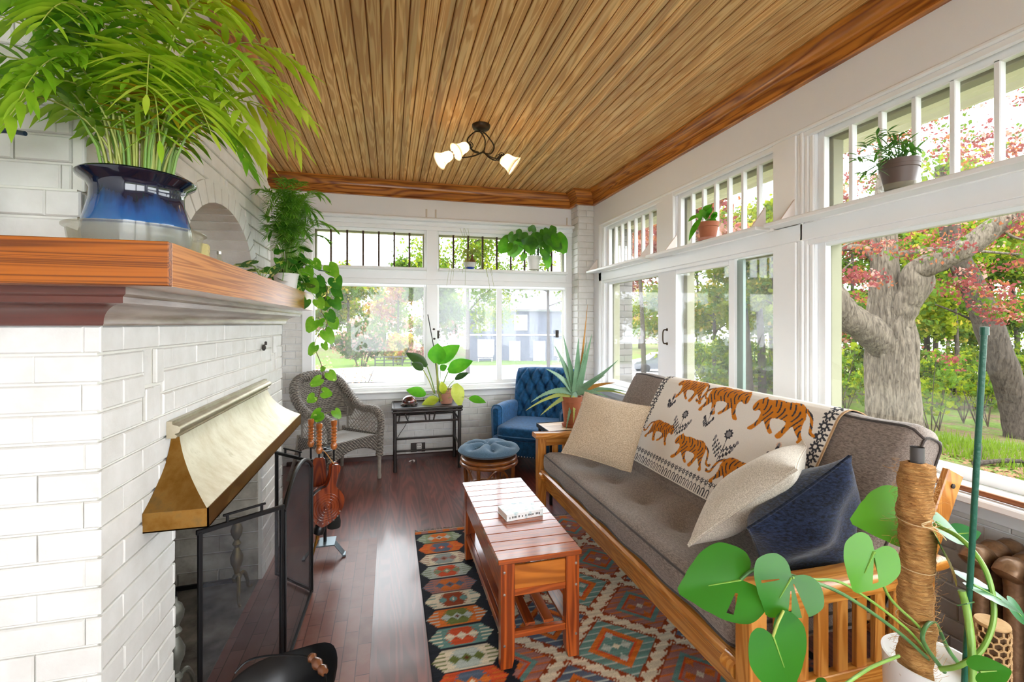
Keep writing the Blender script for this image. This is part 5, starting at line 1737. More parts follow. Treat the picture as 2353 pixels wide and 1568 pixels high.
# woven back between the upper edge and the seat rail, hugging the edge curve
bk_top = [p for p in full if p.y > 0.10]
def backP(i, j):
    t = i / 40
    k = t * (len(bk_top) - 1); k0 = min(int(k), len(bk_top) - 2); c = bk_top[k0].lerp(bk_top[k0 + 1], k - k0)
    zb = 0.56
    w = j / 10
    xb = c.x * 0.93
    yb = DB + 0.03 - 0.10 * (abs(c.x) / HWF) ** 3
    lo = Vector((xb, yb, min(zb, c.z)))
    return lo.lerp(c, w)
q = MB()
q.grid(lambda i, j: tuple(backP(i, j)), 41, 11)
wb(q, 'woven_back', M_WICK)
q = MB()
for j in range(1, 22):
    q.tube([backP(i, j * 10 / 22.0) + Vector((0, -0.006 + 0.005 * ((i + j) % 2), 0)) for i in range(41)], 0.0042, 5)
wb(q, 'back_strand', M_CANE)['kind'] = 'stuff'
q = MB(); q.tube([Vector((-HWF * 0.98, DB - 0.06, 0.56)), Vector((-0.1, DB + 0.035, 0.56)), Vector((0.1, DB + 0.035, 0.56)), Vector((HWF * 0.98, DB - 0.06, 0.56))], 0.011, 8)
for xx in (-0.2, -0.07, 0.07, 0.2):
    q.tube([(xx, DB + 0.02, 0.40), (xx, DB + 0.03, 0.56)], 0.008, 6)
wb(q, 'back_rail', M_CANE)
for s in (-1, 1):     # open lattice under each arm
    q = MB()
    y0_, y1_ = DF + 0.03, DB - 0.06
    def LP(u_, w_): return Vector((s * (HWF + (HWB - HWF) * u_ + 0.004), y0_ + (y1_ - y0_) * u_, 0.42 + (0.215 + 0.02 * u_) * w_))
    N_ = 9
    for k in range(-N_, N_ + 1):
        for sg in (-1, 1):
            pts = []
            for w10 in range(13):
                w_ = w10 / 12
                u_ = (k / N_) + sg * w_ * 0.62
                if 0 <= u_ <= 1: pts.append(LP(u_, w_))
            if len(pts) > 1: q.tube(pts, 0.0036, 5)
    q.tube([LP(0, 0.5), LP(1, 0.5)], 0.0036, 5)
    q.tube([LP(1, 0), LP(1, 1)], 0.011, 7)
    wb(q, 'arm_lattice', M_CANE)

# ------------------------------------------------------------------ bamboo console table
M_BAMB = flat('black_bamboo', '#1F1B1A', 0.4, c2='#2E2724', vscale=12, coat=0.2)
M_TRAY = flat('dark_slate_top', '#3A3C42', 0.28, vary=0.3, vscale=6)
ct = thing('console_table', 'low black bamboo side table between wicker chair and blue armchair', 'side table', (0.38, 5.02, 0))
X0, X1, Y0, Y1, ZT = 0.03, 0.722, 4.80, 5.24, 0.645
q = MB(); q.box(((X0 + X1) / 2, (Y0 + Y1) / 2, ZT - 0.012), (X1 - X0 - 0.02, Y1 - Y0 - 0.02, 0.016), 0.002); q.build('tabletop', M_TRAY, ct, smooth=False)
q = MB()
for a, b in (((X0, Y0), (X1, Y0)), ((X1, Y0), (X1, Y1)), ((X1, Y1), (X0, Y1)), ((X0, Y1), (X0, Y0))):
    q.tube([(a[0], a[1], ZT - 0.010), (b[0], b[1], ZT - 0.010)], 0.015, 10)
    q.tube([(a[0], a[1], ZT - 0.040), (b[0], b[1], ZT - 0.040)], 0.013, 10)
q.build('top_frame', M_BAMB, ct)
for x in (X0 + 0.02, X1 - 0.02):
    for y in (Y0 + 0.02, Y1 - 0.02):
        q = MB(); q.tube([(x, y, 0.0), (x, y, 0.20), (x, y, 0.21), (x, y, 0.22), (x, y, ZT - 0.03)], [0.019, 0.018, 0.020, 0.018, 0.018], 10); q.build('leg', M_BAMB, ct)
def rail(p, q2, r=0.011):
    s = MB(); s.tube([p, q2], r, 8); s.build('rail', M_BAMB, ct)
for y in (Y0 + 0.02, Y1 - 0.02):
    rail((X0 + 0.02, y, 0.50), (X1 - 0.02, y, 0.50))
for x in (X0 + 0.02, X1 - 0.02):
    rail((x, Y0 + 0.02, 0.50), (x, Y1 - 0.02, 0.50)); rail((x, Y0 + 0.02, 0.24), (x, Y1 - 0.02, 0.24))
rail((X0 + 0.02, Y1 - 0.02, 0.235), (X1 - 0.02, Y1 - 0.02, 0.235)); rail((X0 + 0.02, Y1 - 0.02, 0.10), (X1 - 0.02, Y1 - 0.02, 0.10))
for (xa, xb) in ((0.10, 0.085), (0.14, 0.18), (0.34, 0.36), (0.393, 0.393), (0.455, 0.435)):
    q = MB(); q.tube([(xa, Y0 + 0.02, 0.605), (xb, Y0 + 0.02, 0.505)], 0.008, 7); q.build('strut', M_BAMB, ct)
# turtle
M_SHELL = NT('turtle_shell')
_v = M_SHELL.coord((1, 1, 1)); _vr = M_SHELL.n('ShaderNodeTexVoronoi'); _vr.inputs['Scale'].default_value = 26; M_SHELL.l(_v, _vr.inputs['Vector'])
M_SHELL.l(M_SHELL.ramp(_vr.outputs['Distance'], [(0.0, lin('#C89A92')), (0.35, lin('#6E2E2C')), (0.7, lin('#2A1413'))]), M_SHELL.b.inputs['Base Color']); M_SHELL.b.inputs['Roughness'].default_value = 0.12; M_SHELL.b.inputs['Coat Weight'].default_value = 1.0; M_SHELL = M_SHELL.m
M_TURT = flat('dark_turtle_body', '#2A211C', 0.5, c2='#5A4636', vscale=60)
tu = thing('turtle_ornament', 'small glossy turtle ornament with patterned red brown shell on the bamboo table', 'ornament', (0.195, 4.96, ZT - 0.002))
q = MB(); q.sphere((0.195, 4.96, ZT + 0.040), 0.075, 12, (1.0, 0.85, 0.85)); q.v = [(a, b, max(c, ZT + 0.022)) for a, b, c in q.v]; q.build('shell', M_SHELL, tu)
q = MB(); q.lathe([(0, ZT + 0.010), (0.060, ZT + 0.012), (0.082, ZT + 0.022), (0.078, ZT + 0.030), (0, ZT + 0.03)], (0.195, 4.96, 0), 24); q.build('shell_rim', M_TURT, tu)
q = MB(); q.sphere((0.135, 4.885, ZT + 0.022), 0.020, 8, (1.2, 1, 0.8)); q.build('head', M_TURT, tu)
for sx, sy in ((-1, -0.3), (0.5, -1), (1, 0.4), (-0.5, 1)):
    q = MB(); q.sphere((0.195 + sx * 0.070, 4.96 + sy * 0.060, ZT + 0.011), 0.018, 7, (1.2, 1, 0.65)); q.build('foot', M_TURT, tu)

# outlets, cord and paper at the foot of the far wall
M_PLATE = flat('dark_outlet_plate', '#2A1D18', 0.4); M_WPL = flat('white_outlet', '#E9E6E0', 0.4)
ot = thing('outlet', 'dark double outlet plate on the brick wall behind the bamboo table', 'outlet', (0.285, 5.318, 0.11))
q = MB(); q.b2((0.225, 5.305, 0.058), (0.385, 5.319, 0.158), 0.003); q.build('plate', M_PLATE, ot, smooth=False)
q = MB(); q.b2((0.290, 5.300, 0.062), (0.345, 5.306, 0.154), 0.003); r_ = q.build('socket_insert', M_WPL, ot, smooth=False)
q = MB()
for zz in (0.082, 0.105, 0.13, 0.145):
    for dx in (0.305, 0.328): q.b2((dx - 0.006, 5.298, zz - 0.005), (dx + 0.004, 5.3005, zz + 0.004))
q.build('socket_hole', M_PLATE, r_, smooth=False)
q = MB(); q.tube(spline([(0.09, 5.20, 0.61), (0.115, 5.26, 0.565), (0.19, 5.30, 0.53), (0.205, 5.305, 0.46), (0.165, 5.307, 0.36), (0.105, 5.307, 0.27), (0.06, 5.307, 0.18), (0.052, 5.30, 0.07), (0.07, 5.25, 0.006)], 7), 0.0032, 6)
tag(q.build('power_cord', M_BLACK), 'thin black cord hanging behind the bamboo table', 'cord')
q = MB(); q.tube(spline([(0.20, 5.14, 0.004), (0.235, 5.16, 0.012), (0.262, 5.15, 0.006), (0.25, 5.12, 0.004)], 5), [0.004 + 0.003 * math.sin(k) for k in range(16)], 6)
tag(q.build('plug_adapter', M_WPL), 'small white scrap on the floor under the bamboo table', 'scrap')

# ------------------------------------------------------------------ rattan stool and its cushion
M_RATT = flat('honey_rattan', '#9A5E2C', 0.3, c2='#6E3C18', vscale=14, coat=0.4)
cx2, cy2 = 0.835, 3.96
st_ = thing('rattan_stool', 'round bent rattan stool beside the coffee table', 'stool', (cx2, cy2, 0))
q = MB()
for (r, z) in ((0.232, 0.335), (0.238, 0.30)):
    q.tube([(cx2 + r * math.cos(a), cy2 + r * math.sin(a), z) for a in [2 * PI * k / 36 for k in range(37)]], 0.017, 9)
q.lathe([(0, 0.34), (0.225, 0.34), (0.225, 0.352), (0, 0.352)], (cx2, cy2, 0), 32)
q.build('seat_ring', M_RATT, st_)
q = MB(); q.tube([(cx2 + 0.20 * math.cos(a), cy2 + 0.20 * math.sin(a), 0.08) for a in [2 * PI * k / 30 for k in range(31)]], 0.010, 8); q.build('base_ring', M_RATT, st_)
for k in range(4):
    a = PI / 4 + k * PI / 2 + 0.18
    q = MB(); q.tube([(cx2 + 0.225 * math.cos(a), cy2 + 0.225 * math.sin(a), 0.33), (cx2 + 0.215 * math.cos(a), cy2 + 0.215 * math.sin(a), 0.0)], 0.016, 9); q.build('leg', M_RATT, st_)
    b0, b1 = a + 0.12, a + PI / 2 - 0.12
    pts = []
    for i in range(15):
        t = i / 14; aa = b0 + (b1 - b0) * t
        pts.append((cx2 + 0.212 * math.cos(aa), cy2 + 0.212 * math.sin(aa), 0.02 + 0.26 * math.sin(PI * t) ** 0.55))
    q = MB(); q.tube(pts, 0.010, 8); q.build('bent_hoop', M_RATT, st_)
M_DENIM = fabric('dusty_blue_linen', '#5F7C93', '#46637B', 200, bump=0.4)
sk = thing('stool_cushion', 'round tufted dusty blue cushion lying on the rattan stool', 'cushion', (cx2, cy2, 0.353))
q = MB()
def cu(k, j, top):
    a = 2 * PI * k / 64; r = j / 16
    h = max(0.0, 1 - r ** 3.2) ** 0.55
    lob = 0.5 + 0.5 * math.cos(6 * a)
    tuft = math.exp(-((r - 0.55) / 0.2) ** 2) * (0.5 - 0.5 * math.cos(6 * a)) * 0.022 + math.exp(-(r / 0.16) ** 2) * 0.030
    crease = 0.012 * (1 - lob) ** 3 * (r > 0.15) * math.sin(min(1, r) * PI)
    R_ = 0.27 * (1 - 0.02 * (1 - lob))
    z = 0.405 + (0.066 * h - tuft * 1.5 - crease * 1.8) if top else 0.405 - 0.046 * h
    return (cx2 + R_ * r * math.cos(a), cy2 + R_ * r * math.sin(a), z)
q.grid(lambda k, j: cu(k, j, True), 64, 17, closed_u=True); q.grid(lambda k, j: cu(k, 16 - j, False), 64, 17, closed_u=True)
q.build('cushion_cover', M_DENIM, sk, angle=80)
q = MB(); q.sphere((cx2, cy2, 0.428), 0.013, 7, (1, 1, 0.5)); q.build('button', M_DENIM, sk)
for k in range(6):
    a = PI / 6 + k * PI / 3
    q = MB(); q.sphere((cx2 + 0.15 * math.cos(a), cy2 + 0.15 * math.sin(a), 0.440), 0.010, 6, (1, 1, 0.5)); q.build('button', M_DENIM, sk)

# ------------------------------------------------------------------ blue tufted armchair
M_BLUE = fabric('teal_blue_velvet', '#0F3F63', '#18527F', 30, rough=0.75, bump=0.05, sheen=0.15)
M_BLUEP = fabric('teal_blue_piping', '#1B5A88', '#2B6C9C', 60, rough=0.6, bump=0.05, sheen=0.6)
M_DARKW = flat('dark_turned_leg', '#1E1512', 0.35, coat=0.3)
ac = thing('blue_armchair', 'teal blue button tufted armchair in the far corner by the brick pier', 'armchair', (1.545, 4.74, 0.0), math.radians(-34.5))
def ab(mb, nm, mat, par=ac, **k): return mb.build(nm, mat, par, world=False, **k)
# local: faces -Y, width X
WA = 0.375
loop = []
def slab(mb, lo, hi, r, n=7, puff=0.0):
    """Soft box: superellipsoid between two corners."""
    c = [(a + b) / 2 for a, b in zip(lo, hi)]; s = [(b - a) / 2 for a, b in zip(lo, hi)]
    m_ = 40; k_ = 20
    def sg(v, e): return math.copysign(abs(v) ** e, v)
    def P(i, j):
        a = 2 * PI * i / m_; b = -PI / 2 + PI * j / k_
        return (c[0] + s[0] * sg(math.cos(b), r) * sg(math.cos(a), r), c[1] + s[1] * sg(math.cos(b), r) * sg(math.sin(a), r), c[2] + s[2] * sg(math.sin(b), r) * (1 + puff * math.cos(b) ** 2))
    mb.grid(P, m_, k_ + 1, closed_u=True)
q = MB(); slab(q, (-0.39, -0.44, 0.16), (0.39, 0.30, 0.36), 0.22); ab(q, 'seat_base', M_BLUE, angle=80)
q = MB(); slab(q, (-0.335, -0.46, 0.32), (0.335, 0.20, 0.47), 0.30, puff=0.02); sc2 = ab(q, 'seat_cushion', M_BLUE, angle=80)
q = MB(); q.tube([(-0.32, -0.440, 0.375), (-0.15, -0.462, 0.372), (0.15, -0.462, 0.372), (0.32, -0.440, 0.375)], 0.006, 6); ab(q, 'piping', M_BLUEP, sc2)
for s in (-1, 1):
    q = MB()
    pr = rounded([(s * 0.31, 0.20), (s * 0.415, 0.20), (s * 0.425, 0.655), (s * 0.30, 0.655)], [0.02, 0.02, 0.055, 0.055])
    n_ = len(pr); nj = 14
    def AP(i, j):
        x_, z_, nx_, nz_, _ = pr[i % n_]
        t = j / (nj - 1); e = min(t, 1 - t) * 0.60
        sh = 0.04 - math.sqrt(max(0, 0.04 ** 2 - (0.04 - min(e, 0.04)) ** 2))
        zz = z_ - sh * nz_ * 0.8
        if z_ > 0.4: zz -= 0.05 * max(0, t - 0.5)
        return (x_ - nx_ * sh * 0.8, -0.34 + 0.60 * t, zz)
    q.grid(AP, n_, nj, closed_u=True)
    q.add([AP(i, 0) for i in range(n_)], [tuple(range(n_))]); q.add([AP(i, nj - 1) for i in range(n_)], [tuple(range(n_ - 1, -1, -1))])
    o_ = ab(q, 'arm', M_BLUE, angle=80)
    q = MB(); q.tube([Vector(AP(i, 1)) + Vector((0, -0.004, 0)) for i in range(n_ + 1)], 0.005, 6); ab(q, 'piping', M_BLUEP, o_)
# tufted back, leaning a little
nB, mB = 61, 51
tuftp = []
for r_ in range(4):
    for c_ in range(5):
        u_ = -0.24 + c_ * 0.12 + (0.06 if r_ % 2 else 0)
        if abs(u_) < 0.29: tuftp.append((u_, 0.09 + r_ * 0.115))
def backS(i, j):
    u_ = -0.37 + 0.74 * i / (nB - 1); w_ = 0.54 * j / (mB - 1)
    edge_u = 1 - (abs(u_) / 0.37) ** 5; top = 1 - max(0.0, (w_ - 0.40) / 0.14) ** 2.5
    d = 0.085 * max(0, edge_u) ** 0.5 * max(0, top) ** 0.5
    k = 0.0
    for (tu_, tw_) in tuftp:
        dd = math.hypot(u_ - tu_, w_ - tw_)
        k += 0.060 * math.exp(-(dd / 0.030) ** 1.1)
    # creases along the diamond lines between buttons
    a = (u_ / 0.12 + (w_ - 0.09) / 0.23); b = (u_ / 0.12 - (w_ - 0.09) / 0.23)
    for v_ in (a, b):
        f_ = abs((v_ + 0.5) % 1.0 - 0.5)
        k += 0.020 * math.exp(-(f_ / 0.085) ** 1.4) * max(0, edge_u) ** 0.5
    uu = u_ * (1.0 - 0.06 * max(0, (w_ - 0.42) / 0.12) ** 2)
    wz = w_ - 0.02 * (abs(u_) / 0.37) ** 4 * (w_ / 0.54)
    return (uu, 0.23 - d + k * min(1, max(0, edge_u) * 3) + wz * 0.22, 0.46 + wz)
q = MB(); q.grid(backS, nB, mB)
q.grid(lambda i, j: (backS(i, j)[0] if True else 0, 0.245 + (backS(i, j)[2] - 0.46) * 0.22 + 0.03 * (1 - (abs(-1 + 2 * i / (nB - 1))) ** 4), backS(i, j)[2]), nB, mB)
for seq in ([(i, mB - 1) for i in range(nB)], [(0, j) for j in range(mB)], [(nB - 1, j) for j in range(mB)]):
    q.grid(lambda a, b: backS(*seq[a]) if b == 0 else (backS(*seq[a])[0], 0.245 + (backS(*seq[a])[2] - 0.46) * 0.22 + 0.03 * (1 - abs(-1 + 2 * seq[a][0] / (nB - 1)) ** 4), backS(*seq[a])[2]), len(seq), 2)
q.b2((-0.33, 0.215, 0.22), (0.33, 0.27, 0.50), 0.01)
bko = ab(q, 'tufted_back', M_BLUE, angle=80)
for (tu_, tw_) in tuftp:
    i_ = round((tu_ + 0.37) / 0.74 * (nB - 1)); j_ = round(tw_ / 0.54 * (mB - 1)); p = backS(i_, j_)
    q = MB(); q.sphere((p[0], p[1] - 0.002, p[2]), 0.009, 6, (1, 0.6, 1)); ab(q, 'button', M_BLUEP, bko)
for (x_, y_) in ((-0.33, -0.39), (0.33, -0.39), (-0.33, 0.24), (0.33, 0.24)):
    q = MB(); q.lathe([(0, 0.0), (0.014, 0.0), (0.016, 0.02), (0.024, 0.08), (0.018, 0.11), (0.028, 0.13), (0.028, 0.17), (0, 0.17)], (x_, y_, 0), 14); ab(q, 'leg', M_DARKW)
q = MB()
for k in range(26): q.sphere((-0.37 + 0.74 * k / 25, -0.443, 0.185), 0.006, 4)
for k in range(20): q.sphere((-0.392, -0.42 + 0.68 * k / 19, 0.185), 0.006, 4)
ab(q, 'nailhead_trim', M_STEEL)['kind'] = 'stuff'

# ------------------------------------------------------------------ tray table by the sofa
M_ASH = wood('pale_ash', '#DFC6A4', '#C4A47C', 'X', 0.35, 1.0, contrast=0.4)
tt = thing('tray_table', 'small tray table with pale wood top and black edge behind the sofa arm', 'side table', (1.52, 3.78, 0))
TZ = 0.61
q = MB(); q.box((1.52, 3.78, TZ - 0.008), (0.50, 0.33, 0.014), 0.002); q.build('tray_top', M_ASH, tt, smooth=False)
q = MB()
for a, b in (((1.265, 3.612), (1.775, 3.618)), ((1.265, 3.942), (1.775, 3.948))): q.b2((a[0], a[1], TZ - 0.03), (b[0], b[1], TZ + 0.004), 0.001)
for a, b in (((1.265, 3.612), (1.271, 3.948)), ((1.769, 3.612), (1.775, 3.948))): q.b2((a[0], a[1], TZ - 0.03), (b[0], b[1], TZ + 0.004), 0.001)
q.build('tray_edge', M_BLACK, tt, smooth=False)
for x_ in (1.29, 1.75):
    for y_ in (3.635, 3.925):
        q = MB(); q.b2((x_ - 0.012, y_ - 0.012, 0.0), (x_ + 0.012, y_ + 0.012, TZ - 0.015), 0.002); q.build('leg', M_BLACK, tt, smooth=False)

# ------------------------------------------------------------------ radiator
M_RAD = NT('bronze_radiator_paint')
_v = M_RAD.coord((1, 1, 1)); _f = M_RAD.noise(_v, 30, 3, 0.6, 1.5)
M_RAD.l(M_RAD.ramp(_f, [(0.3, lin('#6E5138')), (0.7, lin('#8E6E50'))]), M_RAD.b.inputs['Base Color']); M_RAD.b.inputs['Roughness'].default_value = 0.35; M_RAD.b.inputs['Metallic'].default_value = 0.3
_wv = M_RAD.n('ShaderNodeTexMagic'); _wv.turbulence_depth = 3; _wv.inputs['Scale'].default_value = 14; M_RAD.l(_v, _wv.inputs['Vector']); M_RAD.bump(_wv.outputs['Fac'], 0.6, 0.005); M_RAD = M_RAD.m
rd = thing('radiator', 'bronze painted ornate cast iron column radiator under the near right window', 'radiator', (2.16, 0.95, 0))
for k in range(9):
    y_ = 0.42 + k * 0.098
    q = MB()
    for j, x_ in enumerate((2.085, 2.16, 2.235)):
        q.tube([(x_, y_, 0.10), (x_, y_, 0.16), (x_, y_, 0.58), (x_, y_, 0.635)], [0.030, 0.027, 0.027, 0.032], 12)
    for z_ in (0.115, 0.635):
        top = z_ > 0.3
        pts = [(2.045, y_, z_ - (0.01 if top else -0.01)), (2.075, y_, z_ + (0.018 if top else -0.012)), (2.12, y_, z_), (2.16, y_, z_ + (0.022 if top else -0.012)), (2.20, y_, z_), (2.245, y_, z_ + (0.018 if top else -0.012)), (2.275, y_, z_ - (0.01 if top else -0.01))]
        q.tube(spline(pts, 4), [0.028] + [0.042] * 23 + [0.028], 12, squash=1.0)
    q.tube([(2.16, y_ - 0.05, 0.62), (2.16, y_ + 0.05, 0.62)], 0.022, 10); q.tube([(2.16, y_ - 0.05, 0.12), (2.16, y_ + 0.05, 0.12)], 0.022, 10)
    if k in (0, 8):
        for x_ in (2.085, 2.235): q.tube([(x_, y_, 0.0), (x_, y_, 0.05), (x_, y_, 0.11)], [0.036, 0.026, 0.03], 12)
    q.build('radiator_section', M_RAD, rd)
# ------------------------------------------------------------------ plants
FWD = Vector((math.sin(YAW), math.cos(YAW), 0)); RGT = Vector((math.cos(YAW), -math.sin(YAW), 0))
def pt(u, v, d):
    """World point at forward distance D (metres) in the direction of a photograph pixel."""
    return Vector((0, 0, 1.5)) + (FWD + RGT * ((u - 1176.5) / F_PX) + Vector((0, 0, 1)) * ((HY - v) / F_PX)) * d

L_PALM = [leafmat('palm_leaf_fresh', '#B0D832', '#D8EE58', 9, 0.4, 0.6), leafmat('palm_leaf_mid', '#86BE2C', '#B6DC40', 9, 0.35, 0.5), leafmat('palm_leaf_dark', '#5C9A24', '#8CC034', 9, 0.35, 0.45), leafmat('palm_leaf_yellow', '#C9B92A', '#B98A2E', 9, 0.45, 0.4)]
L_FERN = leafmat('parlour_palm_leaf', '#56982E', '#86C03E', 9, 0.4, 0.45)
L_POTH = leafmat('pothos_leaf', '#2F6B22', '#4E8E26', 12, 0.25, 0.3, spots=('#B7CC5E', 26, 0.62))
L_POTHB = leafmat('pothos_leaf_bright', '#5C9E22', '#86BE34', 12, 0.25, 0.45, spots=('#C9DC74', 30, 0.66))
L_VAR = leafmat('variegated_leaf', '#35702A', '#3E7C2C', 12, 0.3, 0.3, spots=('#D9DC8A', 34, 0.52))
L_PHIL = leafmat('philodendron_leaf', '#3F8F1E', '#63AE2A', 6, 0.22, 0.45)
L_PHILD = leafmat('philodendron_leaf_dark', '#26431F', '#3A5A2A', 6, 0.3, 0.2)
L_YEL = leafmat('yellowing_leaf', '#A9B92A', '#C7CF5A', 8, 0.35, 0.4)
L_ANTH = leafmat('anthurium_leaf', '#2C5C2A', '#5C943A', 14, 0.3, 0.4, tc='#6FB22A')
L_SPATH = leafmat('peace_lily_leaf', '#3E8A1E', '#6BB02C', 7, 0.25, 0.45)
L_LANCE = leafmat('lance_leaf', '#3E7A2A', '#6EA43C', 9, 0.35, 0.35)
L_ALOE = flat('aloe_leaf', '#7FA283', 0.35, c2='#5E8A66', vscale=6)
L_ALOEY = flat('aloe_leaf_yellowed', '#A8A83E', 0.4, c2='#8CA050', vscale=6)
L_ALOEO = flat('aloe_leaf_dried', '#C48A34', 0.5, c2='#9A6A2E', vscale=9)
L_MON = leafmat('monstera_leaf', '#1D5A17', '#28721E', 3, 0.32, 0.3, tc='#6FC22A', spec=0.35)
L_MONB = leafmat('monstera_leaf_bright', '#34781A', '#468E22', 3, 0.32, 0.35, tc='#8FD23A', spec=0.35)
L_MOND = leafmat('monstera_leaf_cool', '#2C6A3A', '#3C7E48', 3, 0.26, 0.2, spec=0.45)
L_STEM = flat('green_stem', '#6E9A3A', 0.4, c2='#86AA4A', vscale=10)
L_STEMD = flat('dark_green_stem', '#3E6A3C', 0.4, c2='#5C8648', vscale=10)
L_STEMY = flat('pale_stem', '#9DAA4E', 0.4, c2='#B5B860', vscale=10)
L_VINE = flat('brown_vine', '#5A4A2C', 0.6)
M_SOIL = flat('potting_soil', '#2E2119', 0.95, c2='#4A3626', vscale=60, bump=1.0, bscale=90, bdist=0.01)
M_TERRA = flat('terracotta', '#B06A48', 0.75, c2='#98563A', vscale=7, bump=0.15, bscale=60)
M_TERRP = flat('pinkish_terracotta', '#C08A78', 0.75, c2='#AA7462', vscale=7)
M_BROWNP = flat('brown_plastic_pot', '#5C4A42', 0.45)
M_WHITEP = flat('white_plastic_pot', '#E8E7E4', 0.35)
M_CLEAR = NT('clear_plastic')
_tr = M_CLEAR.n('ShaderNodeBsdfTransparent'); _tr.inputs['Color'].default_value = (0.93, 0.93, 0.90, 1)
M_CLEAR.b.inputs['Base Color'].default_value = lin('#B5AF98'); M_CLEAR.b.inputs['Roughness'].default_value = 0.08
_mx = M_CLEAR.n('ShaderNodeMixShader'); _mx.inputs[0].default_value = 0.30
M_CLEAR.l(_tr.outputs[0], _mx.inputs[1]); M_CLEAR.l(M_CLEAR.b.outputs[0], _mx.inputs[2]); M_CLEAR.l(_mx.outputs[0], M_CLEAR.out.inputs['Surface']); M_CLEAR = M_CLEAR.m

def pot(par, c, prof, mat, nm='pot', n=36):
    q = MB(); q.lathe(prof, c, n); return q.build(nm, mat, par, angle=45)
def soil(par, c, r, z):
    q = MB(); q.lathe([(r, z - 0.01), (r, z), (r * 0.6, z + 0.006), (0, z + 0.008)], c, 24); return q.build('soil', M_SOIL, par)

def pinnate(par, base, az, rise, reach, droop, ll, lw, mats, n=16, stem=0.003, start=0.35, seed=0, nm='frond', hang=0.5, smat=None, keep=None, spread=(62, 34)):
    """One feather leaf: a curved stalk with two rows of narrow leaflets, one mesh."""
    rr = random.Random(seed)
    b = Vector(base); o = Vector((math.cos(az), math.sin(az), 0)); up = Vector((0, 0, 1))
    P_ = bez(b, b + up * rise * 0.75 + o * reach * 0.06, b + up * rise * 1.12 + o * reach * 0.55, b + up * (rise - droop) + o * reach, 24)
    q = MB()
    q.tube(P_, [stem * (1 - 0.75 * k / 24) for k in range(25)], 5)
    q.cur = 1
    for k in range(n):
        t = start + (1 - start) * (k + 0.4) / n
        f = t * 24; i = min(int(f), 23); c = P_[i].lerp(P_[i + 1], f - i)
        d = (P_[i + 1] - P_[i]).normalized()
        s = d.cross(up)
        if s.length < 0.05: s = o.cross(up)
        s.normalize()
        sz = ll * (0.55 + 0.6 * math.sin(PI * min(1, (t - start) / (1 - start) * 0.75 + 0.2))) * rr.uniform(0.85, 1.1)
        ang = math.radians(spread[0] - spread[1] * (t - start) / (1 - start))
        for sd in (-1, 1):
            dd = d * math.cos(ang) + s * sd * math.sin(ang) + up * rr.uniform(-0.12, 0.10)
            blade(q, c, dd, sz, lw * rr.uniform(0.8, 1.1), up=up + s * 0.3 * sd, droop=hang * rr.uniform(0.6, 1.3), fold=0.3, n=4, wpos=0.35, basew=0.2)
    d = (P_[24] - P_[23]).normalized()
    blade(q, P_[24], d + Vector((0, 0, 0.3)), ll * 0.5, lw * 0.7, droop=0.1, n=4)
    if keep: q.v = [keep(p) for p in q.v]
    return q.build(nm, [smat or L_STEMY, mats], par, angle=180)

# --- big palm in the blue pot
def off_chimney(p):
    x, y, z = p
    if x < -0.795 and y > 1.48 and z > 1.55:
        dx, dy = -0.795 - x, y - 1.48
        if dx < dy: x = -0.795 + 0.006 * math.sin(z * 90)
        else: y = 1.48 + 0.006 * math.sin(z * 90)
    return (x, y, min(z, 3.03))
PC = (-0.655, 1.465)
pz = 1.692
sau = thing('plant_saucer', 'clear plastic saucer under the blue glazed pot on the mantel', 'saucer', (PC[0], PC[1], pz))
q = MB(); q.lathe([(0, pz + 0.001), (0.134, pz + 0.001), (0.140, pz + 0.006), (0.146, pz + 0.052), (0.154, pz + 0.055), (0.154, pz + 0.058), (0.143, pz + 0.055), (0.137, pz + 0.008), (0, pz + 0.006)], PC + (0,), 44)
q.build('dish', M_CLEAR, sau)
M_GLAZE = NT('blue_glaze')
_tc = M_GLAZE.n('ShaderNodeTexCoord'); _sp = M_GLAZE.n('ShaderNodeSeparateXYZ'); M_GLAZE.l(_tc.outputs['Object'], _sp.inputs[0])
_nz = M_GLAZE.noise(M_GLAZE.coord((26, 26, 3)), 1.0, 4, 0.6)
_ad = M_GLAZE.n('ShaderNodeMath', operation='MULTIPLY_ADD'); M_GLAZE.l(_nz, _ad.inputs[0]); _ad.inputs[1].default_value = 0.11; M_GLAZE.l(_sp.outputs['Z'], _ad.inputs[2])
M_GLAZE.l(M_GLAZE.ramp(_ad.outputs[0], [(0.095, lin('#1D5C93')), (0.150, lin('#1B4A86')), (0.185, lin('#101A33')), (0.235, lin('#0E1424'))]), M_GLAZE.b.inputs['Base Color'])
M_GLAZE.b.inputs['Roughness'].default_value = 0.08; M_GLAZE.b.inputs['Coat Weight'].default_value = 0.6; M_GLAZE = M_GLAZE.m
pp = thing('potted_palm', 'large bushy areca palm in a dark blue glazed pot on the mantel', 'potted plant', (PC[0], PC[1], pz + 0.008))
zb = pz + 0.008
pot(pp, PC + (0,), [(0, zb), (0.105, zb), (0.116, zb + 0.008), (0.121, zb + 0.03), (0.118, zb + 0.055), (0.1185, zb + 0.058), (0.112, zb + 0.085), (0.103, zb + 0.12), (0.101, zb + 0.150), (0.108, zb + 0.166), (0.127, zb + 0.180), (0.130, zb + 0.186), (0.127, zb + 0.190), (0.112, zb + 0.184), (0.096, zb + 0.172), (0.094, zb + 0.13), (0.094, zb + 0.12)], M_GLAZE, n=56)
soil(pp, PC + (0,), 0.093, zb + 0.155)
rp = random.Random(21)
specs = []
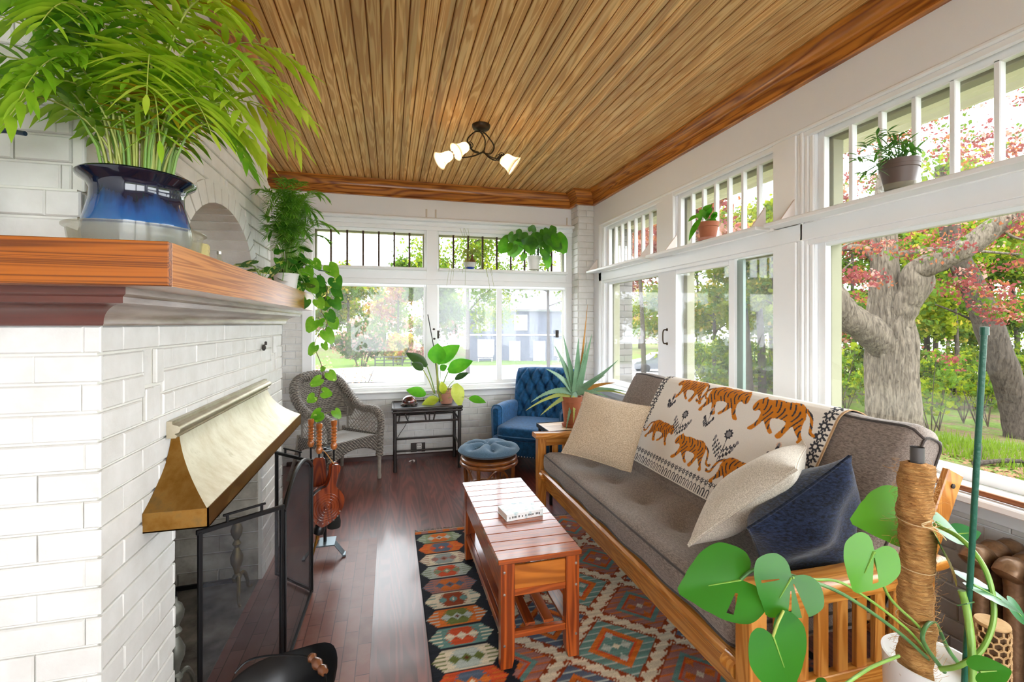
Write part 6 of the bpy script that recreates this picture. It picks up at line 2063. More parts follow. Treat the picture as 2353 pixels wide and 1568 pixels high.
# (azimuth deg, rise, reach, droop)
for a_, r_, w_, d_ in [(-10, .48, .42, .13), (-4, .42, .39, .18), (-20, .36, .30, .20), (-2, .26, .22, .16), (8, .46, .35, .14), (-22, .54, .29, .05), (-12, .64, .17, .03), (-30, .44, .36, .20), (12, .32, .28, .18), (22, .40, .36, .18), (-40, .30, .24, .18),
                       (203, .44, .40, .16), (210, .36, .38, .22), (222, .32, .26, .24), (198, .52, .40, .10), (232, .46, .26, .12), (214, .26, .34, .22), (226, .60, .26, .05), (205, .30, .46, .20),
                       (-115, .36, .20, .22), (-95, .44, .24, .16), (-70, .38, .24, .22), (-130, .30, .22, .22), (-60, .30, .20, .22),
                       (-80, .60, .14, .03), (-45, .66, .18, .03), (250, .68, .12, .02), (300, .58, .20, .06), (20, .66, .16, .03), (330, .52, .26, .10), (275, .52, .18, .08), (-85, .30, .12, .06), (-30, .36, .12, .05), (-110, .42, .14, .06), (-60, .46, .12, .04), (10, .40, .14, .05), (215, .40, .16, .06), (240, .34, .14, .06), (-45, .26, .14, .08), (190, .50, .20, .06), (-20, .54, .20, .05), (-100, .54, .10, .03), (45, .46, .16, .06)]:
    specs.append((a_, r_, w_, d_))
for i, (a_, r_, w_, d_) in enumerate(specs):
    aa = math.radians(a_)
    r0 = rp.uniform(0.01, 0.06); ab_ = aa + rp.uniform(-0.8, 0.8)
    base = (PC[0] + r0 * math.cos(ab_), PC[1] + r0 * math.sin(ab_), zb + 0.15)
    right = math.cos(aa) > 0.2
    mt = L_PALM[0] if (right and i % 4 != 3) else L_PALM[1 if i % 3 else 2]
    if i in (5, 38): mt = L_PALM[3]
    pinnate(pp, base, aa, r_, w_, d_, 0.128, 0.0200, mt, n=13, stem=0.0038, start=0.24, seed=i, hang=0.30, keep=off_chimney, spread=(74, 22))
q = MB()
for k in range(34):
    a = rp.uniform(0, 2 * PI); r0 = rp.uniform(0.02, 0.075)
    b = Vector((PC[0] + r0 * math.cos(a), PC[1] + r0 * math.sin(a), zb + 0.155))
    q.tube([b, b + Vector((0.25 * r0 * math.cos(a), 0.25 * r0 * math.sin(a), 0.10)), b + Vector((0.9 * r0 * math.cos(a), 0.9 * r0 * math.sin(a), rp.uniform(0.16, 0.26)))], [0.0045, 0.0035, 0.002], 6)
q.build('cane_stems', L_STEM, pp)['kind'] = 'stuff'
q = MB()
for k in range(14):
    a = rp.uniform(0, 2 * PI); r0 = rp.uniform(0.02, 0.08)
    b = Vector((PC[0] + r0 * math.cos(a), PC[1] + r0 * math.sin(a), zb + rp.uniform(0.20, 0.40)))
    blade(q, b, (math.cos(a), math.sin(a), rp.uniform(0.6, 1.6)), rp.uniform(0.10, 0.16), 0.012, droop=0.25, n=5)
q.build('young_leaves', L_PALM[1], pp, angle=180)['kind'] = 'stuff'

# --- watering can whose spout enters from the left
M_NAVYM = flat('navy_enamel', '#1E3350', 0.3, coat=0.4)
wcx, wcy = -1.06, 1.36
wcn = thing('watering_can', 'dark blue watering can at the left end of the mantel, only its spout showing', 'watering can', (wcx, wcy, pz))
q = MB(); q.lathe([(0, pz + 0.001), (0.068, pz + 0.001), (0.072, pz + 0.006), (0.060, pz + 0.13), (0.056, pz + 0.14), (0, pz + 0.142)], (wcx, wcy, 0), 28); q.build('body', M_NAVYM, wcn)
tip = pt(58, 307, 1.13)
q = MB(); q.tube(spline([(wcx + 0.06, wcy - 0.005, pz + 0.03), (wcx + 0.10, wcy - 0.015, pz + 0.12), (wcx + 0.11, wcy - 0.03, pz + 0.21), tuple(tip + Vector((-0.07, 0.012, 0.004))), tuple(tip)], 8), [0.012 - 0.0002 * k for k in range(33)], 10); q.build('spout', M_NAVYM, wcn)
q = MB(); q.tube(spline([(wcx - 0.055, wcy, pz + 0.13), (wcx - 0.12, wcy, pz + 0.14), (wcx - 0.12, wcy, pz + 0.05), (wcx - 0.068, wcy, pz + 0.03)], 6), 0.006, 8); q.build('handle', M_NAVYM, wcn)

# --- glass jar and little bottle
M_AMBER = NT('yellow_pressed_glass')
M_AMBER.b.inputs['Base Color'].default_value = lin('#E9DDA0'); M_AMBER.b.inputs['Roughness'].default_value = 0.1
_tr = M_AMBER.n('ShaderNodeBsdfTransparent'); _tr.inputs['Color'].default_value = (0.95, 0.92, 0.72, 1)
_mx = M_AMBER.n('ShaderNodeMixShader'); _mx.inputs[0].default_value = 0.55
M_AMBER.l(_tr.outputs[0], _mx.inputs[1]); M_AMBER.l(M_AMBER.b.outputs[0], _mx.inputs[2]); M_AMBER.l(_mx.outputs[0], M_AMBER.out.inputs['Surface'])
_wv = M_AMBER.n('ShaderNodeTexVoronoi'); _wv.inputs['Scale'].default_value = 90; M_AMBER.l(M_AMBER.coord(), _wv.inputs['Vector']); M_AMBER.bump(_wv.outputs['Distance'], 0.8, 0.004)
jx, jy = -0.62, 1.755
jr = thing('glass_jar', 'squat pressed glass candle jar with pale yellow tint on the mantel', 'jar', (jx, jy, pz))
q = MB(); q.lathe([(0, pz + 0.001), (0.032, pz + 0.001), (0.036, pz + 0.008), (0.037, pz + 0.065), (0.034, pz + 0.072), (0.032, pz + 0.070), (0.033, pz + 0.012), (0, pz + 0.010)], (jx, jy, 0), 28); q.build('glass', M_AMBER.m, jr)
q = MB(); q.lathe([(0, pz + 0.012), (0.031, pz + 0.012), (0.031, pz + 0.035), (0, pz + 0.034)], (jx, jy, 0), 24); q.build('wax', flat('yellow_wax', '#E3CC6A', 0.5), jr)
bo = thing('glass_bottle', 'tiny clear bottle just behind the yellow candle jar on the mantel', 'bottle', (-0.60, 1.90, pz))
q = MB(); q.lathe([(0, pz + 0.001), (0.012, pz + 0.001), (0.013, pz + 0.036), (0.007, pz + 0.046), (0.007, pz + 0.06), (0, pz + 0.06)], (-0.60, 1.90, 0), 16); q.build('glass', M_CLEAR, bo)
q = MB(); q.lathe([(0, pz + 0.06), (0.008, pz + 0.06), (0.008, pz + 0.07), (0, pz + 0.07)], (-0.60, 1.90, 0), 14); q.build('cap', M_STEEL, bo)

# --- parlour palm and pothos at the far end of the mantel
fx, fy = -0.63, 3.20
fpl = thing('parlour_palm', 'feathery green parlour palm at the far end of the mantel', 'potted plant', (fx, fy, pz))
pot(fpl, (fx, fy, 0), [(0, pz + 0.001), (0.060, pz + 0.001), (0.078, pz + 0.13), (0.082, pz + 0.135), (0.080, pz + 0.145), (0.070, pz + 0.14), (0.068, pz + 0.12)], M_BROWNP)
soil(fpl, (fx, fy, 0), 0.069, pz + 0.12)
rf = random.Random(4)
for k in range(64):
    a = rf.uniform(-PI, PI)
    if abs(a) > 2.4: a *= 0.5
    r0 = rf.uniform(0, 0.04)
    pinnate(fpl, (fx + r0 * math.cos(a), fy + r0 * math.sin(a), pz + 0.12), a, rf.uniform(0.22, 0.58), rf.uniform(0.10, 0.27), rf.uniform(0.02, 0.12), 0.078, 0.0105, L_FERN, n=15, stem=0.002, start=0.40, seed=100 + k, hang=0.25, smat=L_STEM)

gx_, gy_ = -0.60, 3.02
po = thing('pothos', 'trailing pothos hanging from the far end of the mantel', 'potted plant', (gx_, gy_, pz))
pot(po, (gx_, gy_, 0), [(0, pz + 0.001), (0.055, pz + 0.001), (0.070, pz + 0.10), (0.073, pz + 0.105), (0.064, pz + 0.105), (0.062, pz + 0.09)], M_WHITEP)
soil(po, (gx_, gy_, 0), 0.063, pz + 0.09)
q = MB(); v_ = MB()
rg = random.Random(9)
for k in range(56):       # the bushy crown
    a = rg.uniform(-1.9, 1.9); r0 = rg.uniform(0.05, 0.24)
    c = Vector((gx_ + r0 * math.cos(a) * 0.75, gy_ + 0.10 + r0 * math.sin(a) * 1.15, pz + rg.uniform(0.04, 0.26) - 0.2 * max(0, r0 - 0.15)))
    d = Vector((math.cos(a), math.sin(a), rg.uniform(-0.7, 0.2)))
    heart(q, c, d, rg.uniform(0.055, 0.085), rg.uniform(0.055, 0.075), up=(rg.uniform(-.4, .6), rg.uniform(-.6, .1), 1), n=16, rings=3, droop=0.25)
    v_.tube([(gx_, gy_, pz + 0.09), tuple((Vector((gx_, gy_, pz + 0.2)) + c) / 2 + Vector((0, 0, 0.03))), tuple(c)], 0.0022, 5)
q.build('crown_leaves', L_POTH, po, angle=180)['kind'] = 'stuff'
v_.build('stalks', L_STEM, po)['kind'] = 'stuff'
for i, (a, b, w, d) in enumerate([((652, 650), (632, 668), 30, 2.75), ((668, 640), (690, 668), 34, 2.80), ((690, 655), (676, 684), 32, 2.82), ((712, 650), (730, 676), 34, 2.86), ((640, 622), (618, 640), 30, 2.78), ((672, 612), (660, 640), 32, 2.84), ((700, 618), (716, 646), 34, 2.88), ((728, 640), (748, 660), 28, 2.92), ((705, 690), (694, 712), 26, 2.80), ((730, 690), (744, 712), 26, 2.86), ((655, 600), (640, 618), 26, 2.86), ((685, 590), (700, 612), 26, 2.9), ((720, 600), (738, 622), 28, 2.94), ((628, 640), (606, 652), 24, 2.74)]):
    A_ = pt(*a, d); B2 = pt(*b, d - 0.01)
    q = MB(); heart(q, A_, B2 - A_, (B2 - A_).length * 1.05, w / F_PX * d, up=(0.2 * math.sin(i * 2.1), -0.9, 0.5 + 0.3 * math.cos(i)), n=22, rings=4, droop=0.25); q.build('leaf', L_POTH if i % 3 else L_POTHB, po, angle=180)
    q = MB(); q.tube(spline([(gx_, gy_, pz + 0.09), tuple((Vector((gx_, gy_, pz + 0.16)) + A_) / 2), tuple(A_)], 5), 0.002, 5); q.build('leaf_stalk', L_STEM, po)
D0 = 3.03
vine = [(735, 630), (752, 668), (738, 712), (752, 738), (745, 760), (728, 775), (724, 800), (736, 832), (742, 858), (738, 882), (734, 905), (728, 925), (736, 945), (740, 955)]
q = MB(); q.tube(spline([tuple(pt(u, v, D0 - 0.02 * math.sin(i))) for i, (u, v) in enumerate(vine)], 5), 0.0028, 6); q.build('vine', L_VINE, po)
# (joint, tip) in the photograph for each leaf of the hanging vine
vl = [((722, 738), (702, 768), 34), ((742, 742), (728, 738), 24), ((748, 762), (768, 795), 30), ((765, 735), (772, 762), 26), ((768, 640), (782, 668), 34), ((768, 690), (784, 716), 26), ((724, 795), (706, 822), 24), ((744, 790), (752, 808), 16), ((744, 845), (736, 856), 14), ((756, 858), (774, 878), 24), ((736, 872), (706, 890), 24), ((742, 902), (766, 908), 26), ((722, 912), (702, 926), 24), ((736, 948), (708, 966), 26), ((736, 952), (722, 972), 30), ((770, 945), (784, 966), 20), ((752, 690), (742, 718), 28), ((770, 665), (790, 700), 22), ((755, 720), (772, 745), 26), ((742, 660), (726, 690), 30), ((756, 612), (780, 640), 32), ((745, 690), (765, 705), 26)]
for i, (a, b, w) in enumerate(vl):
    dd = D0 - 0.03 + 0.05 * ((i * 7) % 5) / 5
    A_ = pt(*a, dd); B2 = pt(*b, dd - 0.01)
    L_ = (B2 - A_).length
    q = MB(); heart(q, A_, (B2 - A_), L_ * 1.0, w / F_PX * dd * 1.02, up=(-0.25, -1.0, 0.35 + 0.3 * math.sin(i)), n=22, rings=4, droop=0.22)
    q.build('leaf', L_POTHB if i not in (4, 5, 16, 17, 18, 19) else L_POTH, po, angle=180)
q = MB()
for (a, b) in (((740, 955), (770, 946)), ((728, 775), (722, 795)), ((742, 858), (758, 858)), ((734, 890), (745, 902)), ((752, 738), (768, 735)), ((742, 850), (750, 838))):
    q.tube([tuple(pt(*a, D0)), tuple(pt((a[0] + b[0]) / 2, (a[1] + b[1]) / 2 - 3, D0)), tuple(pt(*b, D0 - 0.02))], 0.0016, 5)
q.build('leaf_stalks', L_STEMY, po)

vx, vy = -0.63, 2.62
vp = thing('variegated_pothos', 'low cream and green variegated plant lying on the mantel before the arched niche', 'potted plant', (vx, vy, pz))
pot(vp, (vx, vy, 0), [(0, pz + 0.001), (0.034, pz + 0.001), (0.042, pz + 0.04), (0.038, pz + 0.04), (0.036, pz + 0.03)], M_TERRA, n=20); soil(vp, (vx, vy, 0), 0.036, pz + 0.032)
for i, (a, b, w, d) in enumerate([((568, 612), (525, 602), 16, 2.42), ((560, 608), (602, 596), 22, 2.44), ((606, 620), (626, 628), 30, 2.55), ((585, 622), (552, 620), 14, 2.42), ((640, 615), (610, 640), 26, 2.6)]):
    A_ = pt(*a, d); B2 = pt(*b, d)
    q = MB(); heart(q, A_, B2 - A_, (B2 - A_).length, w / F_PX * d * 1.2, up=(0.2, -0.6, 0.8), n=20, rings=4, droop=0.3); q.build('leaf', L_VAR, vp, angle=180)
    q = MB(); q.tube([(vx, vy, pz + 0.03), tuple((Vector((vx, vy, pz + 0.10)) + A_) / 2), tuple(A_)], 0.002, 5); q.build('stalk', L_STEM, vp)

# --- philodendron on the bamboo table
hx, hy = 0.585, 4.99
ph = thing('philodendron', 'philodendron with upright paddle leaves in a pinkish clay pot on the bamboo table', 'potted plant', (hx, hy, ZT + 0.002))
zt = ZT + 0.002
pot(ph, (hx, hy, 0), [(0, zt), (0.060, zt), (0.085, zt + 0.115), (0.092, zt + 0.118), (0.094, zt + 0.15), (0.086, zt + 0.15), (0.083, zt + 0.13)], M_TERRP); soil(ph, (hx, hy, 0), 0.083, zt + 0.13)
crown = Vector((hx - 0.07, hy - 0.10, zt + 0.10))
DP = 4.86
fl = [((1003, 835), (1006, 782), 40, L_PHIL, (1005, 905)), ((1004, 834), (1058, 783), 36, L_PHIL, (1008, 900)), ((1030, 854), (1088, 821), 32, L_PHIL, (1012, 905)), ((981, 842), (931, 803), 24, L_PHILD, (1000, 905)), ((972, 850), (945, 830), 20, L_PHILD, (998, 905)), ((1046, 872), (1078, 852), 14, L_PHILD, (1020, 908)), ((978, 908), (932, 890), 24, L_PHIL, (1005, 912)), ((1046, 882), (1058, 932), 30, L_YEL, (1025, 908)), ((1078, 916), (1118, 921), 18, L_PHIL, (1030, 915)), ((1008, 918), (968, 926), 22, L_YEL, (1010, 908)), ((1020, 905), (1014, 872), 18, L_YEL, (1014, 908)), ((1012, 850), (1028, 838), 16, L_PHIL, (1010, 900))]
for i, (a, b, w, mt, s0_) in enumerate(fl):
    dd = DP + 0.04 * ((i * 3) % 4 - 1.5)
    A_ = pt(*a, dd); B2 = pt(*b, dd - 0.02); S0 = pt(*s0_, DP + 0.04)
    q = MB(); blade(q, A_, B2 - A_, (B2 - A_).length, w / F_PX * dd * 1.05, up=(0.1 * ((i % 3) - 1), -1.0, 0.5), droop=0.12, fold=0.3, n=10, wpos=0.38, basew=0.3); q.build('leaf', mt, ph, angle=180)
    q = MB(); q.tube(spline([tuple(S0), tuple(S0.lerp(A_, 0.5) + Vector((0, 0, 0.02 if A_.z > S0.z else -0.005))), tuple(A_)], 6), 0.0055 if i < 5 else 0.0035, 7); q.build('leaf_stalk', L_STEM if i % 4 else L_STEMY, ph)
q = MB(); q.tube([tuple(pt(1014, 922, DP + 0.06)), tuple(pt(1008, 895, DP + 0.05)), tuple(pt(1004, 850, DP + 0.05))], [0.016, 0.013, 0.006], 8); q.build('trunk', flat('papery_stem', '#A8763E', 0.7, c2='#7E9A44', vscale=20), ph)
q = MB(); q.tube([tuple(pt(1010, 925, DP + 0.09)), tuple(pt(997, 800, DP + 0.12)), tuple(pt(983, 723, DP + 0.12))], 0.0050, 8); tag(q.build('plant_stake', M_BLACK, ph), 'thin dark stake with two clips')
for (u, v) in ((1001, 757), (1002, 779)):
    q = MB(); q.sphere(pt(u - 4, v, DP + 0.11), 0.014, 6, (1, 0.6, 0.8)); q.build('stake_clip', M_NAIL, ph)

# --- ponytail palm in a bowl on the far window ledge
bz = 2.1265
bx_, by_ = 0.885, 5.272
bw_ = thing('ponytail_palm', 'wispy ponytail palm in a small white and blue bowl on the far transom ledge', 'potted plant', (bx_, by_, bz))
M_BOWL = NT('bowl_glaze'); _tc = M_BOWL.n('ShaderNodeTexCoord'); _sp = M_BOWL.n('ShaderNodeSeparateXYZ'); M_BOWL.l(_tc.outputs['Object'], _sp.inputs[0])
M_BOWL.l(M_BOWL.ramp(_sp.outputs['Z'], [(0.018, lin('#1E3E9A')), (0.024, lin('#D9D8D2'))]), M_BOWL.b.inputs['Base Color']); M_BOWL.b.inputs['Roughness'].default_value = 0.2
pot(bw_, (bx_, by_, 0), [(0, bz), (0.045, bz), (0.052, bz + 0.01), (0.080, bz + 0.07), (0.084, bz + 0.073), (0.078, bz + 0.072), (0.06, bz + 0.04), (0, bz + 0.035)], M_BOWL.m, 'bowl')
q = MB(); q.lathe([(0.06, bz + 0.05), (0.065, bz + 0.06), (0, bz + 0.065)], (bx_, by_, 0), 20); q.build('soil', M_SOIL, bw_)
M_BULB = flat('bulb_bark', '#8A5E38', 0.8, c2='#5A3A22', vscale=25, bump=0.6)
for dx, r in ((-0.022, 0.036), (0.030, 0.042)):
    q = MB(); q.lathe([(0, bz + 0.05), (r, bz + 0.07), (r * 0.9, bz + 0.095), (r * 0.4, bz + 0.12), (0.010, bz + 0.17), (0, bz + 0.175)], (bx_ + dx, by_, 0), 16); q.build('bulb', M_BULB, bw_)
rb_ = random.Random(3)
for dx, nn2 in ((-0.022, 24), (0.030, 20)):
    q = MB()
    for k in range(nn2):
        a = rb_.uniform(0, 2 * PI); L_ = rb_.uniform(0.18, 0.42); b = Vector((bx_ + dx, by_ - 0.005, bz + 0.165))
        o = Vector((math.cos(a), -abs(math.sin(a)) * 0.25, 0))
        e = rb_.uniform(0.3, 1.0)
        tipz = -L_ * rb_.uniform(0.2, 1.0)
        if k < 2: P_ = [b, b + Vector((-0.02, 0, 0.12)), b + Vector((-0.05 - 0.04 * k, 0, 0.30))]
        else: P_ = bez(b, b + o * L_ * 0.25 + Vector((0, 0, 0.14 * e)), b + o * L_ * 0.6 + Vector((0, -0.06, 0.05)), b + o * L_ * 0.75 + Vector((0, -0.10, tipz)), 9)
        q.tube(P_, 0.0016, 4)
    q.build('leaf_tuft', flat('grassy_leaf', '#6E8A3A', 0.5, c2='#A8A84E', vscale=10), bw_)

# --- heart leaved plant in a white pot on the far window ledge
ax_, ay_ = 1.655, 5.275
an = thing('anthurium', 'dark heart leaved plant in a white pot on the far transom ledge', 'potted plant', (ax_, ay_, bz))
pot(an, (ax_, ay_, 0), [(0, bz + 0.012), (0.058, bz + 0.012), (0.080, bz + 0.135), (0.088, bz + 0.138), (0.090, bz + 0.175), (0.082, bz + 0.175), (0.079, bz + 0.15)], M_WHITEP); soil(an, (ax_, ay_, 0), 0.079, bz + 0.155)
q = MB(); q.lathe([(0, bz), (0.062, bz), (0.072, bz + 0.016), (0.066, bz + 0.016), (0.058, bz + 0.006), (0, bz + 0.006)], (ax_, ay_, 0), 28); q.build('saucer', M_CLEAR, an)
DA = 5.42
al = [((1165, 560), (1147, 580), 34), ((1168, 548), (1150, 556), 20), ((1190, 556), (1176, 592), 36), ((1196, 545), (1186, 552), 26), ((1215, 545), (1204, 562), 34), ((1200, 535), (1192, 548), 28), ((1222, 530), (1224, 524), 20), ((1236, 545), (1230, 572), 36), ((1248, 548), (1246, 566), 30), ((1262, 528), (1270, 548), 34), ((1272, 530), (1268, 522), 20), ((1282, 548), (1300, 582), 40), ((1270, 552), (1290, 572), 34), ((1285, 540), (1286, 550), 18), ((1255, 590), (1262, 616), 22), ((1250, 575), (1258, 598), 26), ((1215, 566), (1226, 584), 30), ((1205, 585), (1200, 600), 14), ((1180, 540), (1172, 556), 22), ((1240, 535), (1250, 548), 30), ((1225, 552), (1214, 572), 32), ((1258, 562), (1264, 580), 28), ((1276, 565), (1292, 578), 26), ((1262, 545), (1258, 562), 28), ((1180, 565), (1168, 585), 24)]
for i, (a, b, w) in enumerate(al):
    dd = DA - 0.05 + 0.02 * ((i * 5) % 6)
    A_ = pt(*a, dd); B2 = pt(*b, dd - 0.01)
    q = MB(); heart(q, A_, B2 - A_, max(0.075, (B2 - A_).length * 1.2), w / F_PX * dd * 1.05, up=(0, -1, 0.5), n=20, rings=4, droop=0.2, lobe=0.4); q.build('leaf', L_SPATH if i in (0, 2, 11, 14) else L_ANTH, an, angle=180)
q = MB()
for i, (a, b, w) in enumerate(al):
    A_ = pt(*a, DA - 0.05 + 0.02 * ((i * 5) % 6)); b0 = Vector((ax_ + 0.02 * math.sin(i), ay_, bz + 0.155))
    q.tube(spline([tuple(b0), tuple(b0.lerp(A_, 0.6) + Vector((0, 0, 0.05))), tuple(A_)], 5), 0.0022, 5)
q.build('stalks', L_STEMD, an)['kind'] = 'stuff'

# --- two plants on the right hand shelves
sz = 2.1125
sx_, sy_ = 2.272, 2.94
sp = thing('peace_lily', 'drooping broad leaved plant in a small terracotta pot on the right wall shelf', 'potted plant', (sx_, sy_, sz))
q = MB(); q.lathe([(0, sz), (0.068, sz), (0.076, sz + 0.018), (0.070, sz + 0.018), (0.064, sz + 0.006), (0, sz + 0.005)], (sx_, sy_, 0), 28); q.build('saucer', M_TERRP, sp)
pot(sp, (sx_, sy_, 0), [(0, sz + 0.007), (0.052, sz + 0.007), (0.068, sz + 0.098), (0.074, sz + 0.10), (0.078, sz + 0.132), (0.070, sz + 0.132), (0.067, sz + 0.115)], M_TERRA); soil(sp, (sx_, sy_, 0), 0.067, sz + 0.118)
DS = 3.38
sl = [((1612, 500), (1588, 542), 16), ((1608, 495), (1586, 510), 14), ((1615, 490), (1640, 466), 18), ((1625, 500), (1634, 470), 18), ((1620, 500), (1606, 478), 15), ((1635, 505), (1652, 492), 18), ((1640, 500), (1648, 484), 14), ((1622, 505), (1628, 484), 16), ((1612, 505), (1598, 490), 12), ((1630, 505), (1642, 515), 14), ((1618, 496), (1620, 478), 15)]
for i, (a, b, w) in enumerate(sl):
    A_ = pt(*a, DS); B2 = pt(*b, DS - 0.04 + 0.02 * (i % 4))
    q = MB(); blade(q, A_, (B2 - A_) + Vector((0, 0, 0.03)), (B2 - A_).length * 1.1, w / F_PX * DS, up=(-0.8, -0.5, 0.6), droop=0.25, fold=0.25, n=7, wpos=0.45, basew=0.15); q.build('leaf', L_SPATH, sp, angle=180)
q = MB()
for i, (a, b, w) in enumerate(sl):
    A_ = pt(*a, DS); q.tube([(sx_, sy_, sz + 0.118), tuple(Vector((sx_, sy_, sz + 0.17)).lerp(A_, 0.5)), tuple(A_)], 0.0025, 5)
q.build('stalks', L_STEM, sp)

kx, ky = 2.272, 1.612
kp = thing('lance_leaved_plant', 'small shrubby lance leaved plant in a brown plastic pot on the right wall shelf', 'potted plant', (kx, ky, sz))
q = MB(); q.lathe([(0, sz), (0.062, sz), (0.078, sz + 0.024), (0.076, sz + 0.026), (0.060, sz + 0.004), (0, sz + 0.004)], (kx, ky, 0), 30); q.build('saucer', M_CLEAR, kp)
pot(kp, (kx, ky, 0), [(0, sz + 0.005), (0.054, sz + 0.005), (0.072, sz + 0.095), (0.076, sz + 0.097), (0.0765, sz + 0.112), (0.078, sz + 0.113), (0.079, sz + 0.135), (0.074, sz + 0.135), (0.072, sz + 0.115)], M_BROWNP); soil(kp, (kx, ky, 0), 0.072, sz + 0.12)
rk = random.Random(12)
DK = 2.14
for u, v in [(1990, 395), (1972, 362), (1992, 332), (2015, 312), (2040, 304), (2066, 312), (2088, 326), (2106, 340), (2126, 345), (2138, 362), (2050, 335), (2030, 345), (2075, 350), (2010, 365), (2100, 365), (2060, 325), (2020, 385), (2045, 360)]:
    c = pt(u, v, DK - 0.06 + 0.12 * rk.random())
    c.x = min(c.x, 2.325)
    q = MB()
    q.tube(spline([(kx, ky, sz + 0.12), tuple(Vector((kx, ky, sz + 0.17)).lerp(c, 0.55)), tuple(c)], 5), 0.0022, 5)
    q.cur = 1
    for k in range(9):
        a = 2 * PI * k / 9 + rk.random()
        blade(q, c + Vector((0, 0, rk.uniform(-0.02, 0.01))), (-0.4 + 0.7 * math.cos(a), math.sin(a), rk.uniform(-0.5, 0.7)), rk.uniform(0.048, 0.075), 0.0135, droop=0.2, fold=0.3, n=4, wpos=0.4, basew=0.15)
    q.build('sprig', [L_STEMD, L_LANCE], kp, angle=180)

# --- aloe on the tray table
ox_, oy_ = 1.525, 3.76
al_ = thing('aloe', 'tall spiky aloe in a terracotta pot on the tray table', 'potted plant', (ox_, oy_, TZ))
z0 = TZ + 0.0005
q = MB(); q.lathe([(0, z0), (0.078, z0), (0.088, z0 + 0.02), (0.082, z0 + 0.02), (0.074, z0 + 0.006), (0, z0 + 0.006)], (ox_, oy_, 0), 28); q.build('saucer', M_TERRA, al_)
pot(al_, (ox_, oy_, 0), [(0, z0 + 0.007), (0.064, z0 + 0.007), (0.085, z0 + 0.215), (0.092, z0 + 0.217), (0.096, z0 + 0.262), (0.088, z0 + 0.262), (0.085, z0 + 0.24)], M_TERRA); soil(al_, (ox_, oy_, 0), 0.086, z0 + 0.245)
DO = 4.02
M_THORN = flat('pale_thorn', '#C9D2B8', 0.5)
ol = [((1338, 890), (1350, 700), 9, L_ALOEO, -0.3), ((1322, 890), (1272, 792), 20, L_ALOE, 0.25), ((1325, 888), (1294, 770), 18, L_ALOE, 0.0), ((1330, 890), (1329, 778), 26, L_ALOE, 0.0), ((1338, 890), (1360, 768), 18, L_ALOE, -0.1), ((1342, 888), (1348, 782), 16, L_ALOE, 0.0), ((1335, 893), (1420, 828), 18, L_ALOE, -0.25), ((1320, 893), (1254, 848), 18, L_ALOE, 0.35), ((1318, 896), (1220, 925), 17, L_ALOE, 0.6), ((1318, 898), (1208, 944), 13, L_ALOEY, 0.35), ((1318, 900), (1242, 955), 14, L_ALOEY, 0.2), ((1330, 896), (1300, 990), 15, L_ALOE, 0.55), ((1326, 900), (1318, 972), 14, L_ALOEY, 0.4), ((1340, 898), (1398, 914), 14, L_ALOE, 0.4), ((1342, 896), (1445, 902), 13, L_ALOE, 0.3), ((1342, 897), (1448, 910), 11, L_ALOEY, 0.35), ((1345, 893), (1413, 880), 15, L_ALOEO, 0.15), ((1342, 892), (1390, 862), 13, L_ALOE, -0.1)]
for i, (a, b, w, mt, bend) in enumerate(ol):
    A_ = Vector((ox_, oy_, z0 + 0.265)).lerp(pt(*a, DO), 0.55); B2 = pt(*b, DO - 0.12 + 0.06 * ((i * 5) % 5))
    mid = A_.lerp(B2, 0.5) + Vector((0, 0, bend * (B2 - A_).length * 0.35 + 0.01))
    P_ = bez(A_, A_.lerp(mid, 0.7), mid.lerp(B2, 0.3), B2, 14)
    W_ = w / F_PX * DO
    q = MB()
    n_ = 10
    vs = []; 
    for k, p in enumerate(P_):
        t = k / 14
        d = (P_[min(k + 1, 14)] - P_[max(k - 1, 0)]).normalized()
        s = d.cross(Vector((0.1, -1, 0.35))).normalized(); nn2 = s.cross(d).normalized()
        hw = W_ / 2 * (1 - t) ** 0.8 * (0.9 + 0.1 * math.cos(t * 3)) + 0.0012
        for m2 in range(n_):
            an_ = 2 * PI * m2 / n_
            y_ = math.sin(an_) * hw * 0.35 + (math.cos(an_) ** 2) * hw * 0.35
            vs.append(p + s * math.cos(an_) * hw + nn2 * y_)
    fs_ = [(k * n_ + m2, k * n_ + (m2 + 1) % n_, (k + 1) * n_ + (m2 + 1) % n_, (k + 1) * n_ + m2) for k in range(14) for m2 in range(n_)]
    q.add(vs, fs_)
    q.cur = 1
    if W_ > 0.05:
        for k in range(1, 13):
            for m2 in (0, n_ // 2):
                p = vs[k * n_ + m2]; d = (p - P_[k]).normalized(); e = (P_[min(k + 1, 14)] - P_[k]).normalized()
                q.add([p - e * 0.002, p + e * 0.002, p + d * 0.005 + e * 0.002], [(0, 1, 2)])
    q.build('leaf', [mt, M_THORN], al_, angle=70)

# --- monstera in the right foreground
M_COIR = NT('coir_fibre'); _v = M_COIR.coord((30, 30, 160)); _f = M_COIR.noise(_v, 1.0, 4, 0.7, 1.0)
M_COIR.l(M_COIR.ramp(_f, [(0.3, lin('#8A5A2C')), (0.5, lin('#C08A4C')), (0.75, lin('#DDB070'))]), M_COIR.b.inputs['Base Color']); M_COIR.b.inputs['Roughness'].default_value = 0.95; M_COIR.bump(_f, 1.0, 0.012); M_COIR = M_COIR.m
M_FIB = flat('loose_coir', '#C9995C', 0.9, c2='#A97638', vscale=30)
M_PIPEG = flat('grey_pipe', '#4A4644', 0.45, vary=0.3, vscale=20)
M_GSTK = flat('green_coated_stake', '#14523E', 0.35, bump=0.4, bscale=120)
M_TWINE = flat('jute_twine', '#D2B488', 0.9)
MD = 1.25
top = pt(2104, 1062, MD); ctr = Vector((top.x, top.y, 0))
mon = thing('monstera', 'monstera with big split leaves on a coir pole in a white planter', 'potted plant', (ctr.x, ctr.y, 0))
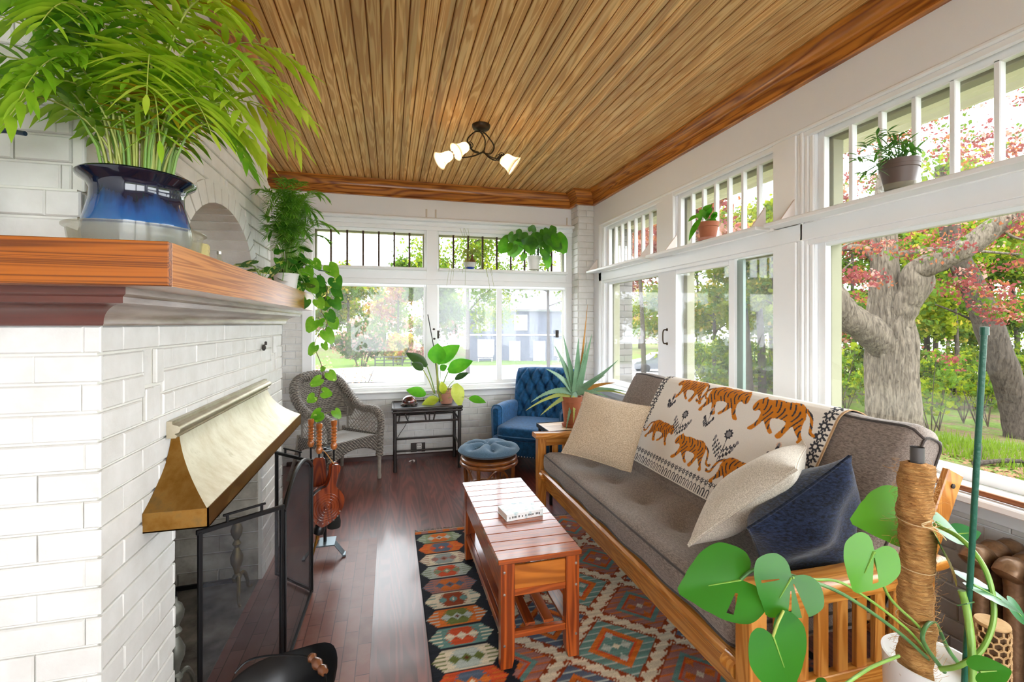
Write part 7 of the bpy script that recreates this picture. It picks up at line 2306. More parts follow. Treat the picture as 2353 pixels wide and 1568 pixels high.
pcx, pcy = pt(2140, 1515, MD).x, pt(2140, 1515, MD).y
rimz = 0.595
pot(mon, (pcx, pcy, 0), [(0, 0.0095), (0.085, 0.0095), (0.09, 0.02), (0.105, rimz - 0.02), (0.107, rimz), (0.101, rimz), (0.098, rimz - 0.04)], M_WHITEP, 'planter', 44)
q = MB(); q.lathe([(0.098, rimz - 0.06), (0.098, rimz - 0.05), (0, rimz - 0.045)], (pcx, pcy, 0), 28); q.build('soil', M_SOIL, mon)
rm = random.Random(17)
zt_, zl_ = top.z, rimz - 0.05
q = MB(); n_ = 40; rows = 90
ph1 = [rm.uniform(0, 6) for _ in range(8)]
def coir(k, j):
    a = 2 * PI * k / n_; t = j / (rows - 1); z = zl_ + (zt_ - zl_) * t
    band = math.sin(t * 46 + ph1[0] + 0.6 * math.sin(a)) * 0.0025 + math.sin(t * 17 + a + ph1[1]) * 0.003
    r = 0.0375 + band + 0.002 * math.sin(5 * a + 31 * t) + rm.uniform(-0.0016, 0.0016)
    if j == rows - 1: r *= 0.5
    lean = (1 - t) * 0.012
    return (ctr.x + lean * 0.3 + r * math.cos(a), ctr.y + r * math.sin(a), z)
q.grid(coir, n_, rows, closed_u=True)
pole = q.build('coir_pole', M_COIR, mon, angle=180)
q = MB()
for k in range(900):
    a = rm.uniform(0, 2 * PI); t = rm.random(); z = zl_ + (zt_ - zl_) * t
    b = Vector((ctr.x + 0.038 * math.cos(a), ctr.y + 0.038 * math.sin(a), z))
    o = Vector((math.cos(a), math.sin(a), 0)); tg = Vector((-math.sin(a), math.cos(a), rm.uniform(-0.8, 0.8)))
    l = rm.uniform(0.008, 0.022) if rm.random() < 0.88 else rm.uniform(0.025, 0.05)
    q.tube([b, b + o * l * 0.35 + tg * l * 0.4, b + o * l * 0.5 + tg * l], 0.00035, 3, cap=False)
q.build('loose_fibres', M_FIB, mon)['kind'] = 'stuff'
q = MB()
r_ = 0.0155
q.tube([(ctr.x + 0.006, ctr.y, zl_), (ctr.x + 0.006, ctr.y, zt_ + 0.040)], r_, 20, cap=False); q.tube([(ctr.x + 0.006, ctr.y, zt_ - 0.02), (ctr.x + 0.006, ctr.y, zt_ + 0.040)], r_ - 0.0025, 20, cap=False)
q.build('core_pipe', M_PIPEG, mon)
q = MB()
for zz in (pt(2100, 1195, MD).z, pt(2100, 1425, MD).z, pt(2100, 1300, MD).z):
    q = MB(); q.tube([(ctr.x + 0.0415 * math.cos(a), ctr.y + 0.0415 * math.sin(a), zz + 0.004 * math.sin(a)) for a in [2 * PI * k / 24 for k in range(25)]], 0.0012, 5); q.build('twine', M_TWINE, mon)
q = MB()
zz = pt(2100, 1195, MD).z; f_ = Vector((-0.62, -0.78, 0)) * 0.042 + Vector((ctr.x, ctr.y, zz))
q.tube(spline([tuple(f_), tuple(f_ + Vector((0.012, -0.012, 0.016))), tuple(f_ + Vector((-0.012, -0.008, 0.010))), tuple(f_ + Vector((0.0, -0.004, 0)))], 5), 0.0013, 5)
q.tube(spline([tuple(f_), tuple(f_ + Vector((0.03, -0.018, -0.012))), tuple(f_ + Vector((0.055, -0.02, -0.035)))], 5), 0.0013, 5)
q.build('twine', M_TWINE, mon)
# leaves: joint, tip, width in photograph pixels, distance, material, facing, slits
UPV = (-0.35, -0.75, 0.75)
ml = [((1702, 1334), (1556, 1358), 158, 1.14, L_MON, (-0.25, -0.8, 0.65), [(0.80, 2, 5, 0.075)]),
      ((1818, 1328), (1766, 1424), 150, 1.10, L_MON, (-0.3, -0.9, 0.45), [(0.85, 1, 6, 0.075), (-0.8, 2, 5, 0.07), (0.42, 2, 5, 0.05)]),
      ((2008, 1268), (1968, 1370), 108, 1.05, L_MONB, (-0.35, -0.85, 0.5), [(0.40, 1, 5, 0.075)]),
      ((2092, 1188), (1958, 1196), 136, 1.34, L_MONB, (-0.3, -0.8, 0.6), []),
      ((1776, 1463), (1834, 1610), 168, 1.05, L_MON, (-0.1, -0.8, 0.7), []),
      ((2150, 1200), (2232, 1250), 80, 1.36, L_MON, (0.1, -0.6, 0.9), []),
      ((2152, 1240), (2218, 1354), 92, 1.22, L_MOND, (0.5, -0.6, 0.6), []),
      ((2200, 1228), (2258, 1222), 46, 1.42, L_MOND, (0.1, -0.7, 0.7), []),
      ((2236, 1345), (2372, 1408), 70, 1.16, L_MOND, (-0.1, -0.25, 1.0), []),
      ((2252, 1545), (2330, 1540), 60, 1.04, L_MON, (0, -0.7, 0.7), []),
      ((2325, 1395), (2372, 1440), 70, 1.22, L_MOND, (0.2, -0.6, 0.7), []),
      ((1876, 1578), (1905, 1600), 60, 1.05, L_MON, (0, -0.6, 0.8), [])]
for (a, b, w, d, mt, up_, cuts) in ml:
    A_ = pt(*a, d); B2 = pt(*b, d - 0.02)
    q = MB(); heart(q, A_, B2 - A_, (B2 - A_).length, w / F_PX * d * 1.05, up=up_, fold=0.10, droop=0.22, lobe=0.36, n=72, rings=6, cuts=cuts)
    o_ = q.build('leaf', mt, mon, angle=180)
    q = MB()      # raised midrib
    dv = (B2 - A_).normalized(); _, s_, n2 = frame(dv, up_)
    q.tube([A_ + n2 * 0.0015, A_ + dv * 0.5 * (B2 - A_).length + n2 * (0.0015 - 0.22 * 0.25 * 0.6 * (B2 - A_).length)], [0.0022, 0.0010], 5); q.build('midrib', L_STEM, o_)
def stem(pts, r, mat, nm='leaf_stalk'):
    q = MB(); q.tube(spline([tuple(pt(*p)) for p in pts], 8), r, 9); q.build(nm, mat, mon)
stem([(2138, 1520, 1.22), (2060, 1450, 1.17), (1935, 1365, 1.13), (1825, 1325, 1.11), (1745, 1306, 1.13), (1702, 1332, 1.14)], 0.0042, L_STEMD)
stem([(2134, 1505, 1.22), (2075, 1438, 1.18), (1945, 1345, 1.15), (1870, 1332, 1.12), (1820, 1328, 1.10)], 0.0034, L_STEM)
stem([(2148, 1500, 1.24), (2110, 1440, 1.2), (2045, 1375, 1.12), (2015, 1300, 1.06), (2008, 1268, 1.05)], 0.0034, L_STEM)
stem([(2160, 1538, 1.18), (2205, 1530, 1.15), (2258, 1490, 1.14), (2284, 1410, 1.15), (2265, 1312, 1.18), (2210, 1240, 1.24), (2148, 1206, 1.32)], 0.0062, L_STEM)
stem([(2236, 1590, 1.10), (2232, 1480, 1.12), (2222, 1405, 1.14), (2210, 1358, 1.15)], 0.0080, L_STEM)
stem([(1940, 1575, 1.06), (2000, 1535, 1.12), (2065, 1508, 1.18)], 0.0040, L_STEM)
stem([(2170, 1545, 1.2), (2120, 1470, 1.18), (2145, 1430, 1.22), (2180, 1495, 1.24), (2215, 1540, 1.24)], 0.0050, L_STEMD)
stem([(1800, 1405, 1.07), (1788, 1430, 1.05), (1776, 1463, 1.05)], 0.0032, L_STEMY)
q = MB(); a0, a1 = pt(2262, 752, 1.10), pt(2214, 1600, 1.16)
q.tube([tuple(a1 + (a1 - a0) * 0.02), tuple(a0)], 0.0063, 12); q.lathe([(0, 0), (0.0085, 0.001), (0.0085, 0.02), (0, 0.022)], tuple(a0 + Vector((0, 0, -0.02))), 12)
tag(q.build('stake', M_GSTK, mon), 'slim dark green coated garden stake')
q = MB(); q.tube([tuple(pt(2200, 1392, 1.13)), tuple(pt(2222, 1388, 1.115)), tuple(pt(2238, 1384, 1.13))], 0.0016, 5); q.build('plant_tie', L_STEMD, mon)

# --- honeycombed cactus wood
cxx = pt(2280, 1430, 1.42)
ch = thing('cactus_wood', 'pale honeycombed cactus wood post standing behind the monstera', 'wood post', (cxx.x, cxx.y, 0))
M_CHOL = flat('cactus_wood', '#C9A678', 0.8, c2='#A9834F', vscale=18); M_CHOLI = flat('cactus_wood_core', '#5A4026', 0.9)
rc, hc = 0.040, cxx.z
q = MB(); q.tube([(cxx.x, cxx.y, 0.0), (cxx.x, cxx.y, hc - 0.006)], rc - 0.010, 20); q.build('core', M_CHOLI, ch)
q = MB(); q.lathe([(0, hc - 0.008), (rc, hc - 0.008), (rc + 0.002, hc - 0.003), (rc, hc + 0.002), (rc * 0.35, hc + 0.003), (0, hc + 0.003)], (cxx.x, cxx.y, 0), 30); q.build('end_grain', M_CHOL, ch)
q = MB()
nc = 11; hh = 2 * PI * rc / nc; sh = hh * 0.86
for r in range(int(hc / sh) - 0):
    for k in range(nc):
        ca = 2 * PI * (k + 0.5 * (r % 2)) / nc; zc = 0.02 + r * sh
        pts = []
        for v in range(7):
            an_ = PI / 6 + v * PI / 3
            aa = ca + math.cos(an_) * hh * 0.577 / rc; z = min(hc - 0.006, zc + math.sin(an_) * hh * 0.577)
            pts.append((cxx.x + rc * math.cos(aa), cxx.y + rc * math.sin(aa), max(0.004, z)))
        q.tube(pts[2:6], 0.0033, 4, cap=False)
q.build('honeycomb', M_CHOL, ch)
# ------------------------------------------------------------------ outdoors
def gz(x, y):
    d = math.hypot(x * 0.9, y)
    return max(-2.8, -0.62 - 0.05 * max(0.0, d - 6.0)) + 0.05 * math.sin(x * 0.9) * math.sin(y * 0.7)
M_GROUND = NT('grass_and_leaf_litter')
_v = M_GROUND.coord((1, 1, 1)); _f = M_GROUND.noise(_v, 0.9, 5, 0.65); _g = M_GROUND.noise(_v, 14, 4, 0.7)
_a = M_GROUND.ramp(_g, [(0.35, (0.035, 0.065, 0.010, 1)), (0.65, (0.095, 0.14, 0.02, 1))])
_b = M_GROUND.ramp(_g, [(0.35, (0.05, 0.032, 0.02, 1)), (0.65, (0.15, 0.10, 0.06, 1))])
M_GROUND.l(M_GROUND.mix(M_GROUND.ramp(_f, [(0.48, (0, 0, 0, 1)), (0.58, (1, 1, 1, 1))]), _a, _b), M_GROUND.b.inputs['Base Color']); M_GROUND.b.inputs['Roughness'].default_value = 0.95
M_GROUND.b.inputs['Specular IOR Level'].default_value = 0.1; M_GROUND = M_GROUND.m
q = MB()
NXg, NYg = 61, 71
q.grid(lambda i, j: (-60 + 140 * i / (NXg - 1), -20 + 110 * j / (NYg - 1), gz(-60 + 140 * i / (NXg - 1), -20 + 110 * j / (NYg - 1)) if not (-1.5 < -60 + 140 * i / (NXg - 1) < 2.7 and -3 < -20 + 110 * j / (NYg - 1) < 5.6) else -0.7), NXg, NYg)
struct(q.build('ground', M_GROUND))
M_ROAD = flat('pale_asphalt', (0.42, 0.41, 0.42, 1), 0.9, spec=0.1)
M_PALEG = flat('pale_lawn', (0.10, 0.17, 0.03, 1), 0.95, spec=0.05, c2=None, vary=0.3, vscale=3)
q = MB()
def band(a0, a1, d0, d1, lift, mat, nm):
    q = MB(); n = 40; k = 8
    q.grid(lambda i, j: (lambda p: (p[0], p[1], gz(p[0], p[1]) + lift))((lambda a, d: (d * math.sin(a) / 0.95, d * math.cos(a)))(a0 + (a1 - a0) * i / n, d0 + (d1 - d0) * j / k)), n + 1, k + 1)
    return struct(q.build(nm, mat))
band(math.radians(-40), math.radians(36.5), 24, 43, 0.10, M_ROAD, 'road')
band(math.radians(-40), math.radians(48), 43, 60, 0.06, M_PALEG, 'lawn')
# eaves over the right and far windows, and the outside brick pier
q = MB()
for k in range(5): q.b2((2.485 + k * 0.068, -2.5, 2.63), (2.485 + k * 0.068 + 0.064, 6.0, 2.65), 0.004)
q.b2((2.825, -2.5, 2.60), (2.85, 6.0, 2.72), 0.004)
for k in range(3): q.b2((-1.6, 5.455 + k * 0.068, 2.585), (2.82, 5.455 + k * 0.068 + 0.064, 2.605), 0.004)
q.b2((-1.6, 5.66, 2.55), (2.85, 5.685, 2.70), 0.004)
struct(q.build('trim_8', M_SOFFIT, smooth=False))
M_OBR = flat('outside_brick', (0.16, 0.145, 0.13, 1), 0.8, vary=0.3, vscale=5)
q = MB(); q.b2((2.49, 5.00, -0.9), (2.80, 5.40, 2.63)); q.cur = 1
bricks(q, (2.49, 5.00, -0.9), (1, 0, 0), (0, 0, 1), (0, -1, 0), 0.31, 3.5, seed=31); bricks(q, (2.80, 5.00, -0.9), (0, 1, 0), (0, 0, 1), (1, 0, 0), 0.38, 3.5, seed=32)
struct(q.build('wall_outside_pier', [M_OBR, M_OBR]))
q = MB(); q.b2((-1.5, -2.45, -1.0), (2.48, 5.45, -0.13)); struct(q.build('wall_foundation', M_OBR))

# bark and leaves (real outdoor reflectances, so they sit right under the bright sky)
def bark(name, c1, c2, sc):
    k = NT(name); v = k.coord((sc, sc, sc * 0.22)); f = k.noise(v, 1.0, 5, 0.7, 0.6)
    k.l(k.ramp(f, [(0.32, c1), (0.62, c2)]), k.b.inputs['Base Color']); k.b.inputs['Roughness'].default_value = 0.95; k.b.inputs['Specular IOR Level'].default_value = 0.1
    k.bump(f, 1.0, 0.03); return k.m
M_BARK = bark('pale_maple_bark', (0.04, 0.031, 0.023, 1), (0.19, 0.155, 0.118, 1), 30)
M_BARKD = bark('dark_bark', (0.02, 0.015, 0.012, 1), (0.08, 0.063, 0.05, 1), 26)
def oleaf(name, c, tr=0.4):
    k = NT(name)
    d = k.n('ShaderNodeBsdfDiffuse'); d.inputs['Color'].default_value = c + (1,)
    t = k.n('ShaderNodeBsdfTranslucent'); t.inputs['Color'].default_value = (min(1, c[0] * 1.5), min(1, c[1] * 1.5), c[2], 1)
    m_ = k.n('ShaderNodeMixShader'); m_.inputs[0].default_value = tr
    k.l(d.outputs[0], m_.inputs[1]); k.l(t.outputs[0], m_.inputs[2]); k.l(m_.outputs[0], k.out.inputs['Surface']); return k.m
O_LIME = oleaf('spring_lime_leaf', (0.155, 0.19, 0.015)); O_GRN = oleaf('spring_green_leaf', (0.075, 0.13, 0.02)); O_DARK = oleaf('deep_green_leaf', (0.04, 0.07, 0.02))
O_RED = oleaf('red_maple_leaf', (0.17, 0.045, 0.05)); O_ORG = oleaf('orange_maple_leaf', (0.26, 0.09, 0.045)); O_PINK = oleaf('pinkish_bud', (0.34, 0.18, 0.16)); O_YEL = oleaf('yellow_leaf', (0.36, 0.28, 0.05)); O_BRN = oleaf('dry_leaf', (0.20, 0.12, 0.07), 0.1)
O_GRASS = oleaf('grass_blade', (0.10, 0.155, 0.015))
def leaves(name, blobs, n, size, mats, parent=None, seed=0, shell=0.55, flatz=0.0, mixp=None):
    """A crown as one mesh of small folded leaves spread through ellipsoid blobs (centre, radii)."""
    rs = np.random.RandomState(seed)
    wts = np.array([b[1][0] * b[1][1] * b[1][2] for b in blobs]) ** 0.7; wts /= wts.sum()
    idx = rs.choice(len(blobs), n, p=wts)
    C_ = np.array([b[0] for b in blobs])[idx]; R_ = np.array([b[1] for b in blobs])[idx]
    d = rs.normal(size=(n, 3)); d /= np.linalg.norm(d, axis=1)[:, None]
    r = (shell + (1 - shell) * rs.rand(n)) * rs.rand(n) ** 0.15
    # clump the leaves so that gaps stay between the sprays
    c = C_ + d * R_ * r[:, None]
    k = max(6, n // 5); cc = c[:k]
    ci = rs.randint(0, k, n); c = cc[ci] + rs.normal(size=(n, 3)) * R_ * 0.13
    u = rs.normal(size=(n, 3)); u[:, 2] -= flatz * 0.6; u /= np.linalg.norm(u, axis=1)[:, None]
    w = rs.normal(size=(n, 3)); w -= u * (w * u).sum(1)[:, None]; w /= np.linalg.norm(w, axis=1)[:, None]
    s = (size * (0.6 + 0.8 * rs.rand(n)))[:, None]
    nn = np.cross(u, w)
    p0 = c - u * s * 0.5; p1 = c + w * s * 0.32 + nn * s * 0.1; p2 = c + u * s * 0.5; p3 = c - w * s * 0.32 + nn * s * 0.1
    vs = np.stack([p0, p1, p2, p3], 1).reshape(-1, 3).astype(np.float32)
    q_ = np.arange(n * 4, dtype=np.int32)
    me = bpy.data.meshes.new(name)
    me.vertices.add(n * 4)
    par_off = np.array(parent.location if parent is not None else (0, 0, 0), dtype=np.float32)
    me.vertices.foreach_set('co', (vs - par_off).ravel())
    me.loops.add(n * 4); me.loops.foreach_set('vertex_index', q_)
    me.polygons.add(n); me.polygons.foreach_set('loop_start', np.arange(0, n * 4, 4, dtype=np.int32)); me.polygons.foreach_set('loop_total', np.full(n, 4, dtype=np.int32))
    for m_ in mats: me.materials.append(m_)
    p = mixp or [1 / len(mats)] * len(mats)
    me.polygons.foreach_set('material_index', rs.choice(len(mats), k, p=p)[ci].astype(np.int32))
    me.update(calc_edges=True)
    o = bpy.data.objects.new(name, me); COL.objects.link(o)
    if parent is not None: o.parent = parent
    return o
def limb(q, pts, r0, r1, n=9, wob=0.0, seed=0, sub=6):
    rr = random.Random(seed)
    P_ = spline([tuple(p) for p in pts], sub)
    N = len(P_)
    q.tube(P_, [(r0 + (r1 - r0) * i / (N - 1)) * (1 + wob * rr.uniform(-1, 1)) for i in range(N)], n)
def g(u, d):
    """Point on the ground in the direction of image column u at distance d."""
    p = pt(u, HY, d); return Vector((p.x, p.y, gz(p.x, p.y)))

# the big maple by the near window
DT = 7.0
b0 = g(2058, DT)
big = thing('maple_tree', 'big pale barked maple with forking trunk close outside the near right window', 'tree', b0)
q = MB()
q_n = 84
tr = [(2062, 1085, .62), (2058, 1040, .46), (2056, 990, .40), (2052, 920, .375), (2050, 850, .365), (2050, 790, .36), (2046, 745, .335), (2040, 700, .27), (2034, 640, .20), (2031, 580, .185), (2029, 500, .17), (2040, 400, .15)]
P_ = spline([tuple(pt(u, v, DT)) for u, v, r in tr], 5); rad_ = np.interp(np.linspace(0, len(tr) - 1, len(P_)), range(len(tr)), [r for _, _, r in tr])
vs = []
for i, p in enumerate(P_):
    for k in range(q_n):
        a = 2 * PI * k / q_n; zz = p.z
        f = 1 + 0.06 * math.sin(3 * a + zz * 1.3) + 0.04 * math.sin(7 * a + zz * 2.2) + 0.03 * math.sin(11 * a - zz * 5)
        f *= 1 + 0.035 * math.sin(23 * a + 2.2 * math.sin(zz * 3.1) + 0.8 * math.sin(a * 5)) + 0.02 * math.sin(41 * a + 3 * math.sin(zz * 4.3))
        if i < 8: f *= 1 + 0.05 * math.sin(5 * a)
        vs.append(p + Vector((math.cos(a), math.sin(a), 0)) * float(rad_[i]) * 0.86 * f)
q.add(vs, [(i * q_n + k, i * q_n + (k + 1) % q_n, (i + 1) * q_n + (k + 1) % q_n, (i + 1) * q_n + k) for i in range(len(P_) - 1) for k in range(q_n)])
q.build('trunk', M_BARK, big, angle=80)
def tl(pts, r0, r1, nm='limb', mat=M_BARK, par=big, d=DT, seed=0):
    q = MB(); limb(q, [pt(u, v, d + (w if w else 0)) for (u, v, w) in pts], r0, r1, 14, 0.06, seed); q.build(nm, mat, par, angle=70)
tl([(2040, 800, 0), (1995, 758, -.1), (1950, 728, -.15), (1912, 680, -.2), (1892, 610, -.2), (1880, 520, -.25)], 0.24, 0.15, seed=1)
tl([(2062, 740, -.1), (2078, 700, -.2), (2098, 668, -.3), (2104, 628, -.35), (2128, 612, -.45), (2180, 590, -.6), (2235, 560, -.7), (2290, 518, -.8), (2370, 470, -.9), (2480, 430, -1)], 0.20, 0.10, seed=2)
tl([(2020, 600, 0), (1990, 575, .1), (1950, 570, .2), (1890, 585, .2)], 0.09, 0.03, 'branch', seed=3)
tl([(2075, 720, .2), (2110, 690, .3), (2140, 650, .3), (2130, 615, .3)], 0.09, 0.04, 'branch', seed=4)
tl([(2040, 590, .1), (2090, 580, .2), (2150, 572, .4), (2220, 575, .5), (2400, 590, .6)], 0.05, 0.015, 'branch', seed=5)
for k, (a, b, c) in enumerate((((2290, 518, -.8), (2330, 545, -.7), (2400, 560, -.6)), ((2180, 590, -.6), (2200, 640, -.5), (2260, 655, -.4)), ((1912, 680, -.2), (1930, 630, -.3), (1960, 600, -.4)), ((1890, 600, -.2), (1930, 570, -.5), (1990, 545, -.6)), ((2370, 470, -.9), (2420, 500, -.9), (2440, 560, -.8)))):
    tl([a, b, c], 0.025, 0.008, 'twig', seed=10 + k)
rb2 = random.Random(5)
bl_ = []
for (u, v, du, dv, n_) in ((2130, 545, 130, 40, 8), (2300, 560, 80, 60, 8), (2330, 680, 60, 80, 3), (1930, 590, 60, 60, 6), (1915, 760, 40, 70, 4), (2130, 830, 60, 20, 1), (2250, 690, 80, 50, 2), (2290, 230, 120, 120, 10), (2080, 250, 150, 120, 10), (1950, 400, 70, 60, 5)):
    for k in range(n_):
        bl_.append((tuple(pt(u + rb2.uniform(-du, du), v + rb2.uniform(-dv, dv), DT + rb2.uniform(-0.9, 0.9))), (0.42, 0.42, 0.2)))
leaves('red_leaves', bl_, 9000, 0.056, [O_RED, O_ORG, O_PINK, O_GRN], big, 3, 0.2, 0.5, [0.55, 0.15, 0.12, 0.18])

# leaning dark trunk behind it
dk = thing('leaning_tree', 'dark leaning tree trunk behind and to the right of the big maple', 'tree', g(2350, 10.0))
q = MB(); limb(q, [g(2352, 10.0) + Vector((0, 0, -0.2)), pt(2338, 950, 10), pt(2310, 860, 10), pt(2268, 740, 10), pt(2232, 650, 10), pt(2200, 590, 10), pt(2178, 500, 10), pt(2170, 380, 10)], 0.30, 0.16, 14, 0.05, 7); q.build('trunk', M_BARKD, dk, angle=70)
q = MB(); limb(q, [pt(2232, 650, 10), pt(2180, 620, 10.2), pt(2120, 610, 10.4)], 0.06, 0.02, 8, 0.05, 8); limb(q, [pt(2290, 800, 10), pt(2240, 740, 10.3), pt(2150, 700, 10.5)], 0.05, 0.015, 8, 0.05, 9); q.build('branches', M_BARKD, dk)
leaves('crown', [(tuple(pt(2180, 420, 10)), (1.5, 1.5, 0.7)), (tuple(pt(2330, 480, 10.5)), (1.2, 1.2, 0.7)), (tuple(pt(2150, 640, 10.4)), (0.5, 0.5, 0.4))], 1500, 0.14, [O_GRN, O_LIME], dk, 8, 0.3)

# woods along the right side: every tree its own trunk and crown
def tree(u, d, h, cr, mats, mixp, label, n=2200, size=0.16, tr_=0.10, bark_=M_BARKD, seed=0, lean=0.0, low=0.35, group='trees in the wood on the right', nm='woodland_tree', skip_crown=False):
    rr = random.Random(seed)
    b = g(u, d)
    t = thing(nm, label, 'tree', b, group=group)
    q = MB(); top_ = b + Vector((lean, 0.1, h * 0.85))
    limb(q, [b + Vector((0, 0, -0.15)), b + Vector((lean * 0.2, 0, h * 0.3)), b + Vector((lean * 0.5, 0.1, h * 0.6)), top_], tr_, tr_ * 0.35, 9, 0.05, seed); q.build('trunk', bark_, t, angle=70)
    q = MB()
    bl = []
    for k in range(7):
        a = rr.uniform(0, 2 * PI); hh = h * rr.uniform(low, 0.85); L_ = cr * rr.uniform(0.5, 1.0)
        s_ = b + Vector((lean * hh / h, 0.05, hh)); e_ = s_ + Vector((math.cos(a) * L_, math.sin(a) * L_, L_ * rr.uniform(0.15, 0.6)))
        limb(q, [s_, s_.lerp(e_, 0.5) + Vector((0, 0, 0.1)), e_], tr_ * 0.32, tr_ * 0.08, 6, 0, seed + k, 4)
        bl.append((tuple(e_), (cr * 0.45, cr * 0.45, cr * 0.34))); bl.append((tuple(s_.lerp(e_, 0.5)), (cr * 0.35, cr * 0.35, cr * 0.3)))
    bl.append((tuple(top_), (cr * 0.5, cr * 0.5, cr * 0.5)))
    q.build('branches', bark_, t)
    leaves('crown', bl, n, size, mats, t, seed, 0.25, 0.0, mixp)
    return t
LIME = ([O_LIME, O_GRN, O_YEL], [0.6, 0.3, 0.1]); GREEN = ([O_GRN, O_LIME, O_DARK], [0.5, 0.3, 0.2]); REDS = ([O_RED, O_ORG, O_PINK], [0.4, 0.35, 0.25])
wood_l = {'l': 'lime leaved young woodland tree seen through the right windows', 'g': 'green leaved woodland tree standing behind the big maple', 'r': 'red leaved maple standing across the grass beyond the far right windows'}
rw = random.Random(31)
spec = [(1722, 17, 7, 1.7, 'l', .16), (1752, 17.5, 8, 1.8, 'l', .16), (1787, 16, 7, 1.6, 'l', .13), (1640, 19, 7.5, 1.9, 'l', .09), (1575, 22, 8, 2.2, 'l', .08), (1690, 24, 9, 2.4, 'l', .12), (1610, 27, 9, 2.6, 'l', .12), (1770, 26, 10, 2.6, 'g', .13), (1840, 22, 9, 2.4, 'g', .12),
        (1925, 17, 8, 2.0, 'g', .10), (1960, 22, 9, 2.6, 'g', .12), (2010, 26, 10, 2.8, 'g', .15), (2130, 18, 8, 2.0, 'g', .12), (2150, 24, 10, 2.6, 'g', .14), (2200, 15, 7, 1.7, 'l', .08), (2230, 21, 9, 2.4, 'g', .13), (2290, 17, 8, 2.0, 'l', .10), (2340, 22, 9, 2.6, 'g', .13), (2390, 15, 8, 2.1, 'g', .12), (2460, 18, 9, 2.6, 'g', .13), (2090, 30, 11, 3.2, 'g', .15), (2270, 30, 11, 3.4, 'g', .15), (1890, 32, 11, 3.4, 'g', .15),
        (1560, 14, 6.5, 1.9, 'r', .10), (1480, 19, 8, 2.2, 'r', .12), (1440, 24, 9, 2.4, 'r', .12)]
for i, (u, d, h, cr, kd, tr_) in enumerate(spec):
    mats, mp = {'l': LIME, 'g': GREEN, 'r': REDS}[kd]
    tree(u, d, h, cr, mats, mp, wood_l[kd], n=int(2600 + 1200 * cr), size=0.10 + 0.0042 * d, tr_=tr_, seed=200 + i, lean=rw.uniform(-0.5, 0.5), low=0.55 if kd == 'r' else (0.42 if i < 3 else 0.25), group={'l': 'lime leaved trees in the wood', 'g': 'green trees in the wood', 'r': 'red leaved maples'}[kd])
# undergrowth saplings by the wood's edge
for i in range(16):
    u = 1880 + i * 36 + rw.uniform(-12, 12); d = rw.uniform(9.5, 14)
    b = g(u, d); t = thing('sapling', 'thin leafy sapling in the undergrowth at the edge of the wood', 'sapling', b, group='saplings at the edge of the wood')
    q = MB(); bl = []
    for k in range(5):
        a = rw.uniform(0, 2 * PI); h = rw.uniform(0.8, 1.9); e = b + Vector((math.cos(a) * h * 0.3, math.sin(a) * h * 0.3, h))
        limb(q, [b, b.lerp(e, 0.5) + Vector((rw.uniform(-.08, .08), 0, 0)), e], 0.014, 0.004, 5, 0, i * 7 + k, 3); bl.append((tuple(e), (0.28, 0.28, 0.22))); bl.append((tuple(b.lerp(e, 0.6)), (0.2, 0.2, 0.2)))
    q.build('stems', M_BARKD, t); leaves('foliage', bl, 600, 0.085, [O_LIME, O_GRN], t, 300 + i, 0.1)
for i in range(34):
    u = 1560 + i * 27 + rw.uniform(-14, 14); d = rw.uniform(15, 23); w2 = rw.uniform(1.2, 2.2); h2 = rw.uniform(1.4, 2.8)
    b = g(u, d); t = thing('undergrowth_bush', 'loose green bush between the trunks of the wood', 'bush', b, group='bushes in the wood')
    q = MB()
    for k in range(5):
        a = rw.uniform(0, 2 * PI); e = b + Vector((math.cos(a) * w2 * .4, math.sin(a) * w2 * .4, h2 * .7)); limb(q, [b, b.lerp(e, .5) + Vector((0, 0, .1)), e], 0.02, 0.006, 5, 0, k, 3)
    q.build('stems', M_BARKD, t)
    leaves('foliage', [((b.x + rw.uniform(-.4, .4) * w2, b.y + rw.uniform(-.4, .4) * w2, b.z + h2 * rw.uniform(.2, .85)), (w2 * .35, w2 * .35, h2 * .22)) for k in range(6)], 1500, 0.12, [O_LIME, O_GRN, O_DARK], t, 500 + i, 0.1, 0, [0.4, 0.4, 0.2])
# grass and dry leaves near the windows
rs = np.random.RandomState(77)
n = 26000
a_ = np.radians(rs.uniform(20, 66, n)); d_ = 3.4 + 10 * rs.rand(n) ** 1.3
gx1 = d_ * np.sin(a_); gy1 = d_ * np.cos(a_)
dens = (np.sin(gx1 * 1.3) * np.cos(gy1 * 1.1) > -0.2) & ((gx1 > 2.95) | (gy1 > 6.0))
gx1, gy1 = gx1[dens], gy1[dens]; n = len(gx1)
gz1 = np.array([gz(x, y) for x, y in zip(gx1, gy1)])
hh = rs.uniform(0.05, 0.20, n) * (0.5 + 0.08 * np.hypot(gx1, gy1)); an = rs.uniform(0, 2 * PI, n)
w_ = 0.012
v0 = np.stack([gx1 - w_ * np.cos(an), gy1 - w_ * np.sin(an), gz1 - 0.01], 1); v1 = np.stack([gx1 + w_ * np.cos(an), gy1 + w_ * np.sin(an), gz1 - 0.01], 1)
v2 = np.stack([gx1 + 0.4 * hh * np.sin(an), gy1 - 0.4 * hh * np.cos(an), gz1 + hh], 1)
me = bpy.data.meshes.new('grass'); me.from_pydata(np.stack([v0, v1, v2], 1).reshape(-1, 3).tolist(), [], np.arange(n * 3).reshape(-1, 3).tolist()); me.materials.append(O_GRASS)
o = bpy.data.objects.new('grass', me); COL.objects.link(o); tag(o, 'bright spring grass on the ground outside the right windows', 'grass', kind='stuff')
n = 11000
a_ = np.radians(rs.uniform(30, 66, n)); d_ = 3.6 + 8 * rs.rand(n) ** 1.2
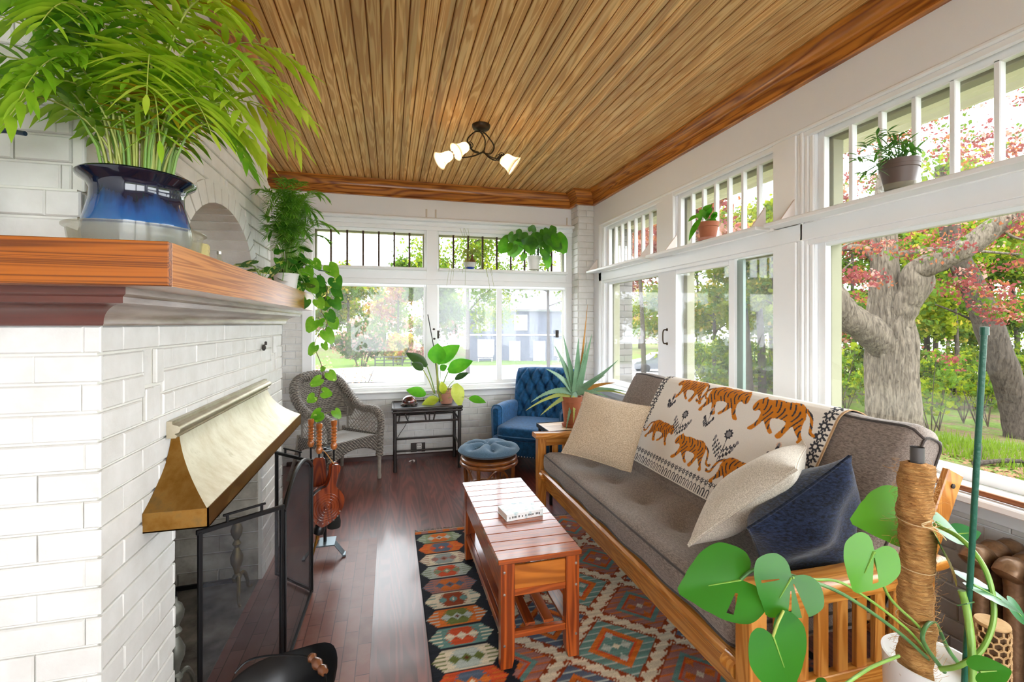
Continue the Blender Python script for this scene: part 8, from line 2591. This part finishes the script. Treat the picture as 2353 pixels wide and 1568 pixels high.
bl = [((d * math.sin(a), d * math.cos(a), gz(d * math.sin(a), d * math.cos(a)) + 0.02), (0.001, 0.001, 0.001)) for a, d in zip(a_[:400], d_[:400])]
vsl = []; fsl = []
for a, d in zip(a_, d_):
    x, y = d * math.sin(a), d * math.cos(a)
    if math.sin(x * 1.3) * math.cos(y * 1.1) > 0.3 or (x < 3.0 and y < 6): continue
    z = gz(x, y) + 0.012; s = 0.03 + 0.03 * rs.rand(); th_ = rs.rand() * 6.3
    c, s2 = math.cos(th_) * s, math.sin(th_) * s; k = len(vsl); t1, t2 = rs.uniform(-.015, .03, 2)
    vsl += [(x + c, y + s2, z), (x - s2 * .6, y + c * .6, z + t1), (x - c, y - s2, z), (x + s2 * .6, y - c * .6, z + t2)]; fsl.append((k, k + 1, k + 2, k + 3))
me = bpy.data.meshes.new('leaf_litter'); me.from_pydata(vsl, [], fsl); me.materials.append(O_BRN); o = bpy.data.objects.new('leaf_litter', me); COL.objects.link(o)
tag(o, 'brown dry leaves scattered on the ground outside the near right window', 'leaf litter', kind='stuff')
for i, (u, d, L_, an_, lab) in enumerate(((2250, 8.2, 1.9, 0.5, 'longer fallen branch lying in the grass beyond the near right window'), (2310, 7.6, 1.1, -0.2, 'shorter fallen branch lying in the grass beyond the near right window'))):
    b = g(u, d); q = MB(); limb(q, [b + Vector((-L_ / 2 * math.cos(an_), -L_ / 2 * math.sin(an_), 0.06)), b + Vector((0, 0, 0.10)), b + Vector((L_ / 2 * math.cos(an_), L_ / 2 * math.sin(an_), 0.06))], 0.045, 0.03, 8, 0.1, i)
    tag(q.build('fallen_branch', M_BARKD), lab, 'branch')

# beyond the far windows: shrubs, tree, fence, house and car
def shrub(u, d, w, h, mats, mp, label, n, size, seed, nm='shrub', zc=0.5):
    b = g(u, d); t = thing(nm, label, 'shrub', b)
    q = MB(); rr = random.Random(seed)
    for k in range(9):
        a = rr.uniform(0, 2 * PI); e = b + Vector((math.cos(a) * w * 0.35, math.sin(a) * w * 0.35, h * rr.uniform(0.5, 0.8)))
        limb(q, [b + Vector((math.cos(a) * w * .06, math.sin(a) * w * .06, -0.1)), b.lerp(e, 0.5), e], 0.05 * w / 4, 0.015 * w / 4, 5, 0, k, 3)
    q.build('stems', M_BARKD, t)
    bl = [((b.x + rr.uniform(-.32, .32) * w, b.y + rr.uniform(-.3, .3) * w, b.z + h * rr.uniform(0.30, 0.80)), (w * 0.24, w * 0.24, h * 0.22)) for k in range(14)]
    leaves('foliage', bl, n, size, mats, t, seed, 0.3, 0, mp)
    return t
shrub(830, 45, 5.2, 4.9, [O_DARK, O_GRN, O_PINK], [0.5, 0.3, 0.2], 'big rounded flowering shrub across the road beyond the far left window', 9000, 0.34, 51)
shrub(918, 47, 3.6, 3.6, [O_YEL, O_LIME, O_ORG], [0.45, 0.35, 0.2], 'yellow and lime shrub just right of the big rounded shrub', 4000, 0.30, 52)
shrub(960, 46, 2.2, 2.4, [O_PINK, O_RED], [0.6, 0.4], 'small pink shrub by the dark fence across the road', 700, 0.22, 53)
shrub(790, 8.6, 1.6, 1.75, [O_PINK, O_PINK, O_GRN], [0.5, 0.3, 0.2], 'low twiggy pinkish shrub just outside the far left window', 1500, 0.045, 54)
tree(800, 56, 11, 4.4, [O_GRN, O_LIME, O_YEL], [0.5, 0.3, 0.2], 'tall pale green tree behind the big rounded shrub', 9000, 0.42, 0.25, seed=61, group=None, nm='tall_tree', low=0.3)
tree(975, 50, 12, 3.6, [O_GRN, O_DARK], [0.6, 0.4], 'dark green tree seen at the right edge of the far left window', 6500, 0.4, 0.25, seed=62, group=None, nm='dark_tree', low=0.3)
tree(915, 60, 11, 3.4, [O_ORG, O_YEL, O_PINK], [0.4, 0.3, 0.3], 'orange tinted tree behind the yellow shrub across the road', 5000, 0.4, 0.2, seed=63, group=None, nm='orange_tree', low=0.3)
tree(1075, 30, 10, 4.2, [O_GRN, O_LIME], [0.6, 0.4], 'thin leaved green tree standing in front of the house', 6000, 0.22, 0.16, seed=64, group=None, nm='street_tree', low=0.3)
tree(1260, 34, 11, 3.4, [O_GRN, O_LIME], [0.5, 0.5], 'slight green tree at the right side of the house', 1300, 0.24, 0.14, seed=65, group=None, nm='street_tree', low=0.4)
M_FENCE = flat('dark_fence', (0.03, 0.03, 0.035, 1), 0.8)
f0, f1 = g(862, 44), g(966, 44)
fe = thing('fence', 'low dark rail fence across the road beyond the far left window', 'fence', f0.lerp(f1, 0.5))
for k in range(6):
    p = f0.lerp(f1, k / 5); p.z = gz(p.x, p.y); q = MB(); q.b2((p.x - 0.06, p.y - 0.06, p.z - 0.1), (p.x + 0.06, p.y + 0.06, p.z + 1.05), 0.01); q.build('post', M_FENCE, fe, smooth=False)
for h in (0.35, 0.65, 0.95):
    q = MB(); q.beam(f0 + Vector((0, 0, h)), f1 + Vector((0, 0, h)), 0.05, 0.09, 0.005); q.build('rail', M_FENCE, fe, smooth=False)
M_HOUSE = flat('grey_blue_siding', (0.09, 0.10, 0.135, 1), 0.8, spec=0.1); M_HTRIM = flat('house_trim', (0.55, 0.55, 0.57, 1), 0.7); M_HGL = flat('house_window', (0.30, 0.32, 0.36, 1), 0.2); M_ROOF = flat('grey_shingles', (0.14, 0.14, 0.16, 1), 0.9)
hb = g(1215, 53); HW = Vector((RGT.x, RGT.y, 0)); HN = Vector((-FWD.x, -FWD.y, 0))
ho = thing('house', 'grey two storey house with white framed windows across the road', 'house', hb)
Mh = Matrix((HW, -HN, Vector((0, 0, 1)))).transposed().to_4x4(); Mh.translation = hb
def hbx(mb, lo, hi, b=0.0):
    c = [(a + e) / 2 for a, e in zip(lo, hi)]; mb.box(c, [abs(e - a) for a, e in zip(lo, hi)], b, M=Mh)
q = MB(); hbx(q, (-7.2, 0, -0.3), (8.0, 7, 6.0)); q.build('wall', M_HOUSE, ho, smooth=False)
q = MB(); q.prism([(-0.7, 5.9), (7.7, 5.9), (3.5, 8.6)], -7.7, 8.5, 'X'); q.v = [tuple(Mh @ Vector(p)) for p in q.v]; q.build('roof', M_ROOF, ho, smooth=False)
q = MB(); hbx(q, (-7.3, -0.06, 5.75), (8.1, 0.0, 6.0)); hbx(q, (-7.3, -0.08, 2.95), (8.1, 0.0, 3.12)); q.build('trim_band', M_HTRIM, ho, smooth=False)
for (x, z, w, h) in ((-4.9, 0.9, 1.6, 1.5), (-1.6, 0.0, 1.0, 2.2), (1.2, 0.0, 1.1, 2.2), (4.0, 0.8, 2.0, 1.6), (-5.2, 3.7, 1.2, 1.5), (-0.9, 3.7, 1.2, 1.5), (4.6, 3.7, 1.5, 1.5), (7.0, 0.8, 0.9, 1.5)):
    q = MB(); hbx(q, (x - w / 2 - 0.14, -0.10, z - 0.14), (x + w / 2 + 0.14, -0.02, z)); hbx(q, (x - w / 2 - 0.14, -0.10, z + h), (x + w / 2 + 0.14, -0.02, z + h + 0.14)); hbx(q, (x - w / 2 - 0.14, -0.10, z), (x - w / 2, -0.02, z + h)); hbx(q, (x + w / 2, -0.10, z), (x + w / 2 + 0.14, -0.02, z + h)); hbx(q, (x - 0.05, -0.08, z), (x + 0.05, -0.02, z + h))
    wf = q.build('window', M_HTRIM, ho, smooth=False)
    q = MB(); hbx(q, (x - w / 2, -0.04, z), (x + w / 2, -0.01, z + h)); q.build('glass', M_HGL, wf, smooth=False)
def bench(x, lab):
    base = Mh @ Vector((x, -1.2, 0)); base.z = gz(base.x, base.y)
    t = thing('garden_bench', lab, 'bench', base, group='white benches before the house')
    Mb2 = Mh.copy(); Mb2.translation = base - (Mh.to_3x3() @ Vector((0, 0, 0)))
    q = MB(); q.box((0, 0, 0.45), (1.7, 0.45, 0.07), 0.01, M=Mb2); q.build('seat', M_HTRIM, t, smooth=False)
    q = MB(); q.box((0, 0.22, 0.80), (1.7, 0.06, 0.45), 0.01, M=Mb2); q.build('backrest', M_HTRIM, t, smooth=False)
    for s in (-0.75, 0.75):
        q = MB(); q.box((s, 0, 0.22), (0.08, 0.4, 0.45), 0.01, M=Mb2); q.build('leg', M_HTRIM, t, smooth=False)
bench(-4.9, 'white bench under the left downstairs window of the grey house'); bench(4.0, 'white bench under the right downstairs window of the grey house')
# parked car
cb = g(1520, 33)
car = thing('car', 'silver grey car parked by the road beyond the far right window', 'car', cb + Vector((0, 0, 0.1)))
Mc = Mh.copy(); Mc.translation = cb + Vector((0, 0, 0.1))
M_CARP = flat('silver_car_paint', (0.20, 0.21, 0.24, 1), 0.25, 0.5, coat=0.6); M_CARG = flat('car_glass', (0.04, 0.045, 0.055, 1), 0.05); M_TYRE = flat('tyre', (0.02, 0.02, 0.022, 1), 0.8); M_WHEEL = flat('alloy_wheel', (0.3, 0.3, 0.32, 1), 0.3, 0.8)
side = [(-2.2, 0.30), (-2.25, 0.62), (-2.05, 0.80), (-1.2, 0.94), (-0.55, 1.36), (0.55, 1.42), (1.35, 1.20), (1.9, 0.95), (2.15, 0.90), (2.22, 0.55), (2.15, 0.30)]
q = MB(); n_ = len(side)
def cv(y, s): return [(x * (1 if z < 0.9 else 1), y * (1 if z < 0.95 else 0.82), z) for x, z in side]
rings = [[(x * 0.97, -0.86 * (1 if z < 0.95 else 0.80), z) for x, z in side], [(x, -0.78 * (1 if z < 0.95 else 0.80), z) for x, z in side], [(x, 0.78 * (1 if z < 0.95 else 0.80), z) for x, z in side], [(x * 0.97, 0.86 * (1 if z < 0.95 else 0.80), z) for x, z in side]]
q.grid(lambda i, j: tuple(Mc @ Vector(rings[j][i % n_])), n_, 4, closed_u=True)
q.add([Mc @ Vector(p) for p in rings[0]], [tuple(range(n_ - 1, -1, -1))]); q.add([Mc @ Vector(p) for p in rings[3]], [tuple(range(n_))])
q.build('body', M_CARP, car, angle=30)
q = MB()
for s in (-1, 1):
    q.add([Mc @ Vector((x, s * 0.72 * 1.0 + s * 0.02, z)) for x, z in ((-1.05, 0.97), (-0.5, 1.30), (0.5, 1.35), (1.25, 1.15), (1.5, 0.99))], [(0, 1, 2, 3, 4)])
q.build('side_glass', M_CARG, car, smooth=False)
for x in (-1.4, 1.35):
    for s in (-1, 1):
        Mw = Mc @ Matrix.Translation((x, s * 0.80, 0.32)) @ Euler((PI / 2, 0, 0)).to_matrix().to_4x4()
        q = MB(); q.lathe([(0.2, -0.1), (0.33, -0.1), (0.34, 0), (0.33, 0.1), (0.2, 0.1)], n=24, M=Mw); wh = q.build('wheel', M_TYRE, car)
        q = MB(); q.lathe([(0, -0.09), (0.22, -0.09), (0.22, 0.09), (0, 0.09)], n=18, M=Mw); q.build('rim', M_WHEEL, wh)
# far tree line
for i in range(26):
    u = -300 + i * 118; d = rw.uniform(66, 84)
    if 1080 < u < 1330: continue
    b = g(u, d); t = thing('distant_tree', 'pale distant tree on the skyline', 'tree', b, group='distant trees on the skyline')
    q = MB(); limb(q, [b + Vector((0, 0, -0.5)), b + Vector((0, 0, 6))], 0.3, 0.15, 7, 0, i, 2); q.build('trunk', M_BARKD, t)
    leaves('crown', [((b.x + rw.uniform(-3, 3), b.y, b.z + rw.uniform(3, 8)), (3.6, 3.0, 2.8)) for k in range(5)], 2000, 0.75, [O_GRN, O_LIME, O_PINK], t, 400 + i, 0.3, 0, [0.5, 0.35, 0.15])
